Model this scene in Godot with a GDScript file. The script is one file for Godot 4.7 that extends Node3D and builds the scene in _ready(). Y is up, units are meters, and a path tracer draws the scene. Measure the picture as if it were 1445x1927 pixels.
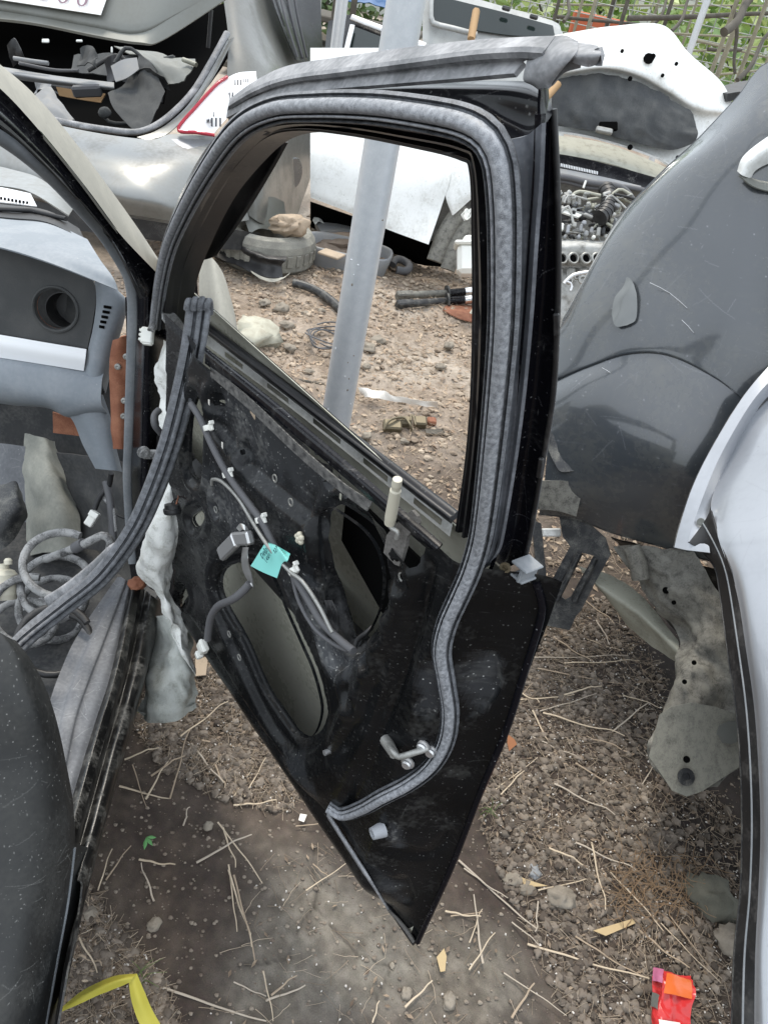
extends Node3D

const PW := 1445.0
const PH := 1927.0
const EYE := Vector3(0, 1.5, 0)
var FPX := 0.0
var R := Vector3.RIGHT
var U := Vector3.UP
var FW := Vector3.FORWARD
# the door: bottom rear corner of its outer skin, direction to its hinges, direction to its cabin side
var DT := Vector3.ZERO
var DU := Vector3.ZERO
var DN := Vector3.ZERO
var BELT := 0.95
var TILT := 0.28
var RAISED := PackedVector2Array()
var M := {}
var taken := {}
var rng := RandomNumberGenerator.new()


func _ready():
	rng.seed = 7
	view()
	materials()
	ground()
	left_car()
	door()
	right_cars()
	back_cars()
	yard()
	background()
	litter()


func view():
	var pitch = deg_to_rad(35.0)
	var roll = deg_to_rad(12.3)
	FPX = PH / 2.0 / tan(deg_to_rad(32.5))
	FW = Vector3(0, -sin(pitch), -cos(pitch))
	var u0 = Vector3.RIGHT.cross(FW)
	R = Vector3.RIGHT * cos(roll) + u0 * sin(roll)
	U = -Vector3.RIGHT * sin(roll) + u0 * cos(roll)
	var cam = Camera3D.new()
	cam.name = "camera"
	cam.fov = 65.0
	cam.near = 0.05
	cam.far = 400.0
	cam.transform = Transform3D(Basis(R, U, -FW), EYE)
	add_child(cam)
	cam.current = true
	var env = Environment.new()
	env.background_mode = Environment.BG_SKY
	var sky = Sky.new()
	var sm = ProceduralSkyMaterial.new()
	sm.sky_top_color = Color(0.93, 0.96, 1.0)
	sm.sky_horizon_color = Color(0.80, 0.84, 0.86)
	sm.sky_curve = 0.25
	sm.ground_bottom_color = Color(0.16, 0.15, 0.14)
	sm.ground_horizon_color = Color(0.55, 0.56, 0.54)
	sm.sun_angle_max = 1.0
	sm.sky_energy_multiplier = 1.0
	sky.sky_material = sm
	env.sky = sky
	env.background_energy_multiplier = 1.1
	env.tonemap_mode = Environment.TONE_MAPPER_LINEAR
	env.tonemap_exposure = 1.9
	env.sdfgi_enabled = true
	env.ssao_enabled = true
	env.ssil_enabled = true
	var we = WorldEnvironment.new()
	we.name = "world_environment"
	we.environment = env
	add_child(we)
	var sun = DirectionalLight3D.new()
	sun.name = "sun"
	sun.light_energy = 0.5
	sun.light_color = Color(1.0, 0.97, 0.92)
	sun.light_angular_distance = 13.0
	sun.shadow_enabled = true
	sun.look_at_from_position(Vector3(-1.0, 4.2, -2.2), Vector3.ZERO)
	add_child(sun)
	DT = G(783, 1775, 0.25)
	var far_end = G(310, 1090, 0.25)
	DU = (far_end - DT).normalized()
	DN = Vector3(DU.z, 0, -DU.x)
	if DN.z < 0.0:
		DN = -DN


# ---------- where things stand ----------
func ray(x: float, y: float) -> Vector3:
	return (R * (x - PW / 2.0) / FPX + U * (PH / 2.0 - y) / FPX + FW)

func P(x: float, y: float, z: float) -> Vector3:
	return EYE + ray(x, y) * z

func PS(x: float, y: float, z: float) -> Vector3:
	return P(x, y, z * 1.45)

func G(x: float, y: float, h := 0.0) -> Vector3:
	var d = ray(x, y)
	return EYE + d * ((h - EYE.y) / d.y)

func H(x: float, y: float, p0: Vector3, n: Vector3) -> Vector3:
	var d = ray(x, y)
	return EYE + d * ((p0 - EYE).dot(n) / d.dot(n))

func D(x: float, y: float, w: float) -> Vector3:      # the door's upright lower plane, w towards the cabin
	return H(x, y, DT + DN * w, DN)

func FR(x: float, y: float, w: float) -> Vector3:     # the plane of its window frame, leaning inwards above the belt
	var p0 = DT + DN * w
	p0.y = BELT
	return H(x, y, p0, DN * cos(TILT) - Vector3.UP * sin(TILT))

func wsurf(s: float, y: float) -> float:
	var a = smoothstep(-0.005, 0.075, s) * 0.085
	var b = lerpf(0.012, 1.0, smoothstep(0.24, 0.40, y))
	var up = 0.0
	if RAISED.size() > 0:
		up = .011 * smoothstep(.006, -.006, sdf(Vector2(s, y), RAISED))
	return a * b + up

func DS(x: float, y: float, off := 0.0) -> Vector3:   # on the skin of the inner panel and of its rear end
	var w = 0.05
	var q = Vector3.ZERO
	for k in 16:
		q = D(x, y, w)
		w = lerpf(w, wsurf((q - DT).dot(DU), q.y) + off, 0.5)
	return q

func dp(s: float, y: float, w: float) -> Vector3:
	var q = DT + DU * s + DN * w
	q.y = y
	return q

func lay(kind: String, a: Array) -> PackedVector3Array:
	var out := PackedVector3Array()
	for i in range(0, a.size(), 3):
		match kind:
			"g": out.append(G(a[i], a[i + 1], a[i + 2]))
			"p": out.append(P(a[i], a[i + 1], a[i + 2]))
			"q": out.append(P(a[i], a[i + 1], a[i + 2] * 1.45))
			"d": out.append(D(a[i], a[i + 1], a[i + 2]))
			"f": out.append(FR(a[i], a[i + 1], a[i + 2]))
			"s": out.append(DS(a[i], a[i + 1], a[i + 2]))
	return out

func flat(a: Array, p0: Vector3, n: Vector3) -> PackedVector3Array:
	var out := PackedVector3Array()
	for i in range(0, a.size(), 2):
		out.append(H(a[i], a[i + 1], p0, n))
	return out


# ---------- naming ----------
func thing(called: String, label: String, category: String, base := Vector3.ZERO, group := "") -> Node3D:
	var o := Node3D.new()
	name_it(o, called)
	add_child(o)
	o.position = base
	tag(o, label, category, group)
	return o

func name_it(o: Node, called: String):
	var k = taken.get(called, 0)
	taken[called] = k + 1
	o.name = called if k == 0 else "%s_%03d" % [called, k]

func tag(o: Node, label: String, category: String, group := ""):
	if label:
		o.set_meta("label", label)
	if category:
		o.set_meta("category", category)
	if group:
		o.set_meta("group", group)

func mesh_tool() -> SurfaceTool:
	var st := SurfaceTool.new()
	st.begin(Mesh.PRIMITIVE_TRIANGLES)
	return st

func obj(called: String, st: SurfaceTool, m: Material, parent: Node3D = null, label := "") -> MeshInstance3D:
	st.generate_normals()
	var o := MeshInstance3D.new()
	o.mesh = st.commit()
	o.material_override = m
	if parent:
		o.name = called
		parent.add_child(o, true)
		var q: Node3D = parent
		var at := Vector3.ZERO
		while q != self:
			at += q.position
			q = q.get_parent()
		o.position = -at
	else:
		name_it(o, called)
		add_child(o)
	if label:
		o.set_meta("label", label)
	return o


# ---------- shapes ----------
func tri_n(st: SurfaceTool, a: Vector3, b: Vector3, c: Vector3, n: Vector3):
	if (c - a).cross(b - a).dot(n) < 0.0:
		st.add_vertex(a); st.add_vertex(c); st.add_vertex(b)
	else:
		st.add_vertex(a); st.add_vertex(b); st.add_vertex(c)

func quad(st: SurfaceTool, a: Vector3, b: Vector3, c: Vector3, d: Vector3):
	st.add_vertex(a); st.add_vertex(b); st.add_vertex(c)
	st.add_vertex(a); st.add_vertex(c); st.add_vertex(d)

func quad_n(st: SurfaceTool, a: Vector3, b: Vector3, c: Vector3, d: Vector3, n: Vector3):
	tri_n(st, a, b, c, n)
	tri_n(st, a, c, d, n)

func cr(a: Vector3, b: Vector3, c: Vector3, d: Vector3, t: float) -> Vector3:
	return b.cubic_interpolate(c, a, d, t)

func curve(p: PackedVector3Array, n: int, closed := false) -> PackedVector3Array:   # n points, evenly by index
	var out := PackedVector3Array()
	var k = p.size()
	if k == 1:
		for i in n:
			out.append(p[0])
		return out
	var last = k if closed else k - 1
	for i in n:
		var f = float(i) / (n if closed else n - 1) * last
		var j = mini(int(f), last - 1)
		var t = f - j
		if closed:
			out.append(cr(p[(j - 1 + k) % k], p[j % k], p[(j + 1) % k], p[(j + 2) % k], t))
		else:
			var pre = p[j - 1] if j > 0 else p[0] * 2.0 - p[1]
			var post = p[j + 2] if j + 2 < k else p[k - 1] * 2.0 - p[k - 2]
			out.append(cr(pre, p[j], p[j + 1], post, t))
	return out

func even(p: PackedVector3Array, step: float) -> PackedVector3Array:                # smooth path, evenly by length
	var dense = curve(p, p.size() * 12)
	var out := PackedVector3Array([dense[0]])
	var left = step
	for i in range(1, dense.size()):
		left -= dense[i].distance_to(dense[i - 1])
		if left <= 0.0:
			out.append(dense[i])
			left = step
	if out[out.size() - 1].distance_to(dense[dense.size() - 1]) > step * 0.3:
		out.append(dense[dense.size() - 1])
	return out

func loft(st: SurfaceTool, rails: Array, nu: int, nv: int, thick := 0.0, ripple := 0.0, seed_ := 1):
	var rows := []
	for r in rails:
		rows.append(curve(r, nu))
	var across := []
	for i in nu:
		var col := PackedVector3Array()
		for r in rows:
			col.append(r[i])
		across.append(curve(col, (rails.size() - 1) * nv + 1))
	net(st, across, thick, ripple, seed_)

func net(st: SurfaceTool, g: Array, thick := 0.0, ripple := 0.0, seed_ := 1):       # a grid of points as a sheet with some thickness
	var nu = g.size()
	var nv = g[0].size()
	var nz := FastNoiseLite.new()
	nz.seed = seed_
	nz.frequency = 9.0
	var nn := []
	var mid = g[nu / 2][nv / 2]
	for i in nu:
		var row := PackedVector3Array()
		for j in nv:
			var du = g[mini(i + 1, nu - 1)][j] - g[maxi(i - 1, 0)][j]
			var dv = g[i][mini(j + 1, nv - 1)] - g[i][maxi(j - 1, 0)]
			row.append(du.cross(dv).normalized())
		nn.append(row)
	var turn = 1.0 if nn[nu / 2][nv / 2].dot(EYE - mid) > 0.0 else -1.0
	var f := []
	var b := []
	for i in nu:
		var fr := PackedVector3Array()
		var br := PackedVector3Array()
		for j in nv:
			var q = g[i][j]
			if ripple > 0.0:
				q += nn[i][j] * nz.get_noise_3dv(q) * ripple
			fr.append(q)
			br.append(q - nn[i][j] * turn * thick)
		f.append(fr)
		b.append(br)
	for i in nu - 1:
		for j in nv - 1:
			var n = nn[i][j] * turn
			st.set_smooth_group(0)
			quad_n(st, f[i][j], f[i + 1][j], f[i + 1][j + 1], f[i][j + 1], n)
			if thick > 0.0:
				st.set_smooth_group(1)
				quad_n(st, b[i][j], b[i + 1][j], b[i + 1][j + 1], b[i][j + 1], -n)
	if thick > 0.0:
		st.set_smooth_group(-1)
		for i in nu - 1:
			for j in [0, nv - 1]:
				quad_n(st, f[i][j], f[i + 1][j], b[i + 1][j], b[i][j], f[i][j] - f[i][1 if j == 0 else nv - 2])
		for j in nv - 1:
			for i in [0, nu - 1]:
				quad_n(st, f[i][j], f[i][j + 1], b[i][j + 1], b[i][j], f[i][j] - f[1 if i == 0 else nu - 2][j])

func bridge(poly: PackedVector2Array, hole: PackedVector2Array) -> PackedVector2Array:
	var bi = 0
	var bj = 0
	var best = INF
	for i in poly.size():
		for j in hole.size():
			var dd = poly[i].distance_squared_to(hole[j])
			if dd < best:
				best = dd
				bi = i
				bj = j
	var out := PackedVector2Array()
	for i in poly.size():
		out.append(poly[i])
		if i == bi:
			for k in hole.size() + 1:
				out.append(hole[(bj + k) % hole.size()])
			out.append(poly[i])
	return out

func plate(st: SurfaceTool, p: PackedVector3Array, thick: float, holes := [], bevel := 0.0):   # a flat cut-out with thickness
	var c := Vector3.ZERO
	var n := Vector3.ZERO
	for i in p.size():
		c += p[i] / p.size()
		n += p[i].cross(p[(i + 1) % p.size()])
	n = n.normalized()
	if n.dot(EYE - c) < 0.0:
		n = -n
	var ax = (p[1] - p[0]).slide(n).normalized()
	var ay = n.cross(ax)
	var poly := PackedVector2Array()
	for q in p:
		poly.append(Vector2((q - c).dot(ax), (q - c).dot(ay)))
	if Geometry2D.is_polygon_clockwise(poly):
		poly.reverse()
	var loops := [poly]
	var whole = poly
	for h in holes:
		var hp := PackedVector2Array()
		for q in h:
			hp.append(Vector2((q - c).dot(ax), (q - c).dot(ay)))
		if not Geometry2D.is_polygon_clockwise(hp):
			hp.reverse()
		loops.append(hp)
		whole = bridge(whole, hp)
	var idx = Geometry2D.triangulate_polygon(whole)
	st.set_smooth_group(-1)
	for k in range(0, idx.size(), 3):
		var v = []
		for m in 3:
			var q2 = whole[idx[k + m]]
			v.append(c + ax * q2.x + ay * q2.y)
		tri_n(st, v[0], v[1], v[2], n)
		tri_n(st, v[0] - n * thick, v[1] - n * thick, v[2] - n * thick, -n)
	for lp in loops:
		for i in lp.size():
			var a = c + ax * lp[i].x + ay * lp[i].y
			var e = lp[(i + 1) % lp.size()]
			var b = c + ax * e.x + ay * e.y
			quad_n(st, a, b, b - n * thick, a - n * thick, (b - a).cross(n))

func tube(st: SurfaceTool, p: PackedVector3Array, r: float, sides := 8, r1 := -1.0, closed := false):
	var n = p.size()
	var ref = Vector3.UP if absf((p[1] - p[0]).normalized().y) < 0.9 else Vector3.RIGHT
	var rings := []
	for i in n:
		var t: Vector3
		if closed:
			t = p[(i + 1) % n] - p[(i - 1 + n) % n]
		else:
			t = p[mini(i + 1, n - 1)] - p[maxi(i - 1, 0)]
		t = t.normalized()
		var a = t.cross(ref)
		if a.length() < 0.05:
			a = t.cross(Vector3(0.3, 0.5, 0.8))
		a = a.normalized()
		var b = a.cross(t)
		ref = b
		var rr = r if r1 < 0.0 else lerpf(r, r1, float(i) / (n - 1))
		var ring := PackedVector3Array()
		for k in sides:
			var th = TAU * k / sides
			ring.append(p[i] + (a * cos(th) + b * sin(th)) * rr)
		rings.append(ring)
	st.set_smooth_group(0)
	for i in (n if closed else n - 1):
		for k in sides:
			var q = rings[i][k]
			quad_n(st, q, rings[i][(k + 1) % sides], rings[(i + 1) % n][(k + 1) % sides], rings[(i + 1) % n][k], q - p[i])
	if not closed:
		st.set_smooth_group(-1)
		for e in [0, n - 1]:
			var out = p[0] - p[1] if e == 0 else p[n - 1] - p[n - 2]
			for k in range(1, sides - 1):
				tri_n(st, rings[e][0], rings[e][k], rings[e][k + 1], out)

func sweep(st: SurfaceTool, p: PackedVector3Array, prof: Array, nrm: Vector3, scale0 := 1.0, scale1 := 1.0):   # a profile (across, outwards) along a path
	var n = p.size()
	var rings := []
	for i in n:
		var t = (p[mini(i + 1, n - 1)] - p[maxi(i - 1, 0)]).normalized()
		var side = t.cross(nrm).normalized()
		var up = side.cross(t)
		var sc = lerpf(scale0, scale1, float(i) / (n - 1))
		var ring := PackedVector3Array()
		for q in prof:
			ring.append(p[i] + (side * q[0] + up * q[1]) * sc)
		rings.append(ring)
	var m = prof.size()
	for i in n - 1:
		var cc = Vector3.ZERO
		for k in m:
			cc += rings[i][k] / m
		for k in m:
			st.set_smooth_group(0)
			var q = rings[i][k]
			var e = rings[i][(k + 1) % m]
			var nn = (rings[i + 1][k] - q).cross(e - q)
			if nn.dot((q + e) / 2.0 - cc) < 0.0:
				nn = -nn
			quad_n(st, q, e, rings[i + 1][(k + 1) % m], rings[i + 1][k], nn)
	st.set_smooth_group(-1)
	for e in [0, n - 1]:
		for k in range(1, m - 1):
			tri_n(st, rings[e][0], rings[e][k], rings[e][k + 1], (p[0] - p[1]) if e == 0 else (p[n - 1] - p[n - 2]))

func box(st: SurfaceTool, c: Vector3, b: Basis, s: Vector3, bev := 0.0):
	st.set_smooth_group(-1)
	var h = s / 2.0
	bev = minf(bev, minf(h.x, minf(h.y, h.z)) * 0.8)
	var k = []
	for sx in [-1, 1]:
		for sy in [-1, 1]:
			for sz in [-1, 1]:
				var g = Vector3(sx, sy, sz)
				k.append([c + b * (g * (h - Vector3(0, bev, bev))), c + b * (g * (h - Vector3(bev, 0, bev))), c + b * (g * (h - Vector3(bev, bev, 0)))])
	var at = func(x, y, z): return (4 if x > 0 else 0) + (2 if y > 0 else 0) + (1 if z > 0 else 0)
	for sg in [-1, 1]:
		quad_n(st, k[at.call(sg, -1, -1)][0], k[at.call(sg, 1, -1)][0], k[at.call(sg, 1, 1)][0], k[at.call(sg, -1, 1)][0], b.x * sg)
		quad_n(st, k[at.call(-1, sg, -1)][1], k[at.call(1, sg, -1)][1], k[at.call(1, sg, 1)][1], k[at.call(-1, sg, 1)][1], b.y * sg)
		quad_n(st, k[at.call(-1, -1, sg)][2], k[at.call(1, -1, sg)][2], k[at.call(1, 1, sg)][2], k[at.call(-1, 1, sg)][2], b.z * sg)
	if bev > 0.0:
		for s1 in [-1, 1]:
			for s2 in [-1, 1]:
				quad_n(st, k[at.call(s1, s2, -1)][0], k[at.call(s1, s2, 1)][0], k[at.call(s1, s2, 1)][1], k[at.call(s1, s2, -1)][1], b * Vector3(s1, s2, 0))
				quad_n(st, k[at.call(s1, -1, s2)][0], k[at.call(s1, 1, s2)][0], k[at.call(s1, 1, s2)][2], k[at.call(s1, -1, s2)][2], b * Vector3(s1, 0, s2))
				quad_n(st, k[at.call(-1, s1, s2)][1], k[at.call(1, s1, s2)][1], k[at.call(1, s1, s2)][2], k[at.call(-1, s1, s2)][2], b * Vector3(0, s1, s2))
				for s3 in [-1, 1]:
					var q = k[at.call(s1, s2, s3)]
					tri_n(st, q[0], q[1], q[2], b * Vector3(s1, s2, s3))

func rod(st: SurfaceTool, a: Vector3, b: Vector3, r: float, r1 := -1.0, sides := 10):
	tube(st, PackedVector3Array([a, b]), r, sides, r1)

func lathe(st: SurfaceTool, o: Vector3, axis: Vector3, prof: Array, sides := 20):   # prof: radius, distance along the axis
	var t = axis.normalized()
	var a = t.cross(Vector3.UP if absf(t.y) < 0.9 else Vector3.RIGHT).normalized()
	var b = a.cross(t)
	var rings := []
	for q in prof:
		var ring := PackedVector3Array()
		for k in sides:
			var th = TAU * k / sides
			ring.append(o + t * q[1] + (a * cos(th) + b * sin(th)) * q[0])
		rings.append(ring)
	for i in prof.size() - 1:
		st.set_smooth_group(i)
		for k in sides:
			quad(st, rings[i][k], rings[i + 1][k], rings[i + 1][(k + 1) % sides], rings[i][(k + 1) % sides])

func blob(st: SurfaceTool, c: Vector3, b: Basis, rad: Vector3, seed_: int, rough := 0.3, rings := 9, seg := 14, freq := 1.3):
	var nz := FastNoiseLite.new()
	nz.seed = seed_
	nz.frequency = freq
	var g := []
	for i in rings + 1:
		var ph = PI * i / rings
		var row := PackedVector3Array()
		for k in seg:
			var th = TAU * k / seg
			var d = Vector3(sin(ph) * cos(th), cos(ph), sin(ph) * sin(th))
			row.append(c + b * (d * rad * (1.0 + rough * nz.get_noise_3dv(d * 1.5) * 1.6)))
		g.append(row)
	st.set_smooth_group(0)
	for i in rings:
		for k in seg:
			var e = (k + 1) % seg
			quad_n(st, g[i][k], g[i + 1][k], g[i + 1][e], g[i][e], (g[i][k] + g[i + 1][e]) / 2.0 - c)

func facing(x: Vector3, n: Vector3) -> Basis:          # x along x, z along n as nearly as can be
	x = x.normalized()
	var z = (n - x * n.dot(x)).normalized()
	return Basis(x, z.cross(x), z)

func lettering(parent: Node3D, called: String, text: String, at: Vector3, x: Vector3, n: Vector3, high: float, m: Material, font_name := "Droid Sans"):
	var f := SystemFont.new()
	f.font_names = PackedStringArray([font_name])
	var t := TextMesh.new()
	t.text = text
	t.font = f
	t.font_size = 64
	t.pixel_size = high / 46.0
	t.depth = 0.0006
	var o := MeshInstance3D.new()
	o.mesh = t
	o.material_override = m
	o.name = called
	parent.add_child(o, true)
	var gat := Vector3.ZERO
	var q: Node3D = parent
	while q != self:
		gat += q.position
		q = q.get_parent()
	o.transform = Transform3D(facing(x, n), at - gat)
	return o


# ---------- materials ----------
func s8(v: float) -> int:
	return int(clampf((1.055 * pow(v, 1.0 / 2.4) - 0.055 if v > 0.0031308 else v * 12.92) * 255.0, 0.0, 255.0))

func paint(key: String, base: Color, dust: Color, lo: float, hi: float, rough0: float, rough1: float, o := {}):
	var n = o.get("res", 512)
	var a := FastNoiseLite.new()
	a.seed = hash(key) % 10000
	a.frequency = o.get("freq", 0.008)
	a.fractal_octaves = 6
	a.fractal_gain = o.get("gain", 0.55)
	var im1 = a.get_seamless_image(n, n).get_data()
	a.seed += 5
	a.frequency = o.get("fine", 0.09)
	a.fractal_octaves = 3
	var im2 = a.get_seamless_image(n, n).get_data()
	var col := PackedByteArray()
	col.resize(n * n * 3)
	var rg := PackedByteArray()
	rg.resize(n * n)
	var ramp := []
	for i in 257:
		var c = base.lerp(dust, i / 256.0)
		ramp.append([s8(c.r), s8(c.g), s8(c.b), int(lerpf(rough0, rough1, i / 256.0) * 255.0)])
	var fw = o.get("fine_amount", 0.35)
	var top = o.get("most", 1.0)
	for i in n * n:
		var v = im1[i] / 255.0 * (1.0 - fw) + im2[i] / 255.0 * fw
		var t = clampf((v - lo) / (hi - lo), 0.0, 1.0)
		var c = ramp[int(t * top * 256.0)]
		col[i * 3] = c[0]
		col[i * 3 + 1] = c[1]
		col[i * 3 + 2] = c[2]
		rg[i] = c[3]
	var rr := RandomNumberGenerator.new()
	rr.seed = hash(key)
	var speck: Color = o.get("speck_color", dust)
	var sc = [s8(speck.r), s8(speck.g), s8(speck.b)]
	for k in o.get("specks", 0):
		var x = rr.randi() % n
		var y = rr.randi() % n
		var big = 1 if rr.randf() < 0.7 else 2
		for dx in big:
			for dy in big:
				var i = ((y + dy) % n) * n + (x + dx) % n
				col[i * 3] = sc[0]
				col[i * 3 + 1] = sc[1]
				col[i * 3 + 2] = sc[2]
	for k in o.get("scratches", 0):
		var x = rr.randf() * n
		var y = rr.randf() * n
		var dir = Vector2.from_angle(rr.randf() * TAU)
		for m in rr.randi_range(10, 60):
			var i = (posmod(int(y), n)) * n + posmod(int(x), n)
			for ch in 3:
				col[i * 3 + ch] = mini(255, int(lerpf(col[i * 3 + ch], sc[ch], 0.6)))
			x += dir.x
			y += dir.y
			dir = dir.rotated(rr.randf_range(-0.04, 0.04))
	var mt := StandardMaterial3D.new()
	mt.resource_name = key
	mt.albedo_texture = ImageTexture.create_from_image(Image.create_from_data(n, n, false, Image.FORMAT_RGB8, col))
	if rough1 - rough0 < .21 and not o.has("bump"):
		mt.roughness = (rough0 + rough1) / 2.0
	else:
		mt.roughness = 1.0
		mt.roughness_texture = ImageTexture.create_from_image(Image.create_from_data(n, n, false, Image.FORMAT_L8, rg))
		mt.roughness_texture_channel = BaseMaterial3D.TEXTURE_CHANNEL_RED
	mt.metallic = o.get("metal", 0.0)
	mt.metallic_specular = o.get("spec", 0.5)
	mt.uv1_triplanar = true
	mt.uv1_world_triplanar = true
	mt.uv1_scale = Vector3.ONE / o.get("size", 0.6)
	if o.has("bump"):
		mt.heightmap_enabled = true
		mt.heightmap_texture = mt.roughness_texture
		mt.heightmap_scale = o.bump
	if o.has("coat"):
		mt.clearcoat_enabled = true
		mt.clearcoat = o.coat
		mt.clearcoat_roughness = o.get("coat_rough", 0.08)
	M[key] = mt

func plain(key: String, c: Color, rough: float, metal := 0.0, spec := 0.5):
	var mt := StandardMaterial3D.new()
	mt.resource_name = key
	mt.albedo_color = c.linear_to_srgb()
	mt.roughness = rough
	mt.metallic = metal
	mt.metallic_specular = spec
	M[key] = mt

func materials():
	paint("black_paint", Color(.006, .006, .008), Color(.10, .10, .095), .62, 1.05, .18, .7, {"size": .5, "specks": 900, "speck_color": Color(.25, .25, .24), "scratches": 40, "spec": .35})
	paint("black_end", Color(.005, .005, .007), Color(.06, .06, .06), .62, 1.05, .22, .7, {"size": .4, "specks": 500, "speck_color": Color(.3, .3, .3), "scratches": 30, "spec": .3})
	paint("black_plastic", Color(.011, .011, .012), Color(.09, .085, .08), .5, .95, .45, .8, {"size": .4, "specks": 500})
	paint("rubber", Color(.042, .045, .050), Color(.24, .25, .27), .30, .80, .5, .8, {"size": .14, "freq": .02, "fine": .16, "fine_amount": .5, "specks": 900, "speck_color": Color(.3, .31, .32), "scratches": 120, "bump": .08})
	paint("channel_rubber", Color(.085, .092, .105), Color(.22, .23, .255), .40, .85, .42, .7, {"size": .3, "freq": .01, "specks": 500})
	paint("dusty_rubber", Color(.13, .133, .14), Color(.46, .46, .47), .35, .75, .55, .85, {"size": .3, "freq": .008, "specks": 500, "scratches": 60})
	paint("glass_run", Color(.006, .006, .007), Color(.04, .04, .045), .55, .95, .35, .6, {"size": .3, "specks": 250, "speck_color": Color(.2, .2, .2)})
	paint("olive_primer", Color(.44, .43, .35), Color(.58, .57, .49), .35, .8, .22, .5, {"size": .5, "scratches": 50})
	paint("felt", Color(.02, .02, .021), Color(.17, .165, .155), .3, .7, .95, .95, {"size": .15, "freq": .03, "fine": .3})
	paint("foam", Color(.07, .066, .06), Color(.15, .14, .13), .3, .7, .95, .95, {"size": .1, "freq": .05, "fine": .3, "bump": .2})
	paint("beige_dust", Color(.30, .29, .25), Color(.42, .40, .34), .3, .8, .7, .9, {"size": .5, "specks": 200, "speck_color": Color(.15, .14, .12)})
	paint("grey_trim", Color(.16, .175, .19), Color(.24, .25, .26), .35, .8, .55, .75, {"size": .4, "specks": 120})
	paint("dash_blue", Color(.20, .225, .25), Color(.27, .29, .31), .35, .8, .6, .7, {"size": .5, "specks": 80, "speck_color": Color(.4, .4, .4)})
	paint("dash_dark", Color(.035, .037, .038), Color(.085, .085, .082), .35, .85, .6, .85, {"size": .35, "bump": .05, "fine": .25})
	paint("footwell", Color(.03, .031, .033), Color(.09, .088, .082), .4, .85, .8, .9, {"size": .5, "specks": 300})
	paint("carpet", Color(.18, .185, .165), Color(.32, .32, .28), .3, .8, .9, .95, {"size": .4, "bump": .15})
	paint("mat_grey", Color(.10, .105, .115), Color(.2, .205, .215), .3, .8, .6, .8, {"size": .4, "specks": 250, "speck_color": Color(.4, .4, .4), "scratches": 60})
	paint("sill_black", Color(.008, .008, .008), Color(.16, .155, .14), .52, .85, .3, .85, {"size": .3, "specks": 500, "freq": .012, "bump": .1})
	paint("coil", Color(.05, .05, .052), Color(.34, .34, .335), .34, .56, .5, .85, {"size": .2, "specks": 500, "freq": .012, "scratches": 40})
	paint("rust", Color(.20, .07, .035), Color(.32, .14, .08), .35, .7, .7, .9, {"size": .2, "bump": .15, "specks": 100})
	paint("sheet_white", Color(.78, .79, .76), Color(.42, .42, .36), .5, .85, .5, .85, {"size": .16, "freq": .014, "gain": .5, "specks": 200, "bump": .5})
	paint("sack", Color(.44, .46, .43), Color(.22, .22, .18), .5, .9, .5, .85, {"size": .2, "freq": .012, "specks": 200, "bump": .4})
	paint("seat_dark", Color(.020, .021, .021), Color(.06, .06, .056), .4, .85, .55, .9, {"size": .4, "specks": 700, "speck_color": Color(.4, .4, .38), "scratches": 40})
	paint("grey_body", Color(.052, .058, .065), Color(.115, .115, .10), .48, .95, .22, .55, {"size": .8, "freq": .006, "specks": 160, "scratches": 45, "speck_color": Color(.3, .3, .32), "coat": .9, "coat_rough": .07})
	paint("silver_paint", Color(.34, .355, .38), Color(.25, .26, .275), .5, 1.0, .25, .45, {"size": .8, "specks": 140, "scratches": 30, "metal": .5, "coat": .8})
	paint("silver_sedan", Color(.205, .21, .202), Color(.14, .138, .124), .4, .85, .3, .65, {"size": 1.2, "specks": 60, "scratches": 40, "metal": .2, "coat": .5, "coat_rough": .15})
	paint("silver_dull", Color(.17, .175, .16), Color(.14, .14, .12), .4, .9, .4, .6, {"size": 1.0, "specks": 100, "metal": .2})
	paint("white_paint", Color(.74, .75, .73), Color(.42, .41, .36), .50, .90, .3, .6, {"size": .9, "gain": .68, "specks": 220, "speck_color": Color(.2, .18, .15), "coat": .5})
	paint("galvanised", Color(.56, .585, .605), Color(.64, .66, .675), .3, .8, .36, .5, {"size": .3, "metal": .35, "specks": 260, "speck_color": Color(.8, .8, .8), "freq": .02})
	paint("alloy", Color(.36, .36, .34), Color(.15, .145, .13), .45, .85, .45, .8, {"size": .3, "metal": .5, "specks": 200})
	paint("bay_wall", Color(.17, .165, .15), Color(.06, .058, .05), .4, .8, .7, .9, {"size": .4, "specks": 300})
	paint("frame_rail", Color(.20, .192, .165), Color(.05, .047, .042), .42, .72, .6, .85, {"size": .22, "freq": .014, "gain": .65, "specks": 500, "speck_color": Color(.06, .06, .05), "scratches": 30})
	paint("frame_pale", Color(.36, .355, .29), Color(.18, .175, .14), .5, .9, .55, .8, {"size": .35, "specks": 200, "speck_color": Color(.08, .08, .07)})
	paint("bracket_black", Color(.018, .019, .021), Color(.19, .185, .165), .5, .8, .45, .85, {"size": .2, "specks": 600})
	paint("engine_grey", Color(.42, .42, .40), Color(.12, .115, .10), .42, .8, .6, .85, {"size": .25, "specks": 400})
	paint("hood_pad", Color(.045, .048, .05), Color(.085, .087, .085), .35, .85, .85, .95, {"size": .5, "specks": 60})
	paint("tyre", Color(.16, .155, .135), Color(.32, .31, .265), .35, .75, .9, .95, {"size": .4, "bump": .25})
	paint("cardboard", Color(.42, .33, .24), Color(.3, .24, .18), .4, .85, .9, .95, {"size": .4})
	paint("grey_tray", Color(.24, .25, .26), Color(.3, .29, .27), .4, .85, .6, .8, {"size": .4})
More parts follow.
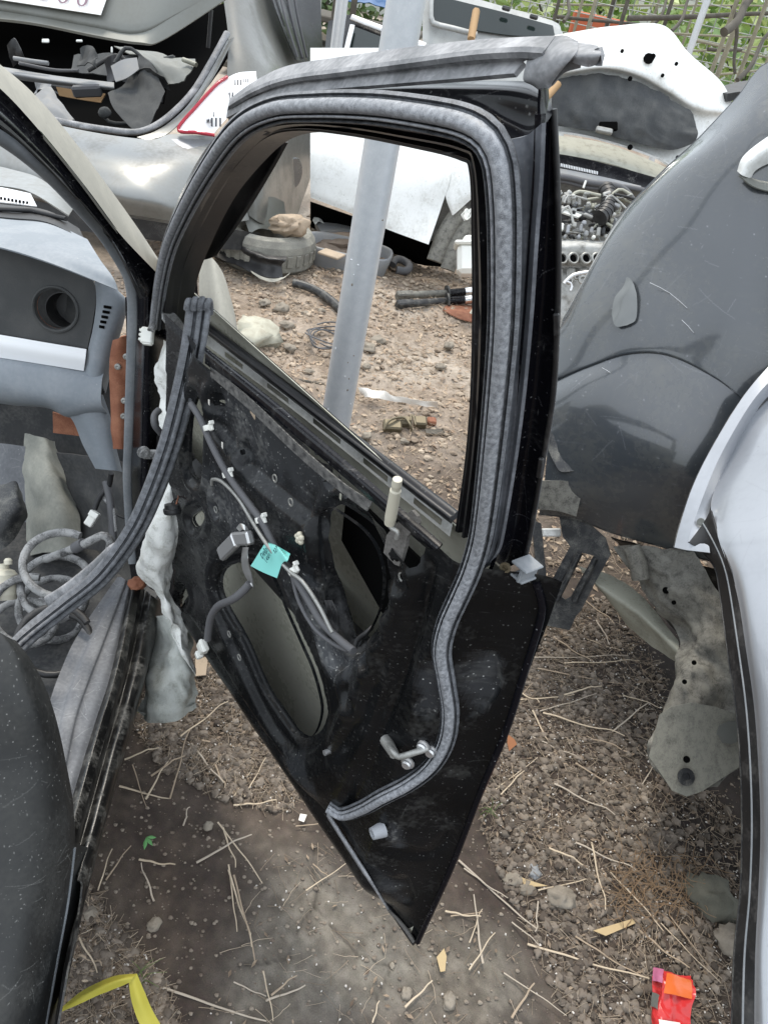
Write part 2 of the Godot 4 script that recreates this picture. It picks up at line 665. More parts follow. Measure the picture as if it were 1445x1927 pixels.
	paint("rust_plate", Color(.16, .12, .09), Color(.24, .19, .15), .4, .8, .8, .9, {"size": .3})
	paint("stone", Color(.27, .235, .19), Color(.17, .145, .115), .35, .8, .95, .95, {"size": .2, "bump": .3})
	paint("soil_grain", Color(.62, .62, .62), Color(1, 1, 1), .3, .7, .95, .95, {"size": .35, "bump": .35, "freq": .02, "fine": .2, "fine_amount": .5})
	paint("bamboo", Color(.27, .25, .18), Color(.17, .155, .12), .4, .85, .7, .9, {"size": .5})
	paint("dark_wood", Color(.07, .062, .05), Color(.12, .11, .09), .4, .85, .85, .9, {"size": .5})
	paint("grey_van", Color(.36, .37, .36), Color(.22, .22, .21), .45, .95, .45, .7, {"size": .8})
	paint("panel_paint", Color(.056, .058, .066), Color(.55, .55, .53), .6, 1.05, .26, .75, {"size": .45, "specks": 1100, "speck_color": Color(.9, .9, .88), "scratches": 14, "spec": .32})
	M.panel_paint.vertex_color_use_as_albedo = true
	paint("sedan_side", Color(.125, .127, .115), Color(.085, .084, .072), .4, .9, .3, .6, {"size": 1.0, "scratches": 60, "specks": 80, "coat": .4, "coat_rough": .15})
	paint("pale_bag", Color(.42, .41, .33), Color(.28, .25, .19), .4, .8, .6, .8, {"size": .2})
	paint("dark_stone", Color(.12, .115, .09), Color(.07, .07, .055), .35, .8, .9, .95, {"size": .2, "bump": .3})
	paint("rubber_bulb", Color(.12, .126, .138), Color(.46, .475, .50), .34, .80, .45, .8, {"size": .10, "freq": .03, "fine": .22, "fine_amount": .45, "specks": 1500, "speck_color": Color(.5, .5, .5), "scratches": 260, "bump": .06})
	paint("rail_plate", Color(.25, .242, .20), Color(.085, .08, .07), .46, .78, .6, .75, {"size": .18, "freq": .012, "gain": .68, "specks": 700, "speck_color": Color(.06, .055, .05), "scratches": 120})
	M.soil_grain.vertex_color_use_as_albedo = true
	plain("film", Color(.17, .178, .175), .12)
	plain("rootlet", Color(.22, .145, .085), .9)
	plain("chrome", Color(.75, .75, .75), .2, 1.0)
	plain("zinc", Color(.6, .6, .6), .35, .8)
	plain("white_plastic", Color(.75, .75, .70), .5)
	plain("cream_plastic", Color(.55, .52, .42), .45)
	plain("grey_plastic", Color(.30, .31, .33), .5)
	plain("light_trim", Color(.80, .81, .82), .35)
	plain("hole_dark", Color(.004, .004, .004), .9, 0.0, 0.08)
	plain("wire_black", Color(.015, .015, .016), .6)
	plain("wire_grey", Color(.10, .10, .105), .7)
	plain("foil", Color(.75, .75, .74), .28, .9)
	plain("teal_paper", Color(.24, .66, .60), .8)
	plain("ink", Color(.02, .10, .11), .8)
	plain("plate_white", Color(.82, .82, .80), .45)
	plain("plate_ink", Color(.22, .14, .17), .5)
	plain("lamp_red", Color(.35, .012, .03), .15)
	plain("lamp_clear", Color(.88, .88, .88), .12)
	plain("lamp_dark", Color(.06, .06, .065), .3, .5)
	plain("wood_raw", Color(.38, .24, .12), .8)
	plain("paper_white", Color(.72, .68, .62), .85)
	plain("brass", Color(.15, .125, .08), .5, .5)
	plain("red_wrap", Color(.52, .03, .03), .3)
	plain("orange_wrap", Color(.62, .13, .03), .3)
	plain("violet_wrap", Color(.42, .12, .22), .3)
	plain("yellow_leaf", Color(.45, .40, .05), .6)
	plain("brown_leaf", Color(.44, .33, .18), .8)
	plain("rust_leaf", Color(.25, .10, .04), .8)
	plain("green_leaf", Color(.10, .28, .09), .6)
	plain("grass", Color(.10, .15, .045), .7)
	plain("orange_board", Color(.42, .10, .04), .7)
	plain("blue_sheet", Color(.02, .10, .25), .6)
	plain("dark_glass", Color(.012, .018, .017), .1)
	plain("pale_wall", Color(.48, .50, .46), .85)
	plain("wire_steel", Color(.30, .31, .29), .6, .3)
	for k in ["yellow_leaf", "green_leaf", "grass"]:
		M[k].backlight_enabled = true
		M[k].backlight = Color(.2, .25, .05)
	var gl := StandardMaterial3D.new()
	gl.albedo_color = Color(.75, .8, .78, .12)
	gl.transparency = BaseMaterial3D.TRANSPARENCY_ALPHA
	gl.roughness = .05
	M.glass = gl


# ---------- the stripped door ----------
func sdf(p: Vector2, poly: PackedVector2Array) -> float:      # negative inside
	var best = INF
	var inside = false
	var n = poly.size()
	var j = n - 1
	for i in n:
		var a = poly[j]
		var b = poly[i]
		var e = b - a
		var w = p - a
		var d = (w - e * clampf(w.dot(e) / e.length_squared(), 0.0, 1.0)).length_squared()
		best = minf(best, d)
		if (a.y > p.y) != (b.y > p.y) and p.x < (b.x - a.x) * (p.y - a.y) / (b.y - a.y) + a.x:
			inside = not inside
		j = i
	return -sqrt(best) if inside else sqrt(best)

func on_door(a: Array, smooth_ := true) -> PackedVector2Array:   # photo outline to the door's own length and height
	var p := PackedVector3Array()
	for i in range(0, a.size(), 2):
		var q = DS(a[i], a[i + 1])
		p.append(Vector3((q - DT).dot(DU), q.y, 0))
	if smooth_:
		p = curve(p, p.size() * 3, true)
	var out := PackedVector2Array()
	for q in p:
		out.append(Vector2(q.x, q.y))
	return out

func spot(x: float, y: float, r: float) -> PackedVector2Array:
	var q = DS(x, y)
	var out := PackedVector2Array()
	for k in 10:
		out.append(Vector2((q - DT).dot(DU), q.y) + Vector2.from_angle(TAU * k / 10) * r)
	return out

func box_of(p: PackedVector2Array, grow: float) -> Rect2:
	var b = Rect2(p[0], Vector2.ZERO)
	for q in p:
		b = b.expand(q)
	return b.grow(grow)

func door():
	var patch := []
	var t = thing("car_door", "stripped black car door standing open with its bare inner panel showing", "car door", Vector3(DT.x, 0, DT.z))
	RAISED = on_door([380, 640, 470, 720, 600, 830, 720, 940, 800, 1045, 806, 1080, 785, 1150, 745, 1290, 700, 1420, 655, 1510, 628, 1528, 596, 1496, 500, 1365, 400, 1205, 340, 1120, 320, 800], false)
	var hole_a = on_door([408, 1076, 440, 1062, 480, 1068, 505, 1090, 530, 1152, 558, 1216, 578, 1262, 592, 1310, 596, 1345, 585, 1382, 565, 1395, 545, 1384, 524, 1354, 488, 1298, 452, 1214, 414, 1148, 400, 1108])
	var hole_b = on_door([590, 985, 597, 966, 612, 958, 640, 975, 675, 1002, 699, 1037, 711, 1085, 707, 1137, 695, 1172, 680, 1198, 664, 1222, 648, 1222, 632, 1198, 610, 1161, 602, 1113, 596, 1058])
	var hole_c = on_door([366, 745, 378, 775, 377, 850, 371, 905, 350, 880, 352, 790])
	var holes := [hole_a, hole_b, hole_c]
	holes.append(on_door([722, 1096, 732, 1094, 737, 1110, 734, 1132, 727, 1136, 721, 1124]))
	holes.append(on_door([704, 1188, 710, 1170, 716, 1158, 720, 1172, 717, 1184, 710, 1190]))
	holes.append(on_door([356, 975, 374, 962, 381, 968, 372, 990, 362, 992]))
	holes.append(on_door([332, 1136, 340, 1110, 345, 1128, 345, 1180, 338, 1200, 332, 1180]))
	for h in [[691, 1234, .005], [659, 1309, .006], [599, 899, .007], [407, 960, .004], [446, 853, .004], [395, 760, .004], [757, 1086, .006], [640, 935, .005], [585, 853, .004]]:
		holes.append(spot(h[0], h[1], h[2]))
	var boxes := []
	for h in holes:
		boxes.append(box_of(h, .03))
	# pressed shapes: outline, depth, width of the slope
	var press := [
		[on_door([392, 790, 420, 840, 470, 900, 540, 960, 585, 1000, 590, 1060, 600, 1150, 640, 1235, 690, 1190, 730, 1080, 690, 975, 640, 925, 560, 840, 470, 745, 405, 715]), -.012, .02],
		[on_door([400, 1050, 470, 1020, 540, 1080, 580, 1180, 615, 1320, 600, 1400, 560, 1420, 510, 1380, 450, 1260, 400, 1150]), -.008, .016],
		[on_door([585, 1060, 620, 1170, 640, 1215, 690, 1200, 660, 1255, 630, 1262, 605, 1225, 580, 1120]), -.008, .02],
		[on_door([540, 1440, 600, 1500, 650, 1490, 690, 1380, 650, 1410, 590, 1440]), .005, .03],
		[on_door([785, 1270, 800, 1250, 830, 1255, 828, 1330, 810, 1350, 785, 1345]), -.006, .012],
		[on_door([868, 1255, 925, 1228, 932, 1300, 900, 1335, 872, 1345]), -.008, .012],
		[on_door([690, 1630, 740, 1655, 760, 1650, 775, 1690, 762, 1700, 735, 1680]), -.006, .01],
		[on_door([720, 1600, 790, 1615, 840, 1590, 850, 1560, 800, 1600, 745, 1585]), -.004, .012],
		[on_door([380, 680, 480, 745, 600, 850, 690, 935, 700, 920, 620, 835, 500, 730, 395, 660]), .006, .02],
		[on_door([745, 1075, 780, 1080, 760, 1150, 700, 1280, 640, 1400, 620, 1390, 690, 1240, 730, 1140]), .007, .02],
		[on_door([800, 1080, 815, 1085, 770, 1250, 720, 1380, 700, 1370, 750, 1240]), -.006, .018],
	]
	var pbox := []
	for p in press:
		pbox.append(box_of(p[0], p[2]))
	# where dust and scuffs lie on it: outline, how much, softness
	for q in [[[400, 700, 470, 760, 540, 830, 610, 900, 600, 960, 540, 930, 470, 880, 410, 800], .35, .06], [[390, 900, 450, 930, 500, 1000, 560, 1080, 590, 1150, 540, 1120, 470, 1040, 400, 960], .42, .05], [[600, 1190, 640, 1240, 690, 1215, 670, 1262, 628, 1275, 600, 1240, 575, 1150, 560, 1090, 580, 1090], .75, .022], [[787, 1275, 800, 1255, 828, 1258, 826, 1328, 810, 1346, 787, 1343], .5, .012], [[870, 1260, 922, 1234, 930, 1298, 900, 1332, 876, 1342], .55, .014], [[640, 880, 720, 960, 760, 1000, 740, 1010, 660, 930], .35, .03], [[735, 1555, 752, 1555, 755, 1590, 742, 1595], .6, .012], [[530, 1430, 590, 1490, 600, 1480, 560, 1420], .35, .02], [[700, 1640, 712, 1636, 760, 1690, 750, 1696], .35, .012], [[860, 1690, 900, 1560, 930, 1480, 912, 1480, 870, 1600], .12, .014]]:
		var o = on_door(q[0])
		patch.append([o, q[1], q[2], box_of(o, q[2])])
	# the inner panel with its rear end, a net of points over length and height
	var front_hi = (DS(312, 610) - DT).dot(DU)
	var front_lo = (DS(322, 1100) - DT).dot(DU)
	var ss := []
	var s = -0.004
	while s < 0.955:
		ss.append(s)
		s += 0.0025 if s < 0.10 else 0.0048
	var ys := []
	var y = 0.250
	while y < 1.006:
		ys.append(y)
		y += 0.0045
	var nz := FastNoiseLite.new()
	nz.frequency = 5.0
	var pts := []
	var val := []
	var tint := []
	for a in ss:
		var row := PackedVector3Array()
		var vr := PackedFloat32Array()
		var cr2 := PackedFloat32Array()
		for b in ys:
			var q = Vector2(a, b)
			var v = 1.0
			for k in holes.size():
				if boxes[k].has_point(q):
					v = minf(v, sdf(q, holes[k]))
			var w = wsurf(a, b) + nz.get_noise_2d(a, b) * .0015
			for k in press.size():
				if pbox[k].has_point(q):
					w += press[k][1] * 1.6 * smoothstep(press[k][2] * .5, -press[k][2] * .5, sdf(q, press[k][0]))
			if v > 0.010 and v < 0.030:
				w += .0035 * smoothstep(.010, .014, v) * smoothstep(.030, .022, v)
			if v < 0.014:
				w -= .007 * smoothstep(.013, .007, v)
			if b > .966 and a > .115 or a > lerpf(front_lo, front_hi, (b - .25) / .7):
				v = -1.0
			w += maxf(0.0, b - BELT) * .08
			var dust = .11 + .13 * smoothstep(.2, .45, a) * smoothstep(.45, .6, b)  # upper front raised for dust, with its reflections painted into the tint
			for pk in patch:
				if pk[3].has_point(q):
					dust += pk[1] * smoothstep(pk[2] * .6, -pk[2] * .6, sdf(q, pk[0]) + nz.get_noise_2d(a * 5.0, b * 5.0) * pk[2] * .8)
			dust = clampf(dust + .08 * nz.get_noise_2d(a * 1.5 + 7.0, b * 1.5), .06, 1.0)
			row.append(dp(a, b, w))
			cr2.append(dust)
			vr.append(v)
		pts.append(row)
		val.append(vr)
		tint.append(cr2)
	var st = mesh_tool()
	var skin = mesh_tool()
	st.set_smooth_group(0)
	for i in ss.size() - 1:
		for j in ys.size() - 1:
			var c = [[i, j], [i + 1, j], [i + 1, j + 1], [i, j + 1]]
			var keep := []
			for k in 4:
				var e = c[k]
				var f = c[(k + 1) % 4]
				var va = val[e[0]][e[1]]
				var vb = val[f[0]][f[1]]
				if va > 0.0:
					keep.append(pts[e[0]][e[1]])
				if (va > 0.0) != (vb > 0.0):
					keep.append(pts[e[0]][e[1]].lerp(pts[f[0]][f[1]], va / (va - vb)))
			var dc = tint[i][j]
			if not keep.is_empty():
				st.set_color(Color(dc, dc, dc * .97))
			for k in range(1, keep.size() - 1):
				tri_n(st, keep[0], keep[k], keep[k + 1], DN - DU * .4)
	# the cut edges of the openings, turned inwards
	for h in holes:
		for k in h.size():
			var e = h[k]
			var f = h[(k + 1) % h.size()]
			var we = wsurf(e.x, e.y) - .007
			var wf = wsurf(f.x, f.y) - .007
			quad(st, dp(e.x, e.y, we), dp(f.x, f.y, wf), dp(f.x, f.y, wf - .005), dp(e.x, e.y, we - .005))
	var panel = obj("inner_panel", st, M.panel_paint, t)
	# the outer skin, seen from inside through the openings
	var rails := []
	for r in [[.247, .004], [.30, -.012], [.42, -.035], [.62, -.05], [.80, -.045], [.93, -.02], [.965, .005]]:
		rails.append(PackedVector3Array([dp(.014, r[0], .003), dp(.06, r[0], maxf(r[1] * .4, -.02)), dp(.3, r[0], r[1] * .6), dp(.6, r[0], r[1] * .6), dp(.9, r[0], r[1] * .6), dp(.955, r[0], r[1] * .4)]))
	loft(skin, rails, 26, 5, .0012)
	obj("outer_skin", skin, M.olive_primer, t)
	skin = mesh_tool()
	for r in rails:
		for k in r.size():
			r[k] -= DN * .002
	loft(skin, rails, 26, 5, .001)
	obj("outer_paint", skin, M.black_end, t)
	st = mesh_tool()
	loft(st, [PackedVector3Array([dp(.09, .72, .012), dp(.45, .69, .012), dp(.93, .66, .012)]), PackedVector3Array([dp(.09, .70, .03), dp(.45, .67, .03), dp(.93, .64, .03)]), PackedVector3Array([dp(.09, .65, .03), dp(.45, .62, .03), dp(.93, .59, .03)]), PackedVector3Array([dp(.09, .63, .012), dp(.45, .60, .012), dp(.93, .57, .012)])], 12, 3, .0015)
	obj("impact_beam", st, M.black_plastic, t)
	st = mesh_tool()
	plate(st, PackedVector3Array([dp(.10, .90, .02), dp(.34, .90, .02), dp(.33, .82, .022), dp(.16, .755, .022)]), .004)
	obj("glass_carrier", st, M.hole_dark, t)
	# hem of the outer skin along bottom and rear
	st = mesh_tool()
	var hem = lay("s", [786, 1772, .004, 850, 1630, .004, 900, 1500, .004, 950, 1380, .004, 985, 1270, .004, 1013, 1180, .004, 1020, 1140, .004, 1008, 1095, .004])
	tube(st, even(hem, .012), .0045, 8)
	tube(st, PackedVector3Array([dp(0, .252, .004), dp(.3, .25, .004), dp(.95, .25, .006)]), .004, 8)
	obj("hem_edge", st, M.black_end, t)
	st = mesh_tool()
	sweep(st, even(lay("s", [618, 1532, .004, 655, 1590, .004, 700, 1660, .004, 733, 1712, .004]), .012), [[-.005, 0], [-.004, .003], [.004, .003], [.005, 0]], DN)
	obj("sealant_bead", st, M.dusty_rubber, t)
	st = mesh_tool()
	sweep(st, PackedVector3Array([DS(733, 1712, .006), DS(748, 1728, .005), DS(764, 1748, .006), DS(780, 1772, .006)]), [[-.006, 0], [-.003, .004], [.004, .003], [.006, 0]], DN)
	obj("torn_sealant", st, M.foam, t)

	# ---- window frame ----
	var r0 = lay("f", [326, 620, .03, 338, 530, .03, 365, 450, .03, 402, 370, .03, 452, 302, .03, 500, 258, .03, 560, 244, .03, 660, 254, .03, 770, 275, .03, 862, 298, .03, 884, 325, .03, 888, 450, .03, 889, 600, .03, 885, 750, .03, 875, 870, .03, 857, 1000, .03])
	var r1 = lay("f", [306, 620, .055, 316, 515, .055, 340, 440, .055, 378, 362, .055, 425, 292, .055, 485, 243, .055, 560, 227, .055, 660, 230, .055, 770, 246, .055, 872, 265, .055, 905, 300, .055, 918, 450, .055, 921, 600, .055, 914, 750, .055, 902, 880, .055, 886, 1020, .055])
	var r2 = lay("f", [290, 620, .05, 299, 512, .05, 324, 425, .05, 362, 338, .05, 408, 268, .05, 476, 212, .05, 560, 190, .05, 660, 188, .05, 775, 198, .05, 890, 215, .05, 950, 270, .05, 968, 450, .05, 966, 600, .05, 955, 750, .05, 940, 880, .05, 922, 1030, .05])
	var r3 = lay("f", [286, 620, .0, 294, 510, .0, 318, 420, .0, 356, 332, .0, 402, 262, .0, 470, 204, .0, 560, 180, .0, 660, 178, .0, 775, 186, .0, 900, 200, .0, 958, 262, .0, 974, 450, .0, 972, 600, .0, 961, 750, .0, 946, 880, .0, 930, 1030, .0])
	st = mesh_tool()
	loft(st, [r1, r2], 90, 2, .002)
	loft(st, [r2, r3], 90, 2, .002)
	obj("window_frame", st, M.black_paint, t)
	# the grooved rubber channel that the glass slid in
	st = mesh_tool()
	var prev = r0
	for g in [[.15, .0], [.3, -.012], [.42, -.012], [.5, .002], [.62, .002], [.68, -.008], [.82, -.006], [1.0, .0]]:
		var nx := PackedVector3Array()
		for i in r0.size():
			nx.append(r0[i].lerp(r1[i], g[0]) + DN * g[1])
		loft(st, [prev, nx], 90, 1)
		prev = nx
	var back := PackedVector3Array()
	for i in r0.size():
		back.append(r0[i] - DN * .03)
	loft(st, [r0, back], 90, 1, .001)
	obj("glass_run_channel", st, M.glass_run, t)
	# rear pillar of the frame: rubber faced channel, then the black flange
	var ch0 = lay("f", [962, 262, .045, 972, 330, .045, 975, 450, .045, 972, 600, .045, 962, 750, .045, 948, 880, .045, 925, 1030, .045, 893, 1086, .045])
	var chm = lay("f", [990, 255, .037, 996, 330, .037, 992, 450, .037, 984, 600, .037, 973, 750, .037, 957, 880, .037, 935, 1020, .037, 912, 1070, .037])
	var ch1 = lay("f", [1019, 232, .04, 1015, 330, .04, 1006, 450, .04, 996, 600, .04, 982, 750, .04, 965, 880, .04, 943, 1010, .04, 934, 1040, .04])
	st = mesh_tool()
	loft(st, [ch0, chm, ch1], 60, 4, .003)
	obj("pillar_channel_rubber", st, M.channel_rubber, t)
	var fl0 = lay("f", [1018, 215, .036, 1013, 330, .036, 1004, 450, .036, 993, 600, .036, 978, 750, .036, 961, 880, .036, 939, 1030, .036, 925, 1075, .036])
	var flm = lay("f", [1030, 212, .005, 1027, 330, .005, 1022, 450, .005, 1012, 600, .005, 1000, 750, .005, 982, 880, .005, 962, 1020, .005, 948, 1072, .005])
	var fl1 = lay("f", [1041, 205, .0, 1047, 330, .0, 1050, 450, .0, 1048, 600, .0, 1040, 750, .0, 1019, 880, .0, 999, 1000, .0, 988, 1050, .0])
	st = mesh_tool()
	loft(st, [fl0, flm, fl1], 60, 5, .004)
	var flange = obj("pillar_flange", st, M.black_end, t)
	st = mesh_tool()
	tube(st, even(fl1, .012), .0025, 8)
	obj("flange_edge", st, M.black_plastic, flange)
	for k in [[1046, 590, 1047, 632], [1018, 862, 1013, 898]]:
		st = mesh_tool()
		box(st, (FR(k[0], k[1], .006) + FR(k[2], k[3], .006)) / 2.0, facing(FR(k[2], k[3], .0) - FR(k[0], k[1], .0), DN - DU * .6), Vector3(FR(k[0], k[1], 0).distance_to(FR(k[2], k[3], 0)), .005, .004), .001)
		obj("trim_clip", st, M.black_plastic, flange)
	# black triangle between frame and the loose moulding
	st = mesh_tool()
	loft(st, [lay("f", [640, 196, .03, 760, 200, .03, 880, 226, .03, 945, 262, .03, 985, 285, .03, 1014, 275, .03]), lay("f", [640, 178, .0, 760, 180, .0, 880, 196, .0, 950, 226, .0, 990, 240, .0, 1020, 236, .0]), lay("f", [660, 168, -.01, 760, 164, -.01, 880, 166, -.01, 950, 172, -.01, 990, 180, -.01, 1022, 188, -.01]), lay("f", [690, 164, -.03, 770, 156, -.03, 880, 152, -.03, 950, 152, -.03, 995, 154, -.03, 1024, 165, -.03])], 40, 6, .002)
	obj("frame_corner_panel", st, M.black_paint, t)
	st = mesh_tool()
	loft(st, [lay("f", [1018, 168, .02, 1016, 200, .02, 1018, 232, .02]), lay("f", [1026, 165, .012, 1026, 200, .012, 1028, 230, .012]), lay("f", [1032, 168, .0, 1034, 190, .0, 1042, 210, .0])], 14, 4, .002)
	obj("corner_flange", st, M.black_end, t)
	# the weatherstrip that runs round the frame and down over the rear end
	var path = lay("f", [292, 612, .06, 303, 530, .06, 319, 462, .06, 350, 392, .06, 394, 315, .06, 447, 245, .06, 512, 209, .06, 595, 201, .06, 700, 203, .06, 800, 216, .06, 872, 232, .06, 915, 258, .06, 937, 300, .06, 945, 360, .06, 948, 450, .06, 946, 600, .06, 937, 720, .06, 924, 850, .06, 911, 960, .058, 901, 1020, .056])
	path.append_array(lay("s", [884, 1075, .006, 862, 1125, .006, 840, 1175, .006, 830, 1225, .006, 838, 1280, .006, 846, 1340, .006, 838, 1395, .006, 812, 1440, .006, 770, 1474, .006, 720, 1500, .006, 680, 1522, .006, 645, 1532, .006, 618, 1518, .006]))
	var strip = even(path, .008)
	var seal = mesh_tool()
	var sn = (DN - DU * .55).normalized()
	sweep(seal, strip, [[-.0125, -.003], [-.0125, .0012], [-.0105, .003], [-.0085, .0012], [.0085, .0012], [.0115, .003], [.0125, .001], [.0125, -.003]], sn, 1.0, .9)
	var ws = obj("weatherstrip", seal, M.rubber, t)
	seal = mesh_tool()
	sweep(seal, strip, [[-.0068, .000], [-.0072, .004], [-.0055, .0085], [-.0015, .0108], [.0018, .0104], [.0042, .0075], [.0048, .003], [.0045, .000]], sn, 1.0, .9)
	obj("bulb", seal, M.rubber_bulb, ws)
	seal = mesh_tool()
	sweep(seal, strip, [[.0062, .000], [.0060, .0058], [.0070, .0072], [.0082, .0058], [.0086, .000]], sn, 1.0, .9)
	obj("lip", seal, M.rubber_bulb, ws)
	# the loose outer moulding on top, with its moulded rubber end
	var up = (DN * .8 + Vector3.UP * .5 - DU * .2).normalized()
	var m0 = lay("f", [432, 186, -.01, 480, 152, -.015, 540, 124, -.02, 640, 107, -.02, 760, 90, -.02, 880, 76, -.02, 970, 70, -.02, 1045, 67, -.02])
	var m1 = lay("f", [430, 200, -.0, 478, 172, .002, 540, 150, .002, 640, 136, .002, 760, 120, .002, 880, 104, .002, 970, 98, .002, 1020, 100, .0])
	var m2 = lay("f", [428, 208, -.004, 480, 180, -.004, 545, 160, -.004, 640, 148, -.004, 760, 134, -.004, 880, 122, -.004, 960, 116, -.004, 985, 116, -.004])
	var m3 = lay("f", [426, 222, -.0, 482, 194, .004, 550, 176, .004, 640, 166, .004, 760, 156, .004, 880, 146, .004, 940, 140, .004, 966, 138, .003])
	st = mesh_tool()
	loft(st, [m0, m1], 60, 5, .004)
	loft(st, [m1, m2], 60, 2, .004)
	loft(st, [m2, m3], 60, 4, .004)
	obj("loose_outer_moulding", st, M.dusty_rubber, t)
	st = mesh_tool()
	loft(st, [lay("f", [1000, 82, -.02, 1055, 66, -.02, 1088, 78, -.02]), lay("f", [990, 118, .0, 1040, 100, .0, 1085, 96, -.0]), lay("f", [984, 150, .004, 1020, 140, .006, 1068, 118, .004]), lay("f", [1000, 160, .0, 1024, 172, .004, 1050, 140, .002])], 14, 5, .006)
	loft(st, [lay("f", [1080, 80, -.02, 1105, 82, -.02, 1124, 86, -.02]), lay("f", [1080, 100, .0, 1110, 100, .0, 1130, 100, -.002]), lay("f", [1076, 118, .0, 1104, 126, .0, 1122, 122, -.004])], 10, 5, .008)
	loft(st, [lay("f", [1030, 130, -.002, 1060, 112, -.002, 1090, 112, -.004]), lay("f", [1034, 165, -.004, 1060, 138, -.004, 1092, 128, -.008])], 8, 3, .004)
	obj("moulded_rubber_end", st, M.dusty_rubber, t)
	# belt line: outer moulding, slotted steel strip
	st = mesh_tool()
	sweep(st, PackedVector3Array([D(378, 606, -.0), D(560, 745, -.0), D(857, 972, -.0)]), [[-.006, -.004], [-.006, .004], [-.002, .006], [.002, .003], [.006, .006], [.009, .002], [.009, -.004]], (DN * .5 + Vector3.UP).normalized())
	obj("belt_moulding", st, M.glass_run, t)
	st = mesh_tool()
	var e0 = curve(PackedVector3Array([D(384, 626, .004), D(560, 757, .004), D(852, 984, .004)]), 40)
	var e1 = curve(PackedVector3Array([D(384, 646, .012), D(560, 778, .012), D(846, 1010, .012)]), 40)
	var slots := [[5, 9], [14, 18], [22, 26], [29, 32], [35, 38]]
	for i in 39:
		var slotted = false
		for q in slots:
			if i >= q[0] and i < q[1]:
				slotted = true
		var parts = [[0.0, .3], [.75, 1.0]] if slotted else [[0.0, 1.0]]
		for q in parts:
			quad_n(st, e0[i].lerp(e1[i], q[0]), e0[i + 1].lerp(e1[i + 1], q[0]), e0[i + 1].lerp(e1[i + 1], q[1]), e0[i].lerp(e1[i], q[1]), DN)
	obj("slotted_belt_strip", st, M.alloy, t)
	st = mesh_tool()
	loft(st, [PackedVector3Array([DS(386, 652, .004), DS(560, 790, .004), DS(832, 1022, .004)]), PackedVector3Array([DS(386, 664, .012), DS(560, 806, .012), DS(820, 1034, .012)]), PackedVector3Array([DS(386, 684, .003), DS(560, 824, .003), DS(800, 1030, .003)])], 30, 5, .003)
	obj("belt_lip", st, M.black_paint, t)
	st = mesh_tool()
	loft(st, [lay("s", [396, 690, .0035, 470, 750, .0095, 560, 836, .0095, 640, 905, .0095, 700, 945, .0035]), lay("s", [396, 708, .0035, 470, 772, .0095, 560, 858, .0095, 640, 925, .0095, 690, 962, .0035])], 40, 3, .002)
	obj("felt_strip", st, M.felt, t)
	# dark flap of the front sash, seen through the opening
	st = mesh_tool()
	loft(st, [lay("f", [498, 258, -.03, 440, 330, -.03, 400, 400, -.03, 370, 470, -.03]), lay("f", [516, 252, -.045, 470, 330, -.045, 425, 410, -.045, 380, 488, -.045]), lay("f", [532, 252, -.05, 498, 320, -.05, 452, 400, -.05, 400, 484, -.05]), lay("f", [536, 268, -.045, 510, 315, -.045, 462, 395, -.045, 408, 472, -.045])], 24, 4, .004)
	obj("front_sash", st, M.black_plastic, t)
	st = mesh_tool()
	loft(st, [lay("f", [330, 500, -.01, 322, 560, -.01, 318, 640, -.01]), lay("f", [352, 490, -.02, 358, 560, -.02, 360, 640, -.02]), lay("f", [366, 480, -.035, 372, 540, -.035, 378, 620, -.035])], 14, 4, .004)
	obj("sash_foot", st, M.black_paint, t)
	# rear end details: plug, latch lever, bolts, bracket
	st = mesh_tool()
	var ax = (DN - DU * .5).normalized()
	var q0 = DS(722, 1560)
	lathe(st, q0, (DN * .9 - DU * .1 + R * -.5).normalized(), [[.011, 0], [.0105, .004], [.008, .018], [.0055, .018], [.004, .008], [0, .008]], 20)
	obj("rubber_plug", st, M.grey_plastic, t)
	st = mesh_tool()
	tube(st, even(lay("s", [728, 1396, .004, 740, 1415, .016, 752, 1424, .018, 780, 1416, .016, 806, 1408, .008]), .004), .004, 8)
	rod(st, DS(726, 1392, .002), DS(742, 1420, .014), .008, .006)
	var lever = obj("latch_lever", st, M.alloy, t)
	for b in [[796, 1402], [812, 1412], [768, 1434]]:
		st = mesh_tool()
		var c = DS(b[0], b[1])
		lathe(st, c, ax, [[.009, 0], [.009, .002], [.0065, .003], [.0065, .006], [.005, .008], [.0, .0075]], 12)
		obj("latch_bolt", st, M.zinc, lever)
	st = mesh_tool()
	var bc = DS(988, 1073, .006)
	var bb = facing(DU, DN)
	box(st, bc + bb.x * -.004, bb, Vector3(.004, .018, .026), .001)
	box(st, bc + bb.y * .008, bb, Vector3(.018, .003, .022), .001)
	box(st, bc - bb.y * .008, bb, Vector3(.022, .003, .026), .001)
	obj("striker_clip", st, M.grey_trim, t)
	st = mesh_tool()
	lathe(st, DS(951, 1067), ax, [[.006, 0], [.006, .002], [.0035, .002], [.0035, -.002], [0, -.002]], 14)
	obj("grommet", st, M.brass, t)
	for b in [[548, 945], [518, 900], [432, 1193], [451, 1237], [407, 959], [757, 1086]]:
		st = mesh_tool()
		var c = DS(b[0], b[1], .0012)
		lathe(st, c, DN, [[.0060, 0], [.0060, .0012], [.0042, .0012], [.0040, .0002]], 14)
		obj("rivet_hole", st, M.alloy, panel)
	st = mesh_tool()
	lathe(st, DS(626, 1410), DN, [[.007, 0], [.007, .003], [.004, .004], [.004, .014], [0, .014]], 12)
	obj("screw", st, M.zinc, t)
	st = mesh_tool()
	plate(st, lay("s", [598, 1480, .004, 606, 1442, .004, 613, 1452, .004, 619, 1450, .004, 612, 1482, .004], ), .0006)
	obj("paper_sticker", st, M.paper_white, t)
	# lock rod with its cream knob, foam pad
	st = mesh_tool()
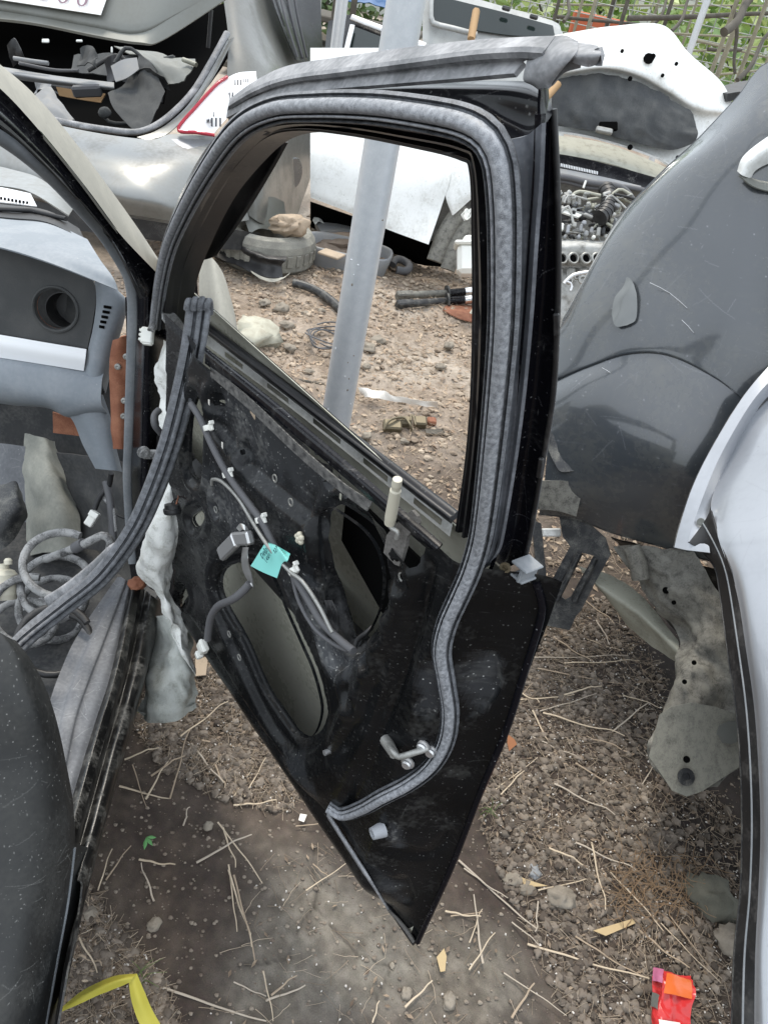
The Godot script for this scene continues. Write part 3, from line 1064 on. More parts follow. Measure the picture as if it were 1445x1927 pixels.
	plate(st, lay("s", [724, 1008, .004, 740, 990, .004, 762, 972, .004, 775, 960, .004, 785, 972, .004, 788, 985, .004, 770, 1010, .004, 757, 1030, .004, 750, 1066, .004, 742, 1062, .004, 722, 1040, .004]), .005)
	obj("foam_pad", st, M.foam, t)
	st = mesh_tool()
	var ka = DS(733, 985, .02)
	var kb = DS(748, 902, .03)
	lathe(st, ka, kb - ka, [[0, -.002], [.0058, 0], [.0064, .01], [.0060, .05], [.0046, .052], [.0054, .058], [.005, .066], [0, .067]], 16)
	obj("lock_knob", st, M.cream_plastic, t)
	st = mesh_tool()
	tube(st, even(PackedVector3Array([ka, DS(736, 993, .02), DS(748, 1002, .018), DS(746, 1014, .01)]), .003), .0028, 8)
	obj("lock_rod", st, M.alloy, t)
	# wiring harness, rods and clips
	st = mesh_tool()
	tube(st, even(lay("s", [360, 760, .012, 378, 790, .014, 400, 840, .014, 430, 895, .014, 470, 950, .013, 495, 985, .013, 520, 1035, .01, 545, 1070, .01, 575, 1120, .01, 605, 1170, .01, 640, 1205, .01, 665, 1225, .01]), .008), .0052, 8)
	tube(st, even(lay("s", [548, 1075, .012, 562, 1130, .012, 590, 1180, .012, 625, 1210, .008, 655, 1225, .008]), .01), .003, 6)
	var loom = obj("wiring_harness", st, M.wire_grey, t)
	st = mesh_tool()
	tube(st, even(lay("s", [399, 912, .01, 401, 902, .012, 420, 908, .014, 450, 940, .016, 480, 990, .02, 510, 1035, .022, 545, 1075, .018, 570, 1095, .016, 600, 1140, .014, 625, 1190, .012]), .006), .0028, 8)
	obj("latch_rod", st, M.alloy, t)
	st = mesh_tool()
	tube(st, even(lay("s", [665, 1228, .004, 672, 1205, -.004, 690, 1190, -.01, 700, 1180, -.02]), .005), .003, 6)
	for k in 7:
		tube(st, even(lay("s", [612 + k * 2, 1130, .0, 616 + k * 3, 1145 + k, .004 - .002 * (k % 3), 620 + k * 3, 1165 + k * 2, -.002, 628 + k, 1185 + k, .004]), .006), .0012, 5)
	obj("loose_wires", st, M.wire_black, t)
	for c in [[392, 805, 403, 800], [428, 893, 440, 889], [490, 978, 502, 975], [552, 1075, 560, 1066], [512, 1040, 0, 0]]:
		if c[2] == 0:
			continue
		st = mesh_tool()
		var cc = DS(c[0], c[1], .012)
		var cx = (DS(c[2], c[3], .012) - cc).normalized()
		var cb = facing(cx, DN)
		lathe(st, cc - cb.y * .004, cb.y, [[.0068, 0], [.0072, .002], [.0072, .006], [.0068, .008]], 14)
		box(st, cc + cb.x * .011, cb, Vector3(.010, .012, .004), .001)
		box(st, cc + cb.x * .016 + cb.y * .005, cb, Vector3(.004, .006, .008), .001)
		obj("harness_clip", st, M.white_plastic, loom)
	st = mesh_tool()
	var pc = DS(564, 1013, .006)
	for k in 5:
		var th = TAU * k / 5
		blob(st, pc + DU * cos(th) * .005 + Vector3.UP * sin(th) * .005, Basis(), Vector3(.0045, .0045, .004), k, .1, 5, 8)
	box(st, pc, facing(DU, DN), Vector3(.007, .007, .01), .002)
	obj("push_pin", st, M.cream_plastic, t)
	for c in [[475, 772, .008, .010, M.cardboard], [393, 757, .0022, .004, M.paper_white], [418, 838, .0025, .005, M.paper_white], [640, 935, .002, .004, M.frame_pale]]:
		st = mesh_tool()
		var fc = DS(c[0], c[1], .004)
		plate(st, PackedVector3Array([fc - DU * c[2] - Vector3.UP * c[3], fc + DU * c[2] * .6 - Vector3.UP * c[3] * .6, fc + DU * c[2] + Vector3.UP * c[3] * .9, fc - DU * c[2] * .6 + Vector3.UP * c[3]]), .001)
		obj("paint_chip" if c[4] == M.paper_white else "torn_scrap", st, c[4], t)
	# silver handle bracket with a scrap of foil tape
	st = mesh_tool()
	for q in [[418, 1042, 444, 1016, .022], [442, 1014, 471, 1012, .02]]:
		var ha = DS(q[0], q[1], .014)
		var hb = DS(q[2], q[3], .016)
		box(st, (ha + hb) / 2.0, facing(hb - ha, DN), Vector3(ha.distance_to(hb) + .006, q[4], .012), .003)
	obj("handle_bracket", st, M.zinc, t)
	st = mesh_tool()
	loft(st, [lay("s", [446, 994, .012, 452, 985, .014, 464, 990, .014, 471, 1002, .014, 471, 1020, .014, 464, 1032, .012]), lay("s", [450, 1000, .018, 456, 996, .02, 462, 998, .02, 465, 1006, .02, 466, 1018, .02, 462, 1026, .018])], 16, 3, .001, .004)
	loft(st, [lay("s", [458, 1030, .012, 456, 1050, .014, 457, 1070, .014, 464, 1090, .012, 474, 1100, .01]), lay("s", [470, 1030, .014, 468, 1050, .02, 470, 1070, .018, 474, 1090, .016, 476, 1110, .01])], 20, 4, .001, .005, 4)
	obj("foil_tape", st, M.foil, t)
	# cable with a white plug hanging out at the bottom
	st = mesh_tool()
	var cable = even(lay("s", [470, 1098, .012, 458, 1112, .02, 438, 1128, .03, 412, 1140, .03, 398, 1160, .03, 393, 1185, .03, 391, 1203, .03]), .006)
	tube(st, cable, .0062, 8)
	var lead = obj("door_cable", st, M.wire_grey, t)
	st = mesh_tool()
	var pb = facing(DS(375, 1232, .03) - DS(391, 1203, .03), DN)
	box(st, DS(382, 1218, .03), pb, Vector3(.026, .020, .014), .002)
	box(st, DS(375, 1232, .03), pb, Vector3(.014, .014, .012), .002)
	box(st, DS(388, 1213, .033) + pb.z * .006, pb, Vector3(.008, .022, .006), .001)
	obj("cable_plug", st, M.white_plastic, lead)
	# folded paper tag lying over the harness
	var tg = thing("paper_tag", "folded turquoise paper tag with handwriting, tucked behind the door harness", "paper tag", DS(510, 1050, .02))
	st = mesh_tool()
	var ta = lay("s", [472, 1065, .026, 498, 1024, .022])
	var tb = lay("s", [521, 1088, .026, 531, 1060, .022])
	loft(st, [PackedVector3Array([ta[0], ta[1], DS(503, 1021, .016), DS(508, 1021, .009)]), PackedVector3Array([DS(495, 1077, .028), DS(514, 1042, .024), DS(524, 1030, .02), DS(522, 1030, .01)]), PackedVector3Array([tb[0], tb[1], DS(541, 1055, .022), DS(546, 1042, .012)])], 16, 8, .0005, .001)
	obj("note", st, M.teal_paper, tg)
	st = mesh_tool()
	loft(st, [PackedVector3Array([DS(508, 1021, .009), DS(526, 1030, .012), DS(546, 1042, .014)]), PackedVector3Array([DS(500, 1040, .012), DS(520, 1050, .014), DS(540, 1058, .016)])], 12, 3, .0005)
	obj("folded_flap", st, M.teal_paper, tg)
	var tx = (tb[1] - ta[1]).normalized()
	var tn = (ta[0] - ta[1]).cross(tb[1] - ta[1]).normalized()
	if tn.dot(EYE - ta[0]) < 0:
		tn = -tn
	var ty = (ta[1] - ta[0]).normalized()
	lettering(tg, "handwriting", "Delp", DS(497, 1040, .03), ty, tn, .008, M.ink)
	lettering(tg, "handwriting", "4321", DS(505, 1048, .031), ty, tn, .004, M.ink)
	lettering(tg, "handwriting", "127", DS(519, 1035, .03), ty, tn, .006, M.ink)
	lettering(tg, "handwriting", "····", DS(500, 1055, .031), tx, tn, .007, M.ink)


# ---------- the stripped black car on the left ----------
func strip_loft(called: String, rails: Array, m: Material, parent: Node3D, nu := 30, nv := 3, thick := .003, ripple := 0.0, label := ""):
	var st = mesh_tool()
	loft(st, rails, nu, nv, thick, ripple)
	return obj(called, st, m, parent, label)

func left_car():
	var AP0 = Vector3(-.45, .9, 0)
	var APN = Vector3(1, .3, 0).normalized()
	var t = thing("black_car", "stripped black car with grey dashboard showing through its bare front door opening", "car", Vector3(-.75, 0, -1.2))
	var a = func(l, off): return flat(l, AP0 + APN * off, APN)
	# windscreen pillar
	strip_loft("pillar_outer_skin", [a.call([-30, 96, 60, 172, 130, 252, 200, 345, 262, 432, 310, 505], -.02), a.call([-30, 112, 40, 182, 112, 262, 180, 352, 244, 440, 300, 508], .0), a.call([-30, 138, 30, 195, 95, 270, 160, 352, 226, 440, 294, 512], .01)], M.beige_dust, t, 40, 4)
	strip_loft("pillar", [a.call([-30, 138, 30, 195, 95, 270, 160, 352, 226, 440, 294, 512], .01), a.call([-30, 165, 30, 222, 100, 300, 165, 380, 225, 460, 284, 545], .0), a.call([-30, 190, 34, 246, 105, 318, 170, 395, 222, 460, 276, 560], .012), a.call([-30, 225, 40, 274, 115, 342, 175, 408, 226, 476, 262, 556], .0)], M.black_paint, t, 40, 4)
	strip_loft("pillar_groove_trim", [a.call([-30, 200, 34, 254, 105, 326, 168, 400, 220, 466, 270, 560], .016), a.call([-30, 212, 36, 262, 110, 334, 172, 404, 222, 470, 266, 562], .016)], M.black_plastic, t, 40, 1)
	# grey door opening rubber, down the pillar to the sill
	var g0 := PackedVector3Array()
	for q in [[-30, 236, .95], [40, 284, 1.02], [100, 336, 1.10], [155, 395, 1.2], [193, 440, 1.27], [222, 484, 1.32], [242, 522, 1.35], [249, 565, 1.38], [249, 618, 1.41], [246, 711, 1.47], [242, 836, 1.56], [240, 898, 1.61], [244, 985, 1.68], [250, 1060, 1.7]]:
		g0.append(P(q[0], q[1], q[2]))
	var st = mesh_tool()
	sweep(st, even(g0, .01), [[-.0085, -.006], [-.0085, .004], [-.006, .007], [.005, .007], [.0085, .002], [.0085, -.006]], (EYE - P(240, 700, 1.45)).normalized())
	obj("opening_rubber", st, M.grey_trim, t)
	# hinge pillar
	strip_loft("hinge_pillar", [lay("p", [236, 560, 1.47, 240, 711, 1.55, 236, 836, 1.65, 236, 992, 1.76, 248, 1090, 1.76]), lay("p", [258, 545, 1.44, 258, 711, 1.51, 254, 836, 1.6, 254, 992, 1.71, 262, 1090, 1.71]), lay("p", [278, 540, 1.39, 276, 711, 1.46, 274, 836, 1.54, 272, 992, 1.64, 276, 1100, 1.64]), lay("p", [296, 520, 1.44, 300, 711, 1.5, 296, 836, 1.58, 292, 992, 1.66, 290, 1110, 1.64]), lay("p", [330, 520, 1.6, 340, 711, 1.65, 345, 836, 1.7, 340, 992, 1.76, 330, 1130, 1.75])], M.black_end, t, 40, 4)
	st = mesh_tool()
	var hb = P(270, 850, 1.52)
	lathe(st, hb, Vector3(.6, .1, .8), [[.012, 0], [.012, .004], [.008, .005], [.008, .010], [.004, .011], [.0, .009]], 14)
	box(st, P(286, 855, 1.53), facing(R, Vector3(.6, .1, .8)), Vector3(.035, .02, .006), .002)
	obj("check_strap_bolt", st, M.coil, t)
	st = mesh_tool()
	var wc = P(278, 632, 1.40)
	var wb = facing(R * .98 - U * .1, -FW)
	box(st, wc, wb, Vector3(.020, .028, .016), .002)
	for k in 3:
		box(st, wc - wb.x * .010 + wb.y * (.008 - .008 * k), wb, Vector3(.006, .005, .016), .001)
	box(st, wc - wb.y * .014 + wb.x * .001, wb, Vector3(.015, .004, .012), .001)
	obj("wiring_connector", st, M.white_plastic, t)
	st = mesh_tool()
	rod(st, P(284, 622, 1.39), P(290, 606, 1.4), .006)
	obj("connector_lead", st, M.coil, t)
	strip_loft("pillar_bracket", [lay("p", [306, 575, 1.36, 330, 590, 1.38, 350, 615, 1.4]), lay("p", [308, 600, 1.35, 326, 625, 1.37, 345, 655, 1.39])], M.coil, t, 10, 3, .003)
	# outside of the front wing beyond the door
	strip_loft("front_wing", [lay("p", [375, 470, 1.75, 375, 560, 1.72, 378, 640, 1.72]), lay("p", [400, 486, 1.7, 410, 560, 1.68, 418, 660, 1.66]), lay("p", [418, 510, 1.74, 436, 580, 1.73, 448, 680, 1.7]), lay("p", [426, 530, 1.85, 444, 600, 1.84, 455, 690, 1.8])], M.beige_dust, t, 20, 5)
	# bottom of the windscreen and scuttle
	strip_loft("scuttle_panel", [lay("p", [-60, 300, 2.0, 20, 318, 2.0, 80, 338, 1.98, 140, 390, 1.9]), lay("p", [-60, 345, 1.9, 20, 352, 1.9, 65, 365, 1.88, 130, 405, 1.8])], M.silver_sedan, t, 16, 3)
	var sgr = strip_loft("scuttle_grille", [lay("p", [-60, 346, 1.86, 0, 352, 1.86, 58, 364, 1.85]), lay("p", [-60, 376, 1.84, 0, 380, 1.84, 70, 388, 1.83])], M.light_trim, t, 10, 2)
	for k in 9:
		st = mesh_tool()
		box(st, P(-4 + k * 7, 372 + k * 1.2, 1.835), facing(R, -FW), Vector3(.004, .006, .003), .0)
		obj("grille_slot", st, M.hole_dark, sgr)
	strip_loft("wiper_cowl", [lay("p", [-60, 378, 1.8, 20, 386, 1.8, 90, 396, 1.76, 150, 430, 1.7]), lay("p", [-60, 404, 1.7, 20, 410, 1.7, 90, 418, 1.68, 160, 452, 1.6])], M.black_plastic, t, 16, 3)
	st = mesh_tool()
	tube(st, lay("p", [-40, 392, 1.74, 60, 396, 1.74, 125, 412, 1.7]), .005, 8)
	obj("wiper_arm", st, M.wire_black, t)
	# dashboard
	strip_loft("dash_top", [lay("p", [-60, 402, 1.72, 20, 410, 1.72, 90, 417, 1.7, 165, 450, 1.6]), lay("p", [-60, 420, 1.6, 20, 430, 1.6, 100, 442, 1.58, 190, 490, 1.5]), lay("p", [-60, 432, 1.53, 20, 440, 1.53, 110, 470, 1.5, 212, 520, 1.46]), lay("p", [-60, 452, 1.49, 20, 470, 1.48, 110, 500, 1.47, 222, 546, 1.455])], M.dash_blue, t, 24, 5)
	var Z0 = Vector3(0, 0, -1.345)
	var ZN = Vector3(.12, .25, 1).normalized()
	var hole := PackedVector3Array()
	for k in 22:
		hole.append(H(105 + 42 * cos(TAU * k / 22), 582 + 39 * sin(TAU * k / 22), Z0, ZN))
	st = mesh_tool()
	plate(st, flat([-60, 440, 20, 456, 110, 486, 165, 508, 181, 540, 181, 570, 174, 615, 165, 656, 80, 645, -60, 622], Z0, ZN), .006, [hole])
	var face = obj("dash_face", st, M.dash_dark, t)
	strip_loft("dash_core", [lay("p", [-80, 480, 1.7, 60, 500, 1.68, 215, 560, 1.6]), lay("p", [-80, 620, 1.75, 60, 640, 1.72, 212, 650, 1.64]), lay("p", [-80, 740, 1.78, 60, 750, 1.76, 190, 760, 1.7])], M.footwell, t, 10, 3, .004)
	st = mesh_tool()
	var hc = H(105, 582, Z0, ZN)
	lathe(st, hc, ZN, [[.047, .0], [.046, .004], [.043, .005], [.0405, .003], [.0395, -.01]], 30)
	obj("air_vent_ring", st, M.dash_dark, face)
	st = mesh_tool()
	lathe(st, hc - ZN * .006, ZN, [[.0415, .006], [.0405, .001], [.040, -.008]], 24)
	obj("rusty_rim", st, M.rust, face)
	st = mesh_tool()
	var dk = Vector3(.10, -.02, 0)
	lathe(st, hc + Vector3(.006, -.008, -.02), ZN, [[.036, .0], [.034, .0], [.033, -.04], [.030, -.05], [.0, -.05]], 24)
	obj("vent_duct", st, M.black_plastic, face)
	strip_loft("silver_trim_strip", [flat([-60, 620, 20, 633, 90, 645, 163, 657], Z0 + ZN * .012, ZN), flat([-60, 640, 20, 652, 90, 664, 161, 676], Z0 + ZN * .018, ZN), flat([-60, 664, 20, 676, 90, 687, 158, 698], Z0 + ZN * .012, ZN)], M.light_trim, t, 16, 4)
	strip_loft("glovebox_panel", [flat([-60, 662, 20, 675, 90, 686, 158, 698, 196, 700], Z0 + ZN * .008, ZN), flat([-60, 675, 20, 688, 90, 700, 150, 714, 192, 720], Z0 + ZN * .03, ZN), flat([-60, 715, 20, 730, 90, 745, 150, 756, 191, 758], Z0 + ZN * .04, ZN), flat([-60, 742, 20, 755, 90, 764, 130, 780, 200, 775], Z0 + ZN * .02, ZN), flat([-60, 748, 20, 762, 90, 768, 132, 786, 204, 784], Z0 - ZN * .03, ZN)], M.dash_blue, t, 24, 5)
	strip_loft("dash_end_leg", [flat([122, 772, 140, 796, 156, 836, 180, 882], Z0 - ZN * .0, ZN), flat([150, 756, 165, 796, 182, 836, 200, 884], Z0 + ZN * .022, ZN), flat([180, 750, 194, 790, 205, 836, 220, 886], Z0 + ZN * .018, ZN), flat([194, 742, 210, 790, 218, 836, 231, 888], Z0 + ZN * .0, ZN)], M.dash_blue, t, 20, 4)
	var dend = strip_loft("dash_end", [flat([178, 520, 182, 565, 176, 615, 167, 655, 158, 705], Z0 + ZN * .004, ZN), flat([190, 522, 196, 565, 190, 615, 178, 655, 170, 710], Z0 + ZN * .022, ZN), flat([212, 532, 222, 566, 214, 610, 200, 655, 188, 712], Z0 + ZN * .018, ZN), flat([220, 544, 238, 566, 230, 606, 215, 655, 195, 730], Z0 - ZN * .005, ZN), flat([222, 548, 240, 570, 234, 606, 220, 655, 200, 740], Z0 - ZN * .04, ZN)], M.dash_blue, t, 24, 4)
	for k in 5:
		st = mesh_tool()
		var c = H(203 - k * 2.7, 578 + k * 9.3, Z0 + ZN * .0245, ZN)
		box(st, c, facing(R * .99 - U * .16, ZN), Vector3(.0155 - k * .0012, .0055, .003), .0008)
		obj("demister_slot", st, M.hole_dark, dend)
	var rbr = strip_loft("rusty_bracket", [lay("p", [212, 640, 1.53, 205, 700, 1.57, 208, 760, 1.6, 212, 845, 1.64]), lay("p", [226, 636, 1.51, 222, 700, 1.56, 222, 760, 1.59, 226, 845, 1.63]), lay("p", [246, 630, 1.52, 244, 700, 1.56, 242, 760, 1.6, 242, 845, 1.64])], M.rust, t, 26, 6, .003, .006)
	for q in [[238, 671], [234, 754], [233, 783], [222, 690]]:
		st = mesh_tool()
		lathe(st, P(q[0], q[1], 1.535 + (q[1] - 671) * .0006), Vector3(.1, .2, 1), [[.006, -.01], [.006, .002], [.003, .003], [.0, .001]], 10)
		obj("rusty_bolt", st, M.alloy, rbr)
	strip_loft("rusty_crossmember", [lay("p", [100, 775, 1.8, 150, 790, 1.8]), lay("p", [100, 815, 1.82, 160, 822, 1.82])], M.rust, t, 8, 3, .004, .006)
	# footwell
	strip_loft("bulkhead", [lay("p", [-80, 640, 1.95, 80, 660, 1.95, 280, 680, 1.85]), lay("p", [-80, 800, 2.1, 80, 820, 2.08, 280, 850, 1.9]), lay("p", [-80, 960, 2.12, 80, 980, 2.06, 280, 1000, 1.88]), lay("p", [-80, 1300, 1.95, 60, 1330, 1.85, 200, 1330, 1.78])], M.footwell, t, 16, 6, .004, .01)
	strip_loft("footwell_liner", [lay("p", [110, 850, 1.9, 160, 860, 1.86, 232, 870, 1.76]), lay("p", [130, 920, 1.93, 180, 930, 1.87, 240, 950, 1.76]), lay("p", [150, 1030, 1.92, 200, 1040, 1.86, 250, 1060, 1.76])], M.footwell, t, 16, 5, .004, .02)
	strip_loft("side_carpet", [lay("p", [-60, 832, 1.98, 0, 834, 1.98, 48, 840, 1.98]), lay("p", [-60, 980, 2.0, 0, 990, 1.99, 52, 1000, 1.98])], M.mat_grey, t, 10, 4)
	strip_loft("carpet_hump", [lay("p", [46, 815, 2.0, 46, 870, 1.98, 50, 940, 1.95, 46, 1050, 1.92]), lay("p", [58, 818, 1.95, 66, 870, 1.92, 76, 940, 1.88, 80, 1040, 1.85]), lay("p", [85, 822, 1.94, 95, 870, 1.91, 112, 940, 1.87, 120, 1040, 1.84]), lay("p", [105, 830, 1.98, 118, 880, 1.95, 142, 940, 1.92, 156, 1030, 1.88])], M.carpet, t, 24, 5, .004, .012)
	strip_loft("foot_duct", [lay("p", [-60, 930, 1.8, 0, 915, 1.8, 30, 905, 1.8, 44, 925, 1.8]), lay("p", [-60, 975, 1.74, 0, 965, 1.74, 36, 950, 1.75, 54, 960, 1.78]), lay("p", [-60, 1045, 1.76, 0, 1035, 1.76, 40, 1000, 1.78, 56, 975, 1.8])], M.bracket_black, t, 20, 5, .004, .01)
	for q in [[[210, 890, 1.68, 205, 915, 1.7, 188, 935, 1.7, 178, 960, 1.7], .006, "wire_black"], [[200, 905, 1.7, 208, 945, 1.7, 212, 990, 1.7, 214, 1030, 1.7], .008, "wire_grey"], [[196, 940, 1.71, 215, 965, 1.7, 236, 975, 1.7], .003, "wire_black"], [[190, 935, 1.71, 212, 955, 1.7, 218, 1000, 1.7], .005, "coil"]]:
		st = mesh_tool()
		tube(st, even(lay("p", q[0]), .008), q[1], 8)
		obj("footwell_wire", st, M[q[2]], t)
	st = mesh_tool()
	var fb = facing(P(182, 968, 1.69) - P(168, 990, 1.69), -FW)
	box(st, P(174, 976, 1.68), fb, Vector3(.034, .018, .014), .002)
	box(st, P(178, 968, 1.675), fb, Vector3(.012, .020, .014), .001)
	obj("loom_connector", st, M.white_plastic, t)
	st = mesh_tool()
	plate(st, PackedVector3Array([Vector3(-1.7, .19, -.1), Vector3(-.47, .19, -.1), Vector3(-.47, .19, -1.75), Vector3(-1.7, .19, -1.75)]), .01)
	obj("floor_pan", st, M.footwell, t)
	# sill
	var s0 = lay("g", [246, 1106, .33, 222, 1215, .33, 203, 1290, .33, 178, 1365, .33, 138, 1500, .33, 112, 1600, .33])
	strip_loft("sill_cover", [lay("g", [222, 1085, .335, 150, 1190, .335, 118, 1255, .335, 92, 1330, .335, 80, 1420, .335, 60, 1520, .335]), lay("g", [228, 1086, .335, 168, 1200, .335, 140, 1265, .335, 115, 1340, .335, 98, 1440, .335, 75, 1540, .335]), lay("g", [232, 1088, .342, 174, 1203, .342, 147, 1267, .342, 122, 1342, .342, 104, 1445, .342, 80, 1545, .342]), lay("g", [238, 1092, .342, 192, 1210, .342, 165, 1280, .342, 140, 1352, .342, 118, 1460, .342, 90, 1560, .342]), lay("g", [240, 1094, .336, 198, 1212, .336, 171, 1282, .336, 147, 1354, .336, 122, 1465, .336, 94, 1565, .336]), lay("g", [244, 1100, .336, 214, 1214, .336, 190, 1288, .336, 166, 1360, .336, 130, 1485, .336, 104, 1585, .336]), s0], M.mat_grey, t, 50, 4)
	st = mesh_tool()
	loft(st, [s0, lay("g", [252, 1102, .345, 230, 1215, .345, 210, 1295, .345, 186, 1370, .345, 147, 1510, .345, 120, 1615, .345]), lay("g", [266, 1105, .335, 242, 1220, .335, 222, 1300, .335, 200, 1380, .335, 158, 1525, .335, 130, 1630, .335])], 60, 4, .002, .002)
	loft(st, [lay("g", [266, 1105, .335, 242, 1220, .335, 222, 1300, .335, 200, 1380, .335, 158, 1525, .335, 130, 1630, .335]), lay("g", [274, 1110, .315, 250, 1228, .315, 230, 1306, .315, 208, 1385, .315, 166, 1535, .315, 138, 1640, .315]), lay("g", [284, 1118, .325, 262, 1236, .325, 242, 1316, .325, 218, 1396, .325, 178, 1545, .325, 146, 1655, .325]), lay("g", [296, 1128, .31, 280, 1240, .31, 256, 1330, .31, 232, 1412, .31, 190, 1565, .31, 155, 1690, .31]), lay("g", [303, 1140, .26, 292, 1210, .26, 253, 1344, .26, 215, 1488, .26, 180, 1610, .26, 145, 1731, .26, 114, 1904, .26, 100, 1990, .26]), lay("g", [303, 1180, .12, 286, 1245, .12, 248, 1375, .12, 208, 1515, .12, 172, 1640, .12, 138, 1755, .12, 108, 1915, .12, 98, 2000, .12])], 60, 4, .003, .003)
	obj("sill_rubber", st, M.sill_black, t)
	st = mesh_tool()
	blob(st, G(258, 1098, .345), Basis(), Vector3(.018, .008, .02), 5, .3)
	obj("rust_patch", st, M.rust, t)
	# dark centre pillar close to the camera
	var p1 = lay("p", [30, 1205, 1.02, 58, 1240, 1.03, 87, 1295, 1.05, 108, 1359, 1.07, 125, 1436, 1.1, 138, 1510, 1.12, 141, 1590, 1.14, 128, 1700, 1.15, 108, 1810, 1.14, 84, 1945, 1.12])
	strip_loft("centre_pillar_trim", [lay("p", [-90, 1150, 1.0, -90, 1200, .99, -80, 1260, .98, -70, 1320, .98, -60, 1400, .99, -50, 1480, 1.0, -50, 1580, 1.0, -60, 1700, 1.0, -70, 1820, 1.0, -80, 1960, .98]), lay("p", [-10, 1185, .985, 10, 1220, .985, 30, 1280, .99, 50, 1345, 1.0, 62, 1425, 1.02, 70, 1500, 1.03, 70, 1590, 1.04, 60, 1700, 1.04, 40, 1815, 1.03, 20, 1950, 1.02]), lay("p", [18, 1200, 1.0, 44, 1236, 1.005, 70, 1292, 1.02, 90, 1356, 1.035, 106, 1434, 1.06, 120, 1508, 1.08, 126, 1590, 1.1, 112, 1700, 1.11, 92, 1812, 1.1, 68, 1946, 1.08]), p1], M.seat_dark, t, 50, 6)
	st = mesh_tool()
	tube(st, even(lay("p", [141, 1596, 1.138, 128, 1700, 1.148, 108, 1810, 1.138, 84, 1945, 1.118]), .015), .0022, 8)
	obj("trim_edge_bead", st, M.grey_trim, t)
	strip_loft("pillar_base", [lay("p", [141, 1586, 1.15, 128, 1700, 1.16, 108, 1810, 1.15, 84, 1945, 1.13]), lay("p", [158, 1592, 1.19, 142, 1705, 1.2, 118, 1815, 1.2, 92, 1950, 1.2]), lay("p", [182, 1600, 1.25, 146, 1728, 1.27, 124, 1850, 1.28, 106, 1960, 1.29])], M.seat_dark, t, 30, 4)

	# ---- things lying in and on it ----
	var spot_ = [[P(92, 1185, 1.76), P(112, 1046, 1.57), .064, 3.4, .0082, "dusty grey coil spring with wide loops, topmost of the springs in the footwell", .3], [P(30, 1225, 1.74), P(52, 1135, 1.58), .062, 2.2, .0080, "grey worn coil spring at the left edge, leaning under the wide loops", 1.2], [P(104, 1212, 1.52), P(101, 1200, 1.49), .064, 1.15, .0070, "black shiny coil ring resting nearest to the sill cover", 2.0]]
	for k in spot_.size():
		var q = spot_[k]
		var o = thing("coil_spring", q[5], "coil spring", (q[0] + q[1]) / 2.0, "coil springs heaped in the footwell")
		var axis = (q[1] - q[0])
		var e1 = axis.cross(Vector3.UP).normalized()
		var e2 = e1.cross(axis.normalized())
		var hp := PackedVector3Array()
		var nn = int(q[3] * 26)
		for i in nn + 1:
			var th = TAU * i / 26.0 + q[6]
			hp.append(q[0] + axis * (float(i) / nn) + (e1 * cos(th) + e2 * sin(th)) * q[2])
		st = mesh_tool()
		tube(st, hp, q[4], 10)
		obj("coil", st, M.black_plastic if k == 2 else M.coil, o)
	var w = thing("loose_weatherstrip", "loose black ribbed rubber weatherstrip draped from the door hinge down into the footwell", "weatherstrip", P(250, 1010, 1.3))
	var wp = even(lay("p", [374, 582, 1.22, 366, 640, 1.22, 350, 720, 1.24, 322, 830, 1.27, 288, 925, 1.3, 250, 1005, 1.33, 190, 1085, 1.36, 120, 1142, 1.38, 60, 1190, 1.36, 10, 1240, 1.3]), .012)
	st = mesh_tool()
	sweep(st, wp, [[-.0185, -.004], [-.019, .003], [-.0165, .0075], [-.0125, .0078], [-.011, .002], [-.0085, .002], [-.007, .0085], [-.001, .0095], [.001, .003], [.003, .003], [.0045, .009], [.012, .010], [.0165, .007], [.019, .001], [.0185, -.004]], -FW, 1.0, .84)
	obj("strip", st, M.rubber, w)
	st = mesh_tool()
	for k in 4:
		var off = (k - 1.5) * .0098
		var hp := PackedVector3Array()
		var bse = P(374, 586, 1.218)
		var tp = P(376, 562, 1.20)
		var sd = (P(396, 586, 1.218) - bse).normalized()
		for i in 9:
			var th = PI * i / 8.0
			hp.append(bse + sd * off + (tp - bse) * sin(th) * (1.0 - .12 * absf(k - 1.5)) - FW * cos(th) * .012)
		tube(st, hp, .0053, 8)
	obj("folded_end", st, M.rubber, w)
	var fs = thing("flat_rubber_strip", "flat dusty grey rubber strip lying across the coil springs", "rubber strip", P(160, 1080, 1.45))
	st = mesh_tool()
	sweep(st, even(lay("p", [92, 1132, 1.5, 130, 1108, 1.46, 180, 1068, 1.42, 214, 1036, 1.4, 226, 1030, 1.4]), .01), [[-.011, -.004], [-.011, .003], [-.007, .006], [.007, .006], [.011, .003], [.011, -.004]], -FW)
	obj("strip", st, M.dusty_rubber, fs)
	var hs = thing("bent_hose", "bent grey hose with a crimped ferrule among the springs", "hose", P(150, 1030, 1.6))
	st = mesh_tool()
	tube(st, even(lay("p", [88, 1052, 1.66, 130, 1036, 1.62, 150, 1028, 1.6, 175, 1016, 1.58, 195, 1008, 1.58, 208, 1018, 1.58, 206, 1040, 1.6]), .008), .0085, 10)
	obj("tube", st, M.coil, hs)
	st = mesh_tool()
	rod(st, P(142, 1031, 1.608), P(158, 1023, 1.593), .0115, -1, 14)
	obj("ferrule", st, M.wire_grey, hs)
	st = mesh_tool()
	var bt = thing("plastic_bottle", "cream plastic reservoir bottle at the left edge beside the coil springs", "bottle", P(8, 1085, 1.62))
	lathe(st, P(6, 1128, 1.62), U, [[.0, 0], [.026, 0], [.028, .01], [.028, .05], [.022, .058], [.012, .062], [.012, .072]], 18)
	obj("body", st, M.cream_plastic, bt)
	st = mesh_tool()
	lathe(st, P(16, 1062, 1.6), U, [[.008, 0], [.008, .008], [.005, .012], [0, .013]], 12)
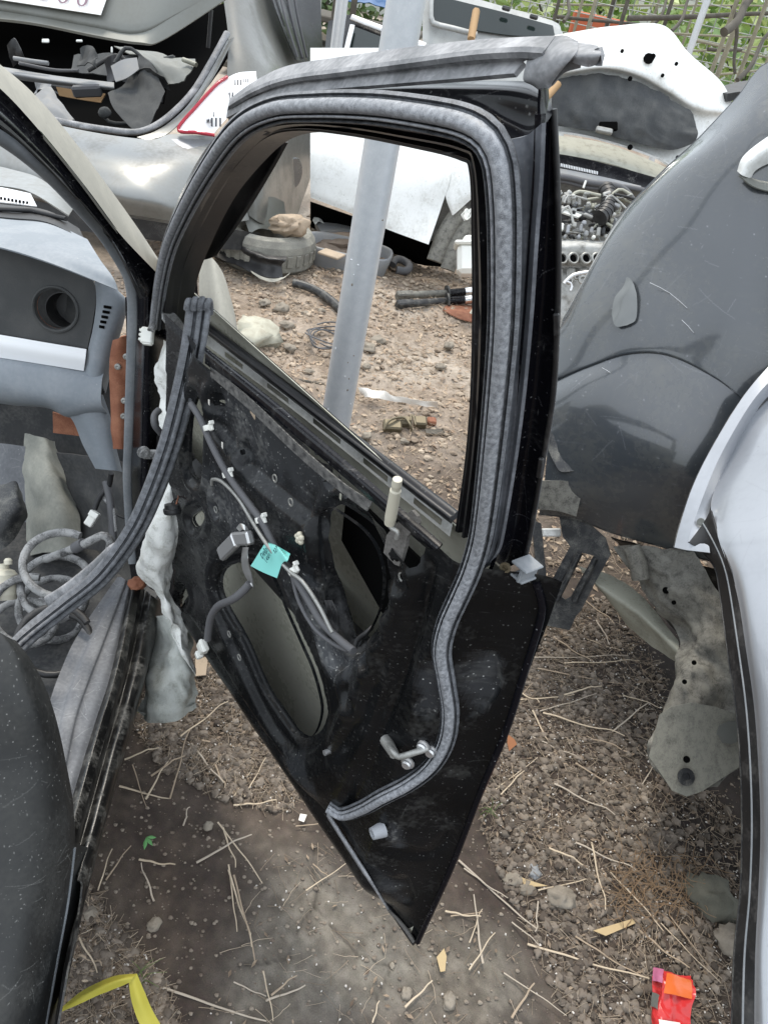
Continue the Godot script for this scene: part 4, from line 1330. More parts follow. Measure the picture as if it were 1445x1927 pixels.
	obj("nozzle", st, M.cream_plastic, bt)
	# torn white sheet between hinge and door, and the pale sack under it
	var sh = thing("torn_plastic_sheet", "torn dirty white plastic sheet hanging between the door hinge and the sill", "plastic sheet", P(310, 1100, 1.45))
	strip_loft("hanging_part", [lay("p", [312, 890, 1.40, 300, 950, 1.40, 272, 1010, 1.42, 258, 1060, 1.45, 272, 1090, 1.46, 298, 1130, 1.48, 318, 1175, 1.5, 340, 1225, 1.52, 367, 1274, 1.56]), lay("p", [322, 890, 1.38, 316, 950, 1.38, 300, 1010, 1.37, 290, 1060, 1.4, 300, 1095, 1.43, 314, 1135, 1.46, 326, 1175, 1.48, 345, 1225, 1.5, 368, 1272, 1.55]), lay("p", [332, 890, 1.40, 338, 950, 1.39, 330, 1010, 1.41, 312, 1060, 1.42, 312, 1095, 1.46, 322, 1130, 1.49, 340, 1172, 1.51, 358, 1215, 1.53, 369, 1264, 1.55]), lay("p", [336, 890, 1.43, 353, 985, 1.42, 340, 1020, 1.44, 328, 1060, 1.46, 322, 1092, 1.48, 331, 1126, 1.51, 349, 1170, 1.53, 362, 1215, 1.54, 369, 1258, 1.56])], M.sheet_white, sh, 60, 8, .0008, .022)
	strip_loft("upper_curl", [lay("p", [303, 638, 1.42, 290, 697, 1.42, 300, 740, 1.43, 300, 800, 1.44, 302, 870, 1.45, 300, 940, 1.43]), lay("p", [316, 652, 1.38, 312, 700, 1.36, 318, 740, 1.40, 320, 800, 1.42, 322, 870, 1.43, 318, 940, 1.41]), lay("p", [330, 660, 1.40, 334, 705, 1.38, 345, 740, 1.42, 350, 800, 1.44, 350, 850, 1.46, 335, 940, 1.44])], M.sheet_white, sh, 40, 6, .0008, .02)
	var sk = thing("crumpled_sack", "crumpled grey white sack standing on the ground under the torn sheet", "sack", G(315, 1340, 0))
	strip_loft("bag", [lay("p", [292, 1165, 1.68, 284, 1230, 1.66, 268, 1290, 1.64, 258, 1338, 1.63]), lay("p", [315, 1160, 1.62, 308, 1230, 1.58, 296, 1290, 1.57, 280, 1356, 1.60]), lay("p", [340, 1160, 1.62, 345, 1230, 1.57, 345, 1290, 1.56, 330, 1352, 1.58]), lay("p", [356, 1165, 1.66, 368, 1240, 1.62, 371, 1290, 1.61, 368, 1330, 1.62])], M.sack, sk, 30, 8, .001, .03)
	strip_loft("bag_foot", [lay("p", [258, 1332, 1.625, 300, 1345, 1.585, 340, 1338, 1.57, 369, 1322, 1.61]), lay("p", [262, 1346, 1.66, 300, 1360, 1.63, 340, 1350, 1.62, 369, 1334, 1.64])], M.sack, sk, 20, 4, .001, .02)
	var tw = thing("tweeter", "small black tweeter hanging by two thin wires in front of the white sheet", "speaker", P(325, 958, 1.34))
	st = mesh_tool()
	var tc = P(325, 962, 1.34)
	lathe(st, tc, (U * .95 - FW * .25).normalized(), [[0, -.004], [.014, -.004], [.015, 0], [.015, .004], [.0125, .005], [.0125, .012], [0, .013]], 20)
	obj("housing", st, M.bracket_black, tw)
	for k in 2:
		st = mesh_tool()
		tube(st, even(lay("p", [322 + k * 9, 954, 1.335, 326 + k * 8, 942, 1.34, 336, 936, 1.36, 341 - k * 2, 920, 1.38, 343, 890, 1.42]), .005), .0013, 6)
		obj("wire", st, M.wire_black if k == 0 else M.rust, tw)
	st = mesh_tool()
	tube(st, even(lay("p", [300, 772, 1.36, 291, 782, 1.35, 292, 800, 1.35, 303, 815, 1.37]), .005), .006, 8)
	tag(obj("hose_loop", st, M.wire_grey), "short black hose loop sticking out beside the torn sheet", "hose")
	st = mesh_tool()
	box(st, P(352, 855, 1.36), facing(R * .8 - U * .5, -FW), Vector3(.030, .014, .012), .003)
	box(st, P(343, 848, 1.37), facing(R * .8 - U * .5, -FW), Vector3(.012, .020, .014), .002)
	tag(obj("black_connector", st, M.bracket_black), "black plastic wiring plug between the loose weatherstrip and the door", "connector")


# ---------- the grey car and the silver car on the right ----------
func right_cars():
	var t = thing("dark_grey_car", "scratched dark grey car body without lamps, its frame rails bared below", "car", Vector3(1.0, 0, -2.2))
	var rA = lay("p", [1014, 966, 2.06, 1085, 976, 2.04, 1150, 1001, 2.0, 1250, 1029, 1.95, 1320, 1050, 1.92, 1440, 1078, 1.9, 1700, 1130, 1.8])
	var rB = lay("p", [1022, 925, 2.02, 1090, 925, 1.98, 1170, 935, 1.93, 1270, 955, 1.88, 1340, 975, 1.86, 1440, 1000, 1.84, 1700, 1050, 1.75])
	var rC = lay("p", [1030, 840, 2.0, 1100, 835, 1.94, 1180, 840, 1.88, 1270, 855, 1.83, 1350, 880, 1.81, 1460, 910, 1.8, 1700, 960, 1.72])
	var rD = lay("p", [1036, 760, 2.0, 1100, 735, 1.94, 1180, 725, 1.885, 1270, 735, 1.84, 1350, 770, 1.81, 1460, 830, 1.8, 1700, 900, 1.7])
	var rE = lay("p", [1042, 718, 2.03, 1105, 690, 1.965, 1180, 667, 1.905, 1260, 670, 1.855, 1350, 714, 1.82, 1460, 790, 1.79, 1700, 860, 1.7])
	var rE2 = lay("p", [1043, 708, 2.024, 1106, 680, 1.96, 1180, 655, 1.90, 1260, 658, 1.85, 1350, 702, 1.816, 1460, 778, 1.788, 1700, 846, 1.698])
	var rF = lay("p", [1048, 650, 2.04, 1110, 590, 1.97, 1200, 560, 1.89, 1290, 560, 1.83, 1370, 590, 1.79, 1460, 640, 1.765, 1700, 720, 1.66])
	var rG = lay("p", [1062, 592, 2.06, 1122, 500, 2.0, 1220, 440, 1.9, 1310, 420, 1.82, 1390, 430, 1.77, 1460, 460, 1.74, 1700, 560, 1.62])
	var rH = lay("p", [1098, 534, 2.08, 1152, 430, 2.03, 1246, 340, 1.93, 1325, 294, 1.84, 1395, 262, 1.78, 1460, 240, 1.74, 1700, 300, 1.58])
	var rI = lay("p", [1102, 527, 2.14, 1157, 420, 2.1, 1238, 330, 2.02, 1308, 266, 1.94, 1384, 186, 1.87, 1460, 108, 1.82, 1700, 60, 1.6])
	strip_loft("body_panel", [rA, rB, rC, rD, rE], M.grey_body, t, 50, 6, .002)
	strip_loft("quarter_panel", [rE, rE2, rF, rG, rH, rI], M.grey_body, t, 50, 6, .002)
	var back := PackedVector3Array()
	var low := PackedVector3Array()
	for q in rI:
		back.append(q + Vector3(1.1, .02, -.9))
		low.append(Vector3(q.x + 1.2, .3, q.z - 1.2))
	strip_loft("upper_body", [rI, back, low], M.grey_body, t, 20, 4, .002)
	var fl := PackedVector3Array()
	for q in rA:
		fl.append(q + Vector3(1.1, -.02, -.9))
	strip_loft("floor_pan", [rA, fl], M.bracket_black, t, 20, 2, .004)
	st_mark(t)
	strip_loft("lamp_opening_lip", [lay("p", [1386, 322, 1.765, 1396, 296, 1.755, 1425, 270, 1.74, 1470, 240, 1.71]), lay("p", [1396, 330, 1.745, 1408, 308, 1.735, 1432, 288, 1.72, 1470, 265, 1.7]), lay("p", [1412, 336, 1.76, 1420, 322, 1.75, 1440, 310, 1.74, 1470, 300, 1.72])], M.white_paint, t, 16, 4)
	strip_loft("lamp_recess", [lay("p", [1390, 330, 1.75, 1420, 352, 1.74, 1470, 365, 1.72]), lay("p", [1414, 334, 1.765, 1435, 330, 1.76, 1470, 322, 1.74])], M.silver_dull, t, 10, 4)
	strip_loft("beam_end", [lay("p", [1008, 958, 2.03, 1050, 962, 2.01, 1084, 972, 2.0]), lay("p", [1020, 905, 2.0, 1060, 905, 1.985, 1098, 908, 1.98])], M.frame_rail, t, 10, 4, .006)
	strip_loft("torn_liner", [lay("p", [1036, 812, 1.99, 1050, 830, 1.985, 1075, 865, 1.975, 1090, 880, 1.97]), lay("p", [1030, 845, 1.99, 1042, 870, 1.98, 1055, 888, 1.975, 1080, 886, 1.968])], M.bracket_black, t, 14, 4, .003, .01)
	# lower steelwork
	var st = mesh_tool()
	plate(st, lay("p", [1049, 968, 2.05, 1083, 970, 2.05, 1108, 985, 2.03, 1139, 1012, 2.02, 1149, 1043, 2.02, 1121, 1092, 2.03, 1092, 1150, 2.05, 1082, 1160, 2.05, 1071, 1186, 2.06, 1024, 1176, 2.09, 1018, 1158, 2.09, 1030, 1106, 2.08, 1073, 1028, 2.06, 1058, 1009, 2.06]), .008, [lay("p", [1094, 1040, 2.04, 1117, 1046, 2.03, 1088, 1096, 2.05, 1074, 1122, 2.06, 1062, 1129, 2.06, 1054, 1121, 2.07, 1066, 1088, 2.06])])
	var brk = obj("slotted_bracket", st, M.bracket_black, t)
	for q in [[[1090, 1042, 2.03, 1046, 1130, 2.065], .008], [[1120, 1050, 2.015, 1080, 1132, 2.045], .008]]:
		st = mesh_tool()
		tube(st, lay("p", q[0]), q[1], 8)
		obj("bracket_rib", st, M.bracket_black, brk)
	st = mesh_tool()
	plate(st, lay("p", [1000, 978, 2.1, 1018, 985, 2.1, 1030, 1105, 2.12, 1018, 1115, 2.12, 1008, 1060, 2.11]), .008)
	obj("support_strut", st, M.bracket_black, t)
	st = mesh_tool()
	box(st, P(1036, 1002, 2.12), facing(R, -FW), Vector3(.05, .022, .02), .003)
	obj("white_block", st, M.white_paint, t)
	var rail = strip_loft("frame_rail", [lay("p", [1150, 1030, 1.99, 1200, 1105, 1.96, 1256, 1171, 1.92, 1277, 1215, 1.88, 1270, 1255, 1.85, 1246, 1331, 1.8, 1230, 1385, 1.77, 1219, 1424, 1.75, 1250, 1466, 1.73, 1288, 1498, 1.72]), lay("p", [1190, 1025, 1.96, 1240, 1095, 1.92, 1292, 1165, 1.87, 1310, 1215, 1.84, 1305, 1262, 1.8, 1292, 1331, 1.76, 1280, 1385, 1.74, 1272, 1424, 1.72, 1284, 1462, 1.71, 1305, 1495, 1.7]), lay("p", [1225, 1030, 1.95, 1275, 1085, 1.9, 1325, 1150, 1.85, 1340, 1215, 1.81, 1345, 1270, 1.78, 1340, 1335, 1.75, 1334, 1385, 1.73, 1330, 1424, 1.72, 1330, 1455, 1.71, 1325, 1485, 1.7]), lay("p", [1300, 1040, 1.93, 1330, 1085, 1.88, 1368, 1140, 1.83, 1385, 1213, 1.79, 1392, 1290, 1.76, 1398, 1340, 1.74, 1402, 1380, 1.72, 1404, 1420, 1.71, 1400, 1438, 1.7, 1345, 1476, 1.7])], M.frame_rail, t, 60, 8, .006, .034)
	st = mesh_tool()
	plate(st, lay("p", [1240, 1345, 1.700, 1262, 1330, 1.70, 1300, 1322, 1.70, 1345, 1330, 1.692, 1392, 1346, 1.685, 1396, 1440, 1.672, 1320, 1489, 1.672, 1291, 1499, 1.672, 1264, 1488, 1.674, 1250, 1466, 1.678, 1221, 1424, 1.685]), .003)
	obj("mounting_plate", st, M.rail_plate, rail)
	for q in [[1252, 1111, 1.905, 9, 14], [1267, 1134, 1.885, 6, 10], [1305, 1247, 1.79, 6, 8], [1287, 1283, 1.775, 6, 12], [1291, 1429, 1.676, 8, 7]]:
		st = mesh_tool()
		var c = P(q[0], q[1], q[2] - .006)
		lathe(st, c, -FW * .9 + U * .2, [[q[3] * .0009, 0], [q[3] * .0009, .0015], [0, .0012]], 14)
		obj("rail_hole", st, M.hole_dark, rail)
	st = mesh_tool()
	lathe(st, P(1290, 1462, 1.668), -FW + U * .2, [[.018, 0], [.018, .0015], [.011, .002], [.008, .002], [.007, -.001], [0, -.001]], 18)
	obj("mounting_eye", st, M.bracket_black, rail)
	st = mesh_tool()
	plate(st, lay("p", [1348, 1380, 1.672, 1352, 1366, 1.673, 1368, 1358, 1.674, 1392, 1355, 1.672, 1396, 1392, 1.667, 1376, 1400, 1.668, 1358, 1398, 1.67]), .002)
	obj("access_hole", st, M.silver_dull, rail)
	strip_loft("cross_rail", [lay("p", [1090, 1065, 2.12, 1160, 1088, 2.08, 1215, 1130, 2.02, 1275, 1205, 1.93]), lay("p", [1100, 1080, 2.06, 1150, 1115, 2.03, 1210, 1160, 1.97, 1276, 1225, 1.89]), lay("p", [1118, 1100, 2.06, 1150, 1132, 2.04, 1205, 1176, 1.99, 1272, 1236, 1.91]), lay("p", [1160, 1140, 2.1, 1172, 1165, 2.06, 1210, 1205, 2.01, 1270, 1245, 1.92])], M.frame_pale, t, 30, 5, .004, .006)
	st = mesh_tool()
	tube(st, lay("p", [1188, 1030, 1.94, 1200, 1060, 1.93, 1205, 1090, 1.93]), .022, 12)
	obj("rail_boss", st, M.frame_rail, t)
	var inner := PackedVector3Array()
	strip_loft("inner_apron", [lay("p", [1150, 1010, 2.1, 1300, 1060, 2.0, 1440, 1090, 1.95]), lay("p", [1200, 1080, 2.3, 1330, 1180, 2.1, 1450, 1200, 1.95]), lay("p", [1260, 1180, 2.3, 1370, 1260, 2.0, 1460, 1300, 1.9])], M.bracket_black, t, 16, 5, .004, .01)

	var f = thing("silver_car", "bright silver car wing with a black wheel arch edge at the right", "car", Vector3(1.1, 0, -1.0))
	var e0 = lay("p", [1500, 640, 1.74, 1445, 690, 1.72, 1395, 750, 1.71, 1340, 840, 1.69, 1303, 915, 1.67, 1278, 990, 1.65, 1268, 1030, 1.64])
	var e1 = lay("p", [1500, 668, 1.72, 1452, 712, 1.7, 1408, 765, 1.69, 1356, 855, 1.67, 1324, 930, 1.65, 1301, 995, 1.63, 1290, 1035, 1.62])
	var e2 = lay("p", [1500, 700, 1.75, 1456, 735, 1.73, 1422, 775, 1.72, 1376, 858, 1.7, 1346, 925, 1.67, 1330, 985, 1.63, 1335, 1040, 1.58])
	strip_loft("door_shut_flange", [e0, e1], M.silver_paint, f, 40, 3, .003)
	strip_loft("flange_step", [e1, e2], M.silver_paint, f, 40, 3, .002)
	var a0 = lay("p", [1296, 1020, 1.615, 1325, 1042, 1.6, 1345, 1068, 1.57, 1354, 1110, 1.54, 1370, 1230, 1.46, 1385, 1330, 1.41, 1394, 1440, 1.37, 1397, 1560, 1.34, 1394, 1680, 1.31, 1382, 1800, 1.28, 1376, 1960, 1.25])
	var a1 = lay("p", [1322, 985, 1.62, 1342, 1020, 1.58, 1360, 1060, 1.53, 1372, 1110, 1.5, 1390, 1230, 1.43, 1403, 1330, 1.39, 1411, 1440, 1.35, 1414, 1560, 1.32, 1410, 1680, 1.29, 1400, 1800, 1.265, 1396, 1960, 1.23])
	var a2 = lay("p", [1336, 960, 1.61, 1350, 1010, 1.56, 1370, 1060, 1.51, 1384, 1110, 1.48, 1404, 1230, 1.415, 1418, 1330, 1.375, 1426, 1440, 1.335, 1430, 1560, 1.305, 1426, 1680, 1.275, 1420, 1800, 1.25, 1418, 1960, 1.22])
	strip_loft("wheel_arch_trim", [a0, a1, a2], M.black_plastic, f, 60, 4, .004)
	st = mesh_tool()
	tube(st, even(a1, .015), .002, 6)
	obj("arch_trim_bead", st, M.grey_trim, f)
	var b0 = e2.duplicate()
	b0.resize(5)
	var w0 = lay("p", [1500, 700, 1.75, 1422, 775, 1.72, 1376, 858, 1.7, 1338, 940, 1.655, 1350, 1010, 1.56, 1384, 1110, 1.48, 1404, 1230, 1.415, 1418, 1330, 1.375, 1426, 1440, 1.335, 1430, 1560, 1.305, 1426, 1680, 1.275, 1420, 1800, 1.25, 1418, 1960, 1.22])
	var w1 = lay("p", [1540, 720, 1.68, 1460, 800, 1.66, 1420, 870, 1.63, 1386, 950, 1.58, 1396, 1020, 1.51, 1412, 1110, 1.45, 1428, 1230, 1.39, 1440, 1330, 1.35, 1446, 1440, 1.315, 1450, 1560, 1.285, 1447, 1680, 1.258, 1443, 1800, 1.235, 1444, 1960, 1.2])
	var w2 = lay("p", [1640, 760, 1.55, 1580, 840, 1.53, 1540, 900, 1.5, 1510, 970, 1.47, 1505, 1040, 1.43, 1510, 1130, 1.39, 1520, 1240, 1.345, 1530, 1340, 1.31, 1535, 1440, 1.28, 1540, 1560, 1.25, 1540, 1680, 1.23, 1540, 1800, 1.21, 1540, 1960, 1.18])
	var w3 = lay("p", [1800, 800, 1.4, 1760, 900, 1.4, 1740, 960, 1.38, 1720, 1020, 1.36, 1720, 1080, 1.34, 1720, 1170, 1.31, 1730, 1270, 1.28, 1740, 1360, 1.26, 1740, 1460, 1.24, 1740, 1570, 1.22, 1740, 1690, 1.2, 1740, 1810, 1.19, 1740, 1970, 1.16])
	strip_loft("wing", [w0, w1, w2, w3], M.silver_paint, f, 70, 7, .002)
	var cap0 := PackedVector3Array()
	var cap1 := PackedVector3Array()
	for q in [w0[0], w1[0], w2[0], w3[0]]:
		cap0.append(q)
		cap1.append(q + Vector3(1.3, .12, -.1))
	strip_loft("wing_top", [cap0, cap1], M.silver_paint, f, 14, 3, .002)
	strip_loft("outer_side", [w3, lay("p", [2500, 900, 1.2, 2500, 1000, 1.2, 2500, 1060, 1.2, 2480, 1100, 1.18, 2480, 1160, 1.16, 2480, 1230, 1.14, 2480, 1320, 1.12, 2480, 1400, 1.1, 2480, 1500, 1.08, 2480, 1600, 1.06, 2480, 1720, 1.05, 2480, 1830, 1.04, 2480, 1990, 1.02])], M.silver_paint, f, 30, 3, .002)
	var li0 := PackedVector3Array()
	var li1 := PackedVector3Array()
	var li2 := PackedVector3Array()
	for q in a0:
		li0.append(q + FW * .006)
		li1.append(q + Vector3(.30, .10, -.05))
		li2.append(q + Vector3(.75, .12, -.12))
	strip_loft("wheel_housing", [li0, li1, li2], M.bracket_black, f, 40, 4, .003)
	strip_loft("bonnet_side", [e0, lay("p", [2300, 640, 1.9, 2250, 690, 1.9, 2200, 750, 2.0, 2100, 840, 2.1, 2000, 915, 2.2, 1900, 990, 2.3, 1800, 1030, 2.3])], M.bracket_black, f, 20, 4, .003)
	st = mesh_tool()
	lathe(st, P(1318, 982, 1.625), -FW - R * .4, [[.008, 0], [.0075, .002], [.004, .002], [.0, .0015]], 14)
	obj("rubber_stop", st, M.silver_dull, f)


func st_mark(t: Node3D):
	var st = mesh_tool()
	loft(st, [lay("p", [1150, 590, 1.915, 1155, 560, 1.915, 1170, 540, 1.905, 1178, 520, 1.9]), lay("p", [1158, 614, 1.905, 1172, 570, 1.895, 1180, 545, 1.89, 1186, 525, 1.89]), lay("p", [1180, 612, 1.89, 1196, 600, 1.88, 1198, 560, 1.88, 1192, 535, 1.885])], 12, 4, .0005, .004)
	obj("peeling_sticker", st, M.film, t)
	for q in [[1222, 532, 1260, 552, 1.845], [1260, 552, 1292, 580, 1.82], [1282, 602, 1304, 626, 1.808], [1132, 692, 1152, 705, 1.915]]:
		st = mesh_tool()
		tube(st, lay("p", [q[0], q[1], q[4], (q[0] + q[2]) / 2.0, (q[1] + q[3]) / 2.0 - 1, q[4] - .001, q[2], q[3], q[4]]), .0009, 5)
		obj("scratch", st, M.zinc, t)


# ---------- the cars at the back ----------
func back_cars():
	var t = thing("silver_sedan", "dusty silver sedan standing with its boot lid open and one clear tail lamp", "car", Vector3(-1.4, 0, -3.6))
	# boot lid with its plate
	strip_loft("boot_lid", [lay("q", [-200, -120, 2.5, -60, -120, 2.5, 60, -120, 2.5, 180, -120, 2.5, 290, -120, 2.5, 400, -120, 2.5, 480, -110, 2.55]), lay("q", [-200, -20, 2.48, -60, -4, 2.48, 60, 14, 2.48, 180, 34, 2.48, 258, 46, 2.48, 330, 20, 2.5, 450, -50, 2.55]), lay("q", [-200, -6, 2.49, -60, 12, 2.49, 60, 28, 2.49, 180, 50, 2.49, 258, 60, 2.49, 320, 36, 2.5, 440, -30, 2.55]), lay("q", [-200, 14, 2.47, -60, 34, 2.47, 60, 47, 2.47, 180, 71, 2.47, 262, 84, 2.47, 308, 76, 2.5, 432, -4, 2.55])], M.silver_dull, t, 40, 6, .012)
	var st = mesh_tool()
	plate(st, lay("q", [-160, -90, 2.465, 214, -40, 2.465, 190, 28, 2.455, -170, -27, 2.455]), .004)
	var lp = obj("number_plate", st, M.plate_white, t)
	var pn = (PS(214, -40, 2.465) - PS(-160, -90, 2.465)).cross(PS(-170, -27, 2.455) - PS(-160, -90, 2.465)).normalized()
	if pn.dot(-FW) < 0:
		pn = -pn
	lettering(lp, "plate_digits", "4  5 0 0", PS(96, -12, 2.452), PS(190, 28, 2.455) - PS(-170, -27, 2.455), pn, .075, M.plate_ink, "Droid Serif")
	st = mesh_tool()
	rod(st, PS(398, 18, 2.75), PS(392, 90, 2.8), .010)
	obj("boot_strut", st, M.wire_black, t)
	# boot opening
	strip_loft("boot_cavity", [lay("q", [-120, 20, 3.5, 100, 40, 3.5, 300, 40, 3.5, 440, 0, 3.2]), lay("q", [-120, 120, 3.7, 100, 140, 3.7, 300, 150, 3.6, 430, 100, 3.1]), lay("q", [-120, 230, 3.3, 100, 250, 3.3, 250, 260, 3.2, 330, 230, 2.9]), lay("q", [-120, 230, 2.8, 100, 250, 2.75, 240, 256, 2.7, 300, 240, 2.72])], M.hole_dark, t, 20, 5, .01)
	strip_loft("boot_crossbar", [lay("q", [-100, 108, 3.1, 20, 128, 3.08, 110, 143, 3.05, 215, 155, 3.02]), lay("q", [-100, 116, 3.05, 20, 137, 3.03, 110, 152, 3.0, 215, 164, 2.98]), lay("q", [-100, 128, 3.08, 20, 148, 3.06, 110, 160, 3.03, 215, 170, 3.0])], M.grey_tray, t, 20, 4, .01)
	strip_loft("boot_side_trim", [lay("q", [205, 178, 2.95, 240, 150, 2.98, 262, 105, 3.0]), lay("q", [215, 205, 2.9, 262, 180, 2.92, 285, 120, 2.98]), lay("q", [255, 248, 2.8, 285, 230, 2.82, 312, 170, 2.95])], M.hood_pad, t, 16, 5, .006, .03)
	strip_loft("boot_panel", [lay("q", [140, 104, 3.3, 190, 102, 3.28, 262, 104, 3.2]), lay("q", [134, 136, 3.25, 190, 140, 3.22, 230, 148, 3.1])], M.hood_pad, t, 12, 3, .006, .02)
	strip_loft("boot_bracket", [lay("q", [209, 124, 2.96, 232, 112, 2.95, 258, 108, 2.95]), lay("q", [218, 154, 2.93, 240, 146, 2.92, 262, 130, 2.93])], M.grey_tray, t, 10, 3, .004)
	strip_loft("parcel_shelf", [lay("q", [215, 86, 3.25, 290, 98, 3.2, 368, 112, 3.1]), lay("q", [270, 108, 3.1, 300, 118, 3.05, 366, 124, 3.0]), lay("q", [295, 145, 3.05, 315, 160, 3.0, 345, 150, 2.95])], M.silver_dull, t, 14, 4, .005, .02)
	st = mesh_tool()
	rod(st, PS(345, 112, 3.0), PS(370, 122, 2.98), .012)
	obj("hinge_stub", st, M.frame_pale, t)
	strip_loft("wooden_panel", [lay("q", [106, 163, 3.1, 150, 170, 3.08, 199, 176, 3.05]), lay("q", [112, 180, 3.1, 150, 187, 3.08, 190, 193, 3.05])], M.wood_raw, t, 8, 2, .006)
	strip_loft("folded_liner", [lay("q", [62, 178, 2.82, 80, 170, 2.82, 98, 166, 2.83]), lay("q", [80, 196, 2.75, 100, 190, 2.76, 114, 188, 2.8]), lay("q", [110, 226, 2.72, 130, 226, 2.73, 140, 228, 2.76])], M.grey_tray, t, 12, 4, .004, .02)
	st = mesh_tool()
	blob(st, PS(198, 212, 2.9), facing(R, U), Vector3(.035, .028, .03), 8, .12, 8, 12)
	obj("foam_block", st, M.hood_pad, t)
	for q in [[75, 72, 98, 82], [208, 86, 214, 102], [140, 74, 160, 80]]:
		st = mesh_tool()
		box(st, PS((q[0] + q[2]) / 2.0, (q[1] + q[3]) / 2.0, 3.2), facing(R, -FW), Vector3((q[2] - q[0]) * .0018, (q[3] - q[1]) * .0022, .01), .003)
		obj("boot_clip", st, M.sheet_white, t)
	st = mesh_tool()
	sweep(st, even(lay("q", [428, 62, 2.84, 412, 92, 2.82, 393, 126, 2.79, 366, 170, 2.76, 333, 206, 2.73, 299, 233, 2.7, 266, 247, 2.67, 233, 248, 2.65, 166, 239, 2.63, 110, 228, 2.63, 40, 214, 2.63, -80, 195, 2.63]), .02), [[-.016, -.006], [-.016, .006], [-.006, .014], [.006, .014], [.016, .006], [.016, -.006]], (-FW + U * .4).normalized())
	obj("boot_seal", st, M.dusty_rubber, t)
	strip_loft("gutter", [lay("q", [440, 70, 2.82, 420, 110, 2.80, 398, 150, 2.77, 372, 190, 2.74, 345, 224, 2.71, 315, 252, 2.68, 280, 264, 2.65]), lay("q", [425, 78, 2.85, 405, 115, 2.82, 380, 160, 2.79, 352, 200, 2.75, 322, 228, 2.72, 290, 248, 2.68, 258, 258, 2.65])], M.silver_sedan, t, 30, 3, .004)
	rng.seed = 52
	for i in 16:
		st = mesh_tool()
		var sx = rng.randf_range(20, 330)
		var sy = rng.randf_range(100, 215 - maxf(0.0, sx - 250.0) * .7)
		var sp = PS(sx, sy, rng.randf_range(2.95, 3.2))
		if i % 3 == 0:
			tube(st, even(PackedVector3Array([sp, sp + R * rng.randf_range(.05, .2) + U * rng.randf_range(-.1, .1), sp + R * rng.randf_range(.15, .4) + U * rng.randf_range(-.12, .04)]), .03), rng.randf_range(.006, .014), 6)
		elif i % 3 == 1:
			var s0 = R * rng.randf_range(.08, .2)
			var s1 = U * rng.randf_range(.05, .14) - FW * rng.randf_range(-.05, .1)
			loft(st, [PackedVector3Array([sp, sp + s0 * .5 + s1 * .2, sp + s0]), PackedVector3Array([sp + s1, sp + s0 * .5 + s1 * 1.3, sp + s0 * .9 + s1 * .8])], 10, 4, .006, .05, i)
		else:
			box(st, sp, facing(R + U * rng.randf_range(-.5, .3), -FW + U * rng.randf()), Vector3(rng.randf_range(.04, .16), rng.randf_range(.03, .07), .06), .01)
		obj("boot_scrap", st, [M.hood_pad, M.wire_grey, M.black_plastic, M.footwell, M.grey_tray][i % 5], t)
	# rear bumper, corner, side
	strip_loft("rear_bumper", [lay("q", [-120, 200, 2.63, 40, 222, 2.62, 166, 247, 2.6, 236, 258, 2.6, 290, 262, 2.62, 325, 252, 2.67, 400, 256, 2.72, 440, 256, 2.76]), lay("q", [-120, 240, 2.55, 60, 268, 2.52, 170, 290, 2.5, 240, 300, 2.5, 310, 304, 2.53, 360, 300, 2.58, 410, 300, 2.64, 445, 300, 2.74]), lay("q", [-120, 270, 2.5, 90, 308, 2.48, 190, 330, 2.45, 260, 342, 2.45, 320, 352, 2.49, 370, 352, 2.55, 415, 345, 2.62, 450, 340, 2.74]), lay("q", [-60, 310, 2.5, 140, 352, 2.46, 220, 368, 2.43, 290, 380, 2.45, 335, 388, 2.5, 380, 390, 2.56, 420, 385, 2.63, 460, 378, 2.75]), lay("q", [0, 360, 2.55, 200, 396, 2.52, 260, 406, 2.5, 310, 414, 2.52, 350, 420, 2.55, 390, 424, 2.6, 430, 420, 2.66, 470, 414, 2.78])], M.silver_sedan, t, 40, 6, .004)
	strip_loft("bumper_valance", [lay("q", [0, 366, 2.58, 200, 402, 2.55, 310, 420, 2.55, 390, 430, 2.63, 440, 432, 2.7, 490, 440, 2.85]), lay("q", [0, 420, 2.6, 200, 440, 2.58, 310, 455, 2.58, 390, 465, 2.66, 440, 470, 2.73, 490, 470, 2.9])], M.black_plastic, t, 20, 3, .004)
	strip_loft("side_panel", [lay("q", [416, -40, 2.95, 455, -60, 3.05, 520, -90, 3.35, 610, -110, 3.8]), lay("q", [430, 66, 2.86, 474, 76, 2.92, 535, 96, 3.2, 600, 108, 3.7]), lay("q", [428, 140, 2.8, 490, 140, 2.88, 545, 140, 3.2, 590, 140, 3.7]), lay("q", [432, 250, 2.76, 490, 250, 2.82, 545, 240, 3.15, 592, 225, 3.7]), lay("q", [440, 330, 2.74, 490, 350, 2.78, 540, 340, 3.15, 590, 310, 3.7]), lay("q", [455, 395, 2.77, 492, 420, 2.82, 528, 425, 3.1, 562, 400, 3.4])], M.sedan_side, t, 26, 6, .004)
	strip_loft("wheel_housing", [lay("q", [455, 395, 2.79, 475, 380, 2.8, 510, 370, 2.88, 535, 380, 3.0]), lay("q", [470, 440, 2.8, 490, 430, 2.82, 520, 435, 2.95, 540, 430, 3.1])], M.silver_dull, t, 14, 3, .004)
	st = mesh_tool()
	var fdc = PS(553, 325, 3.28)
	var fdn = Vector3(.9, .1, .35).normalized()
	lathe(st, fdc, fdn, [[.085, 0], [.085, .006], [.08, .008], [.0, .008]], 24)
	obj("fuel_flap", st, M.grey_body, t)
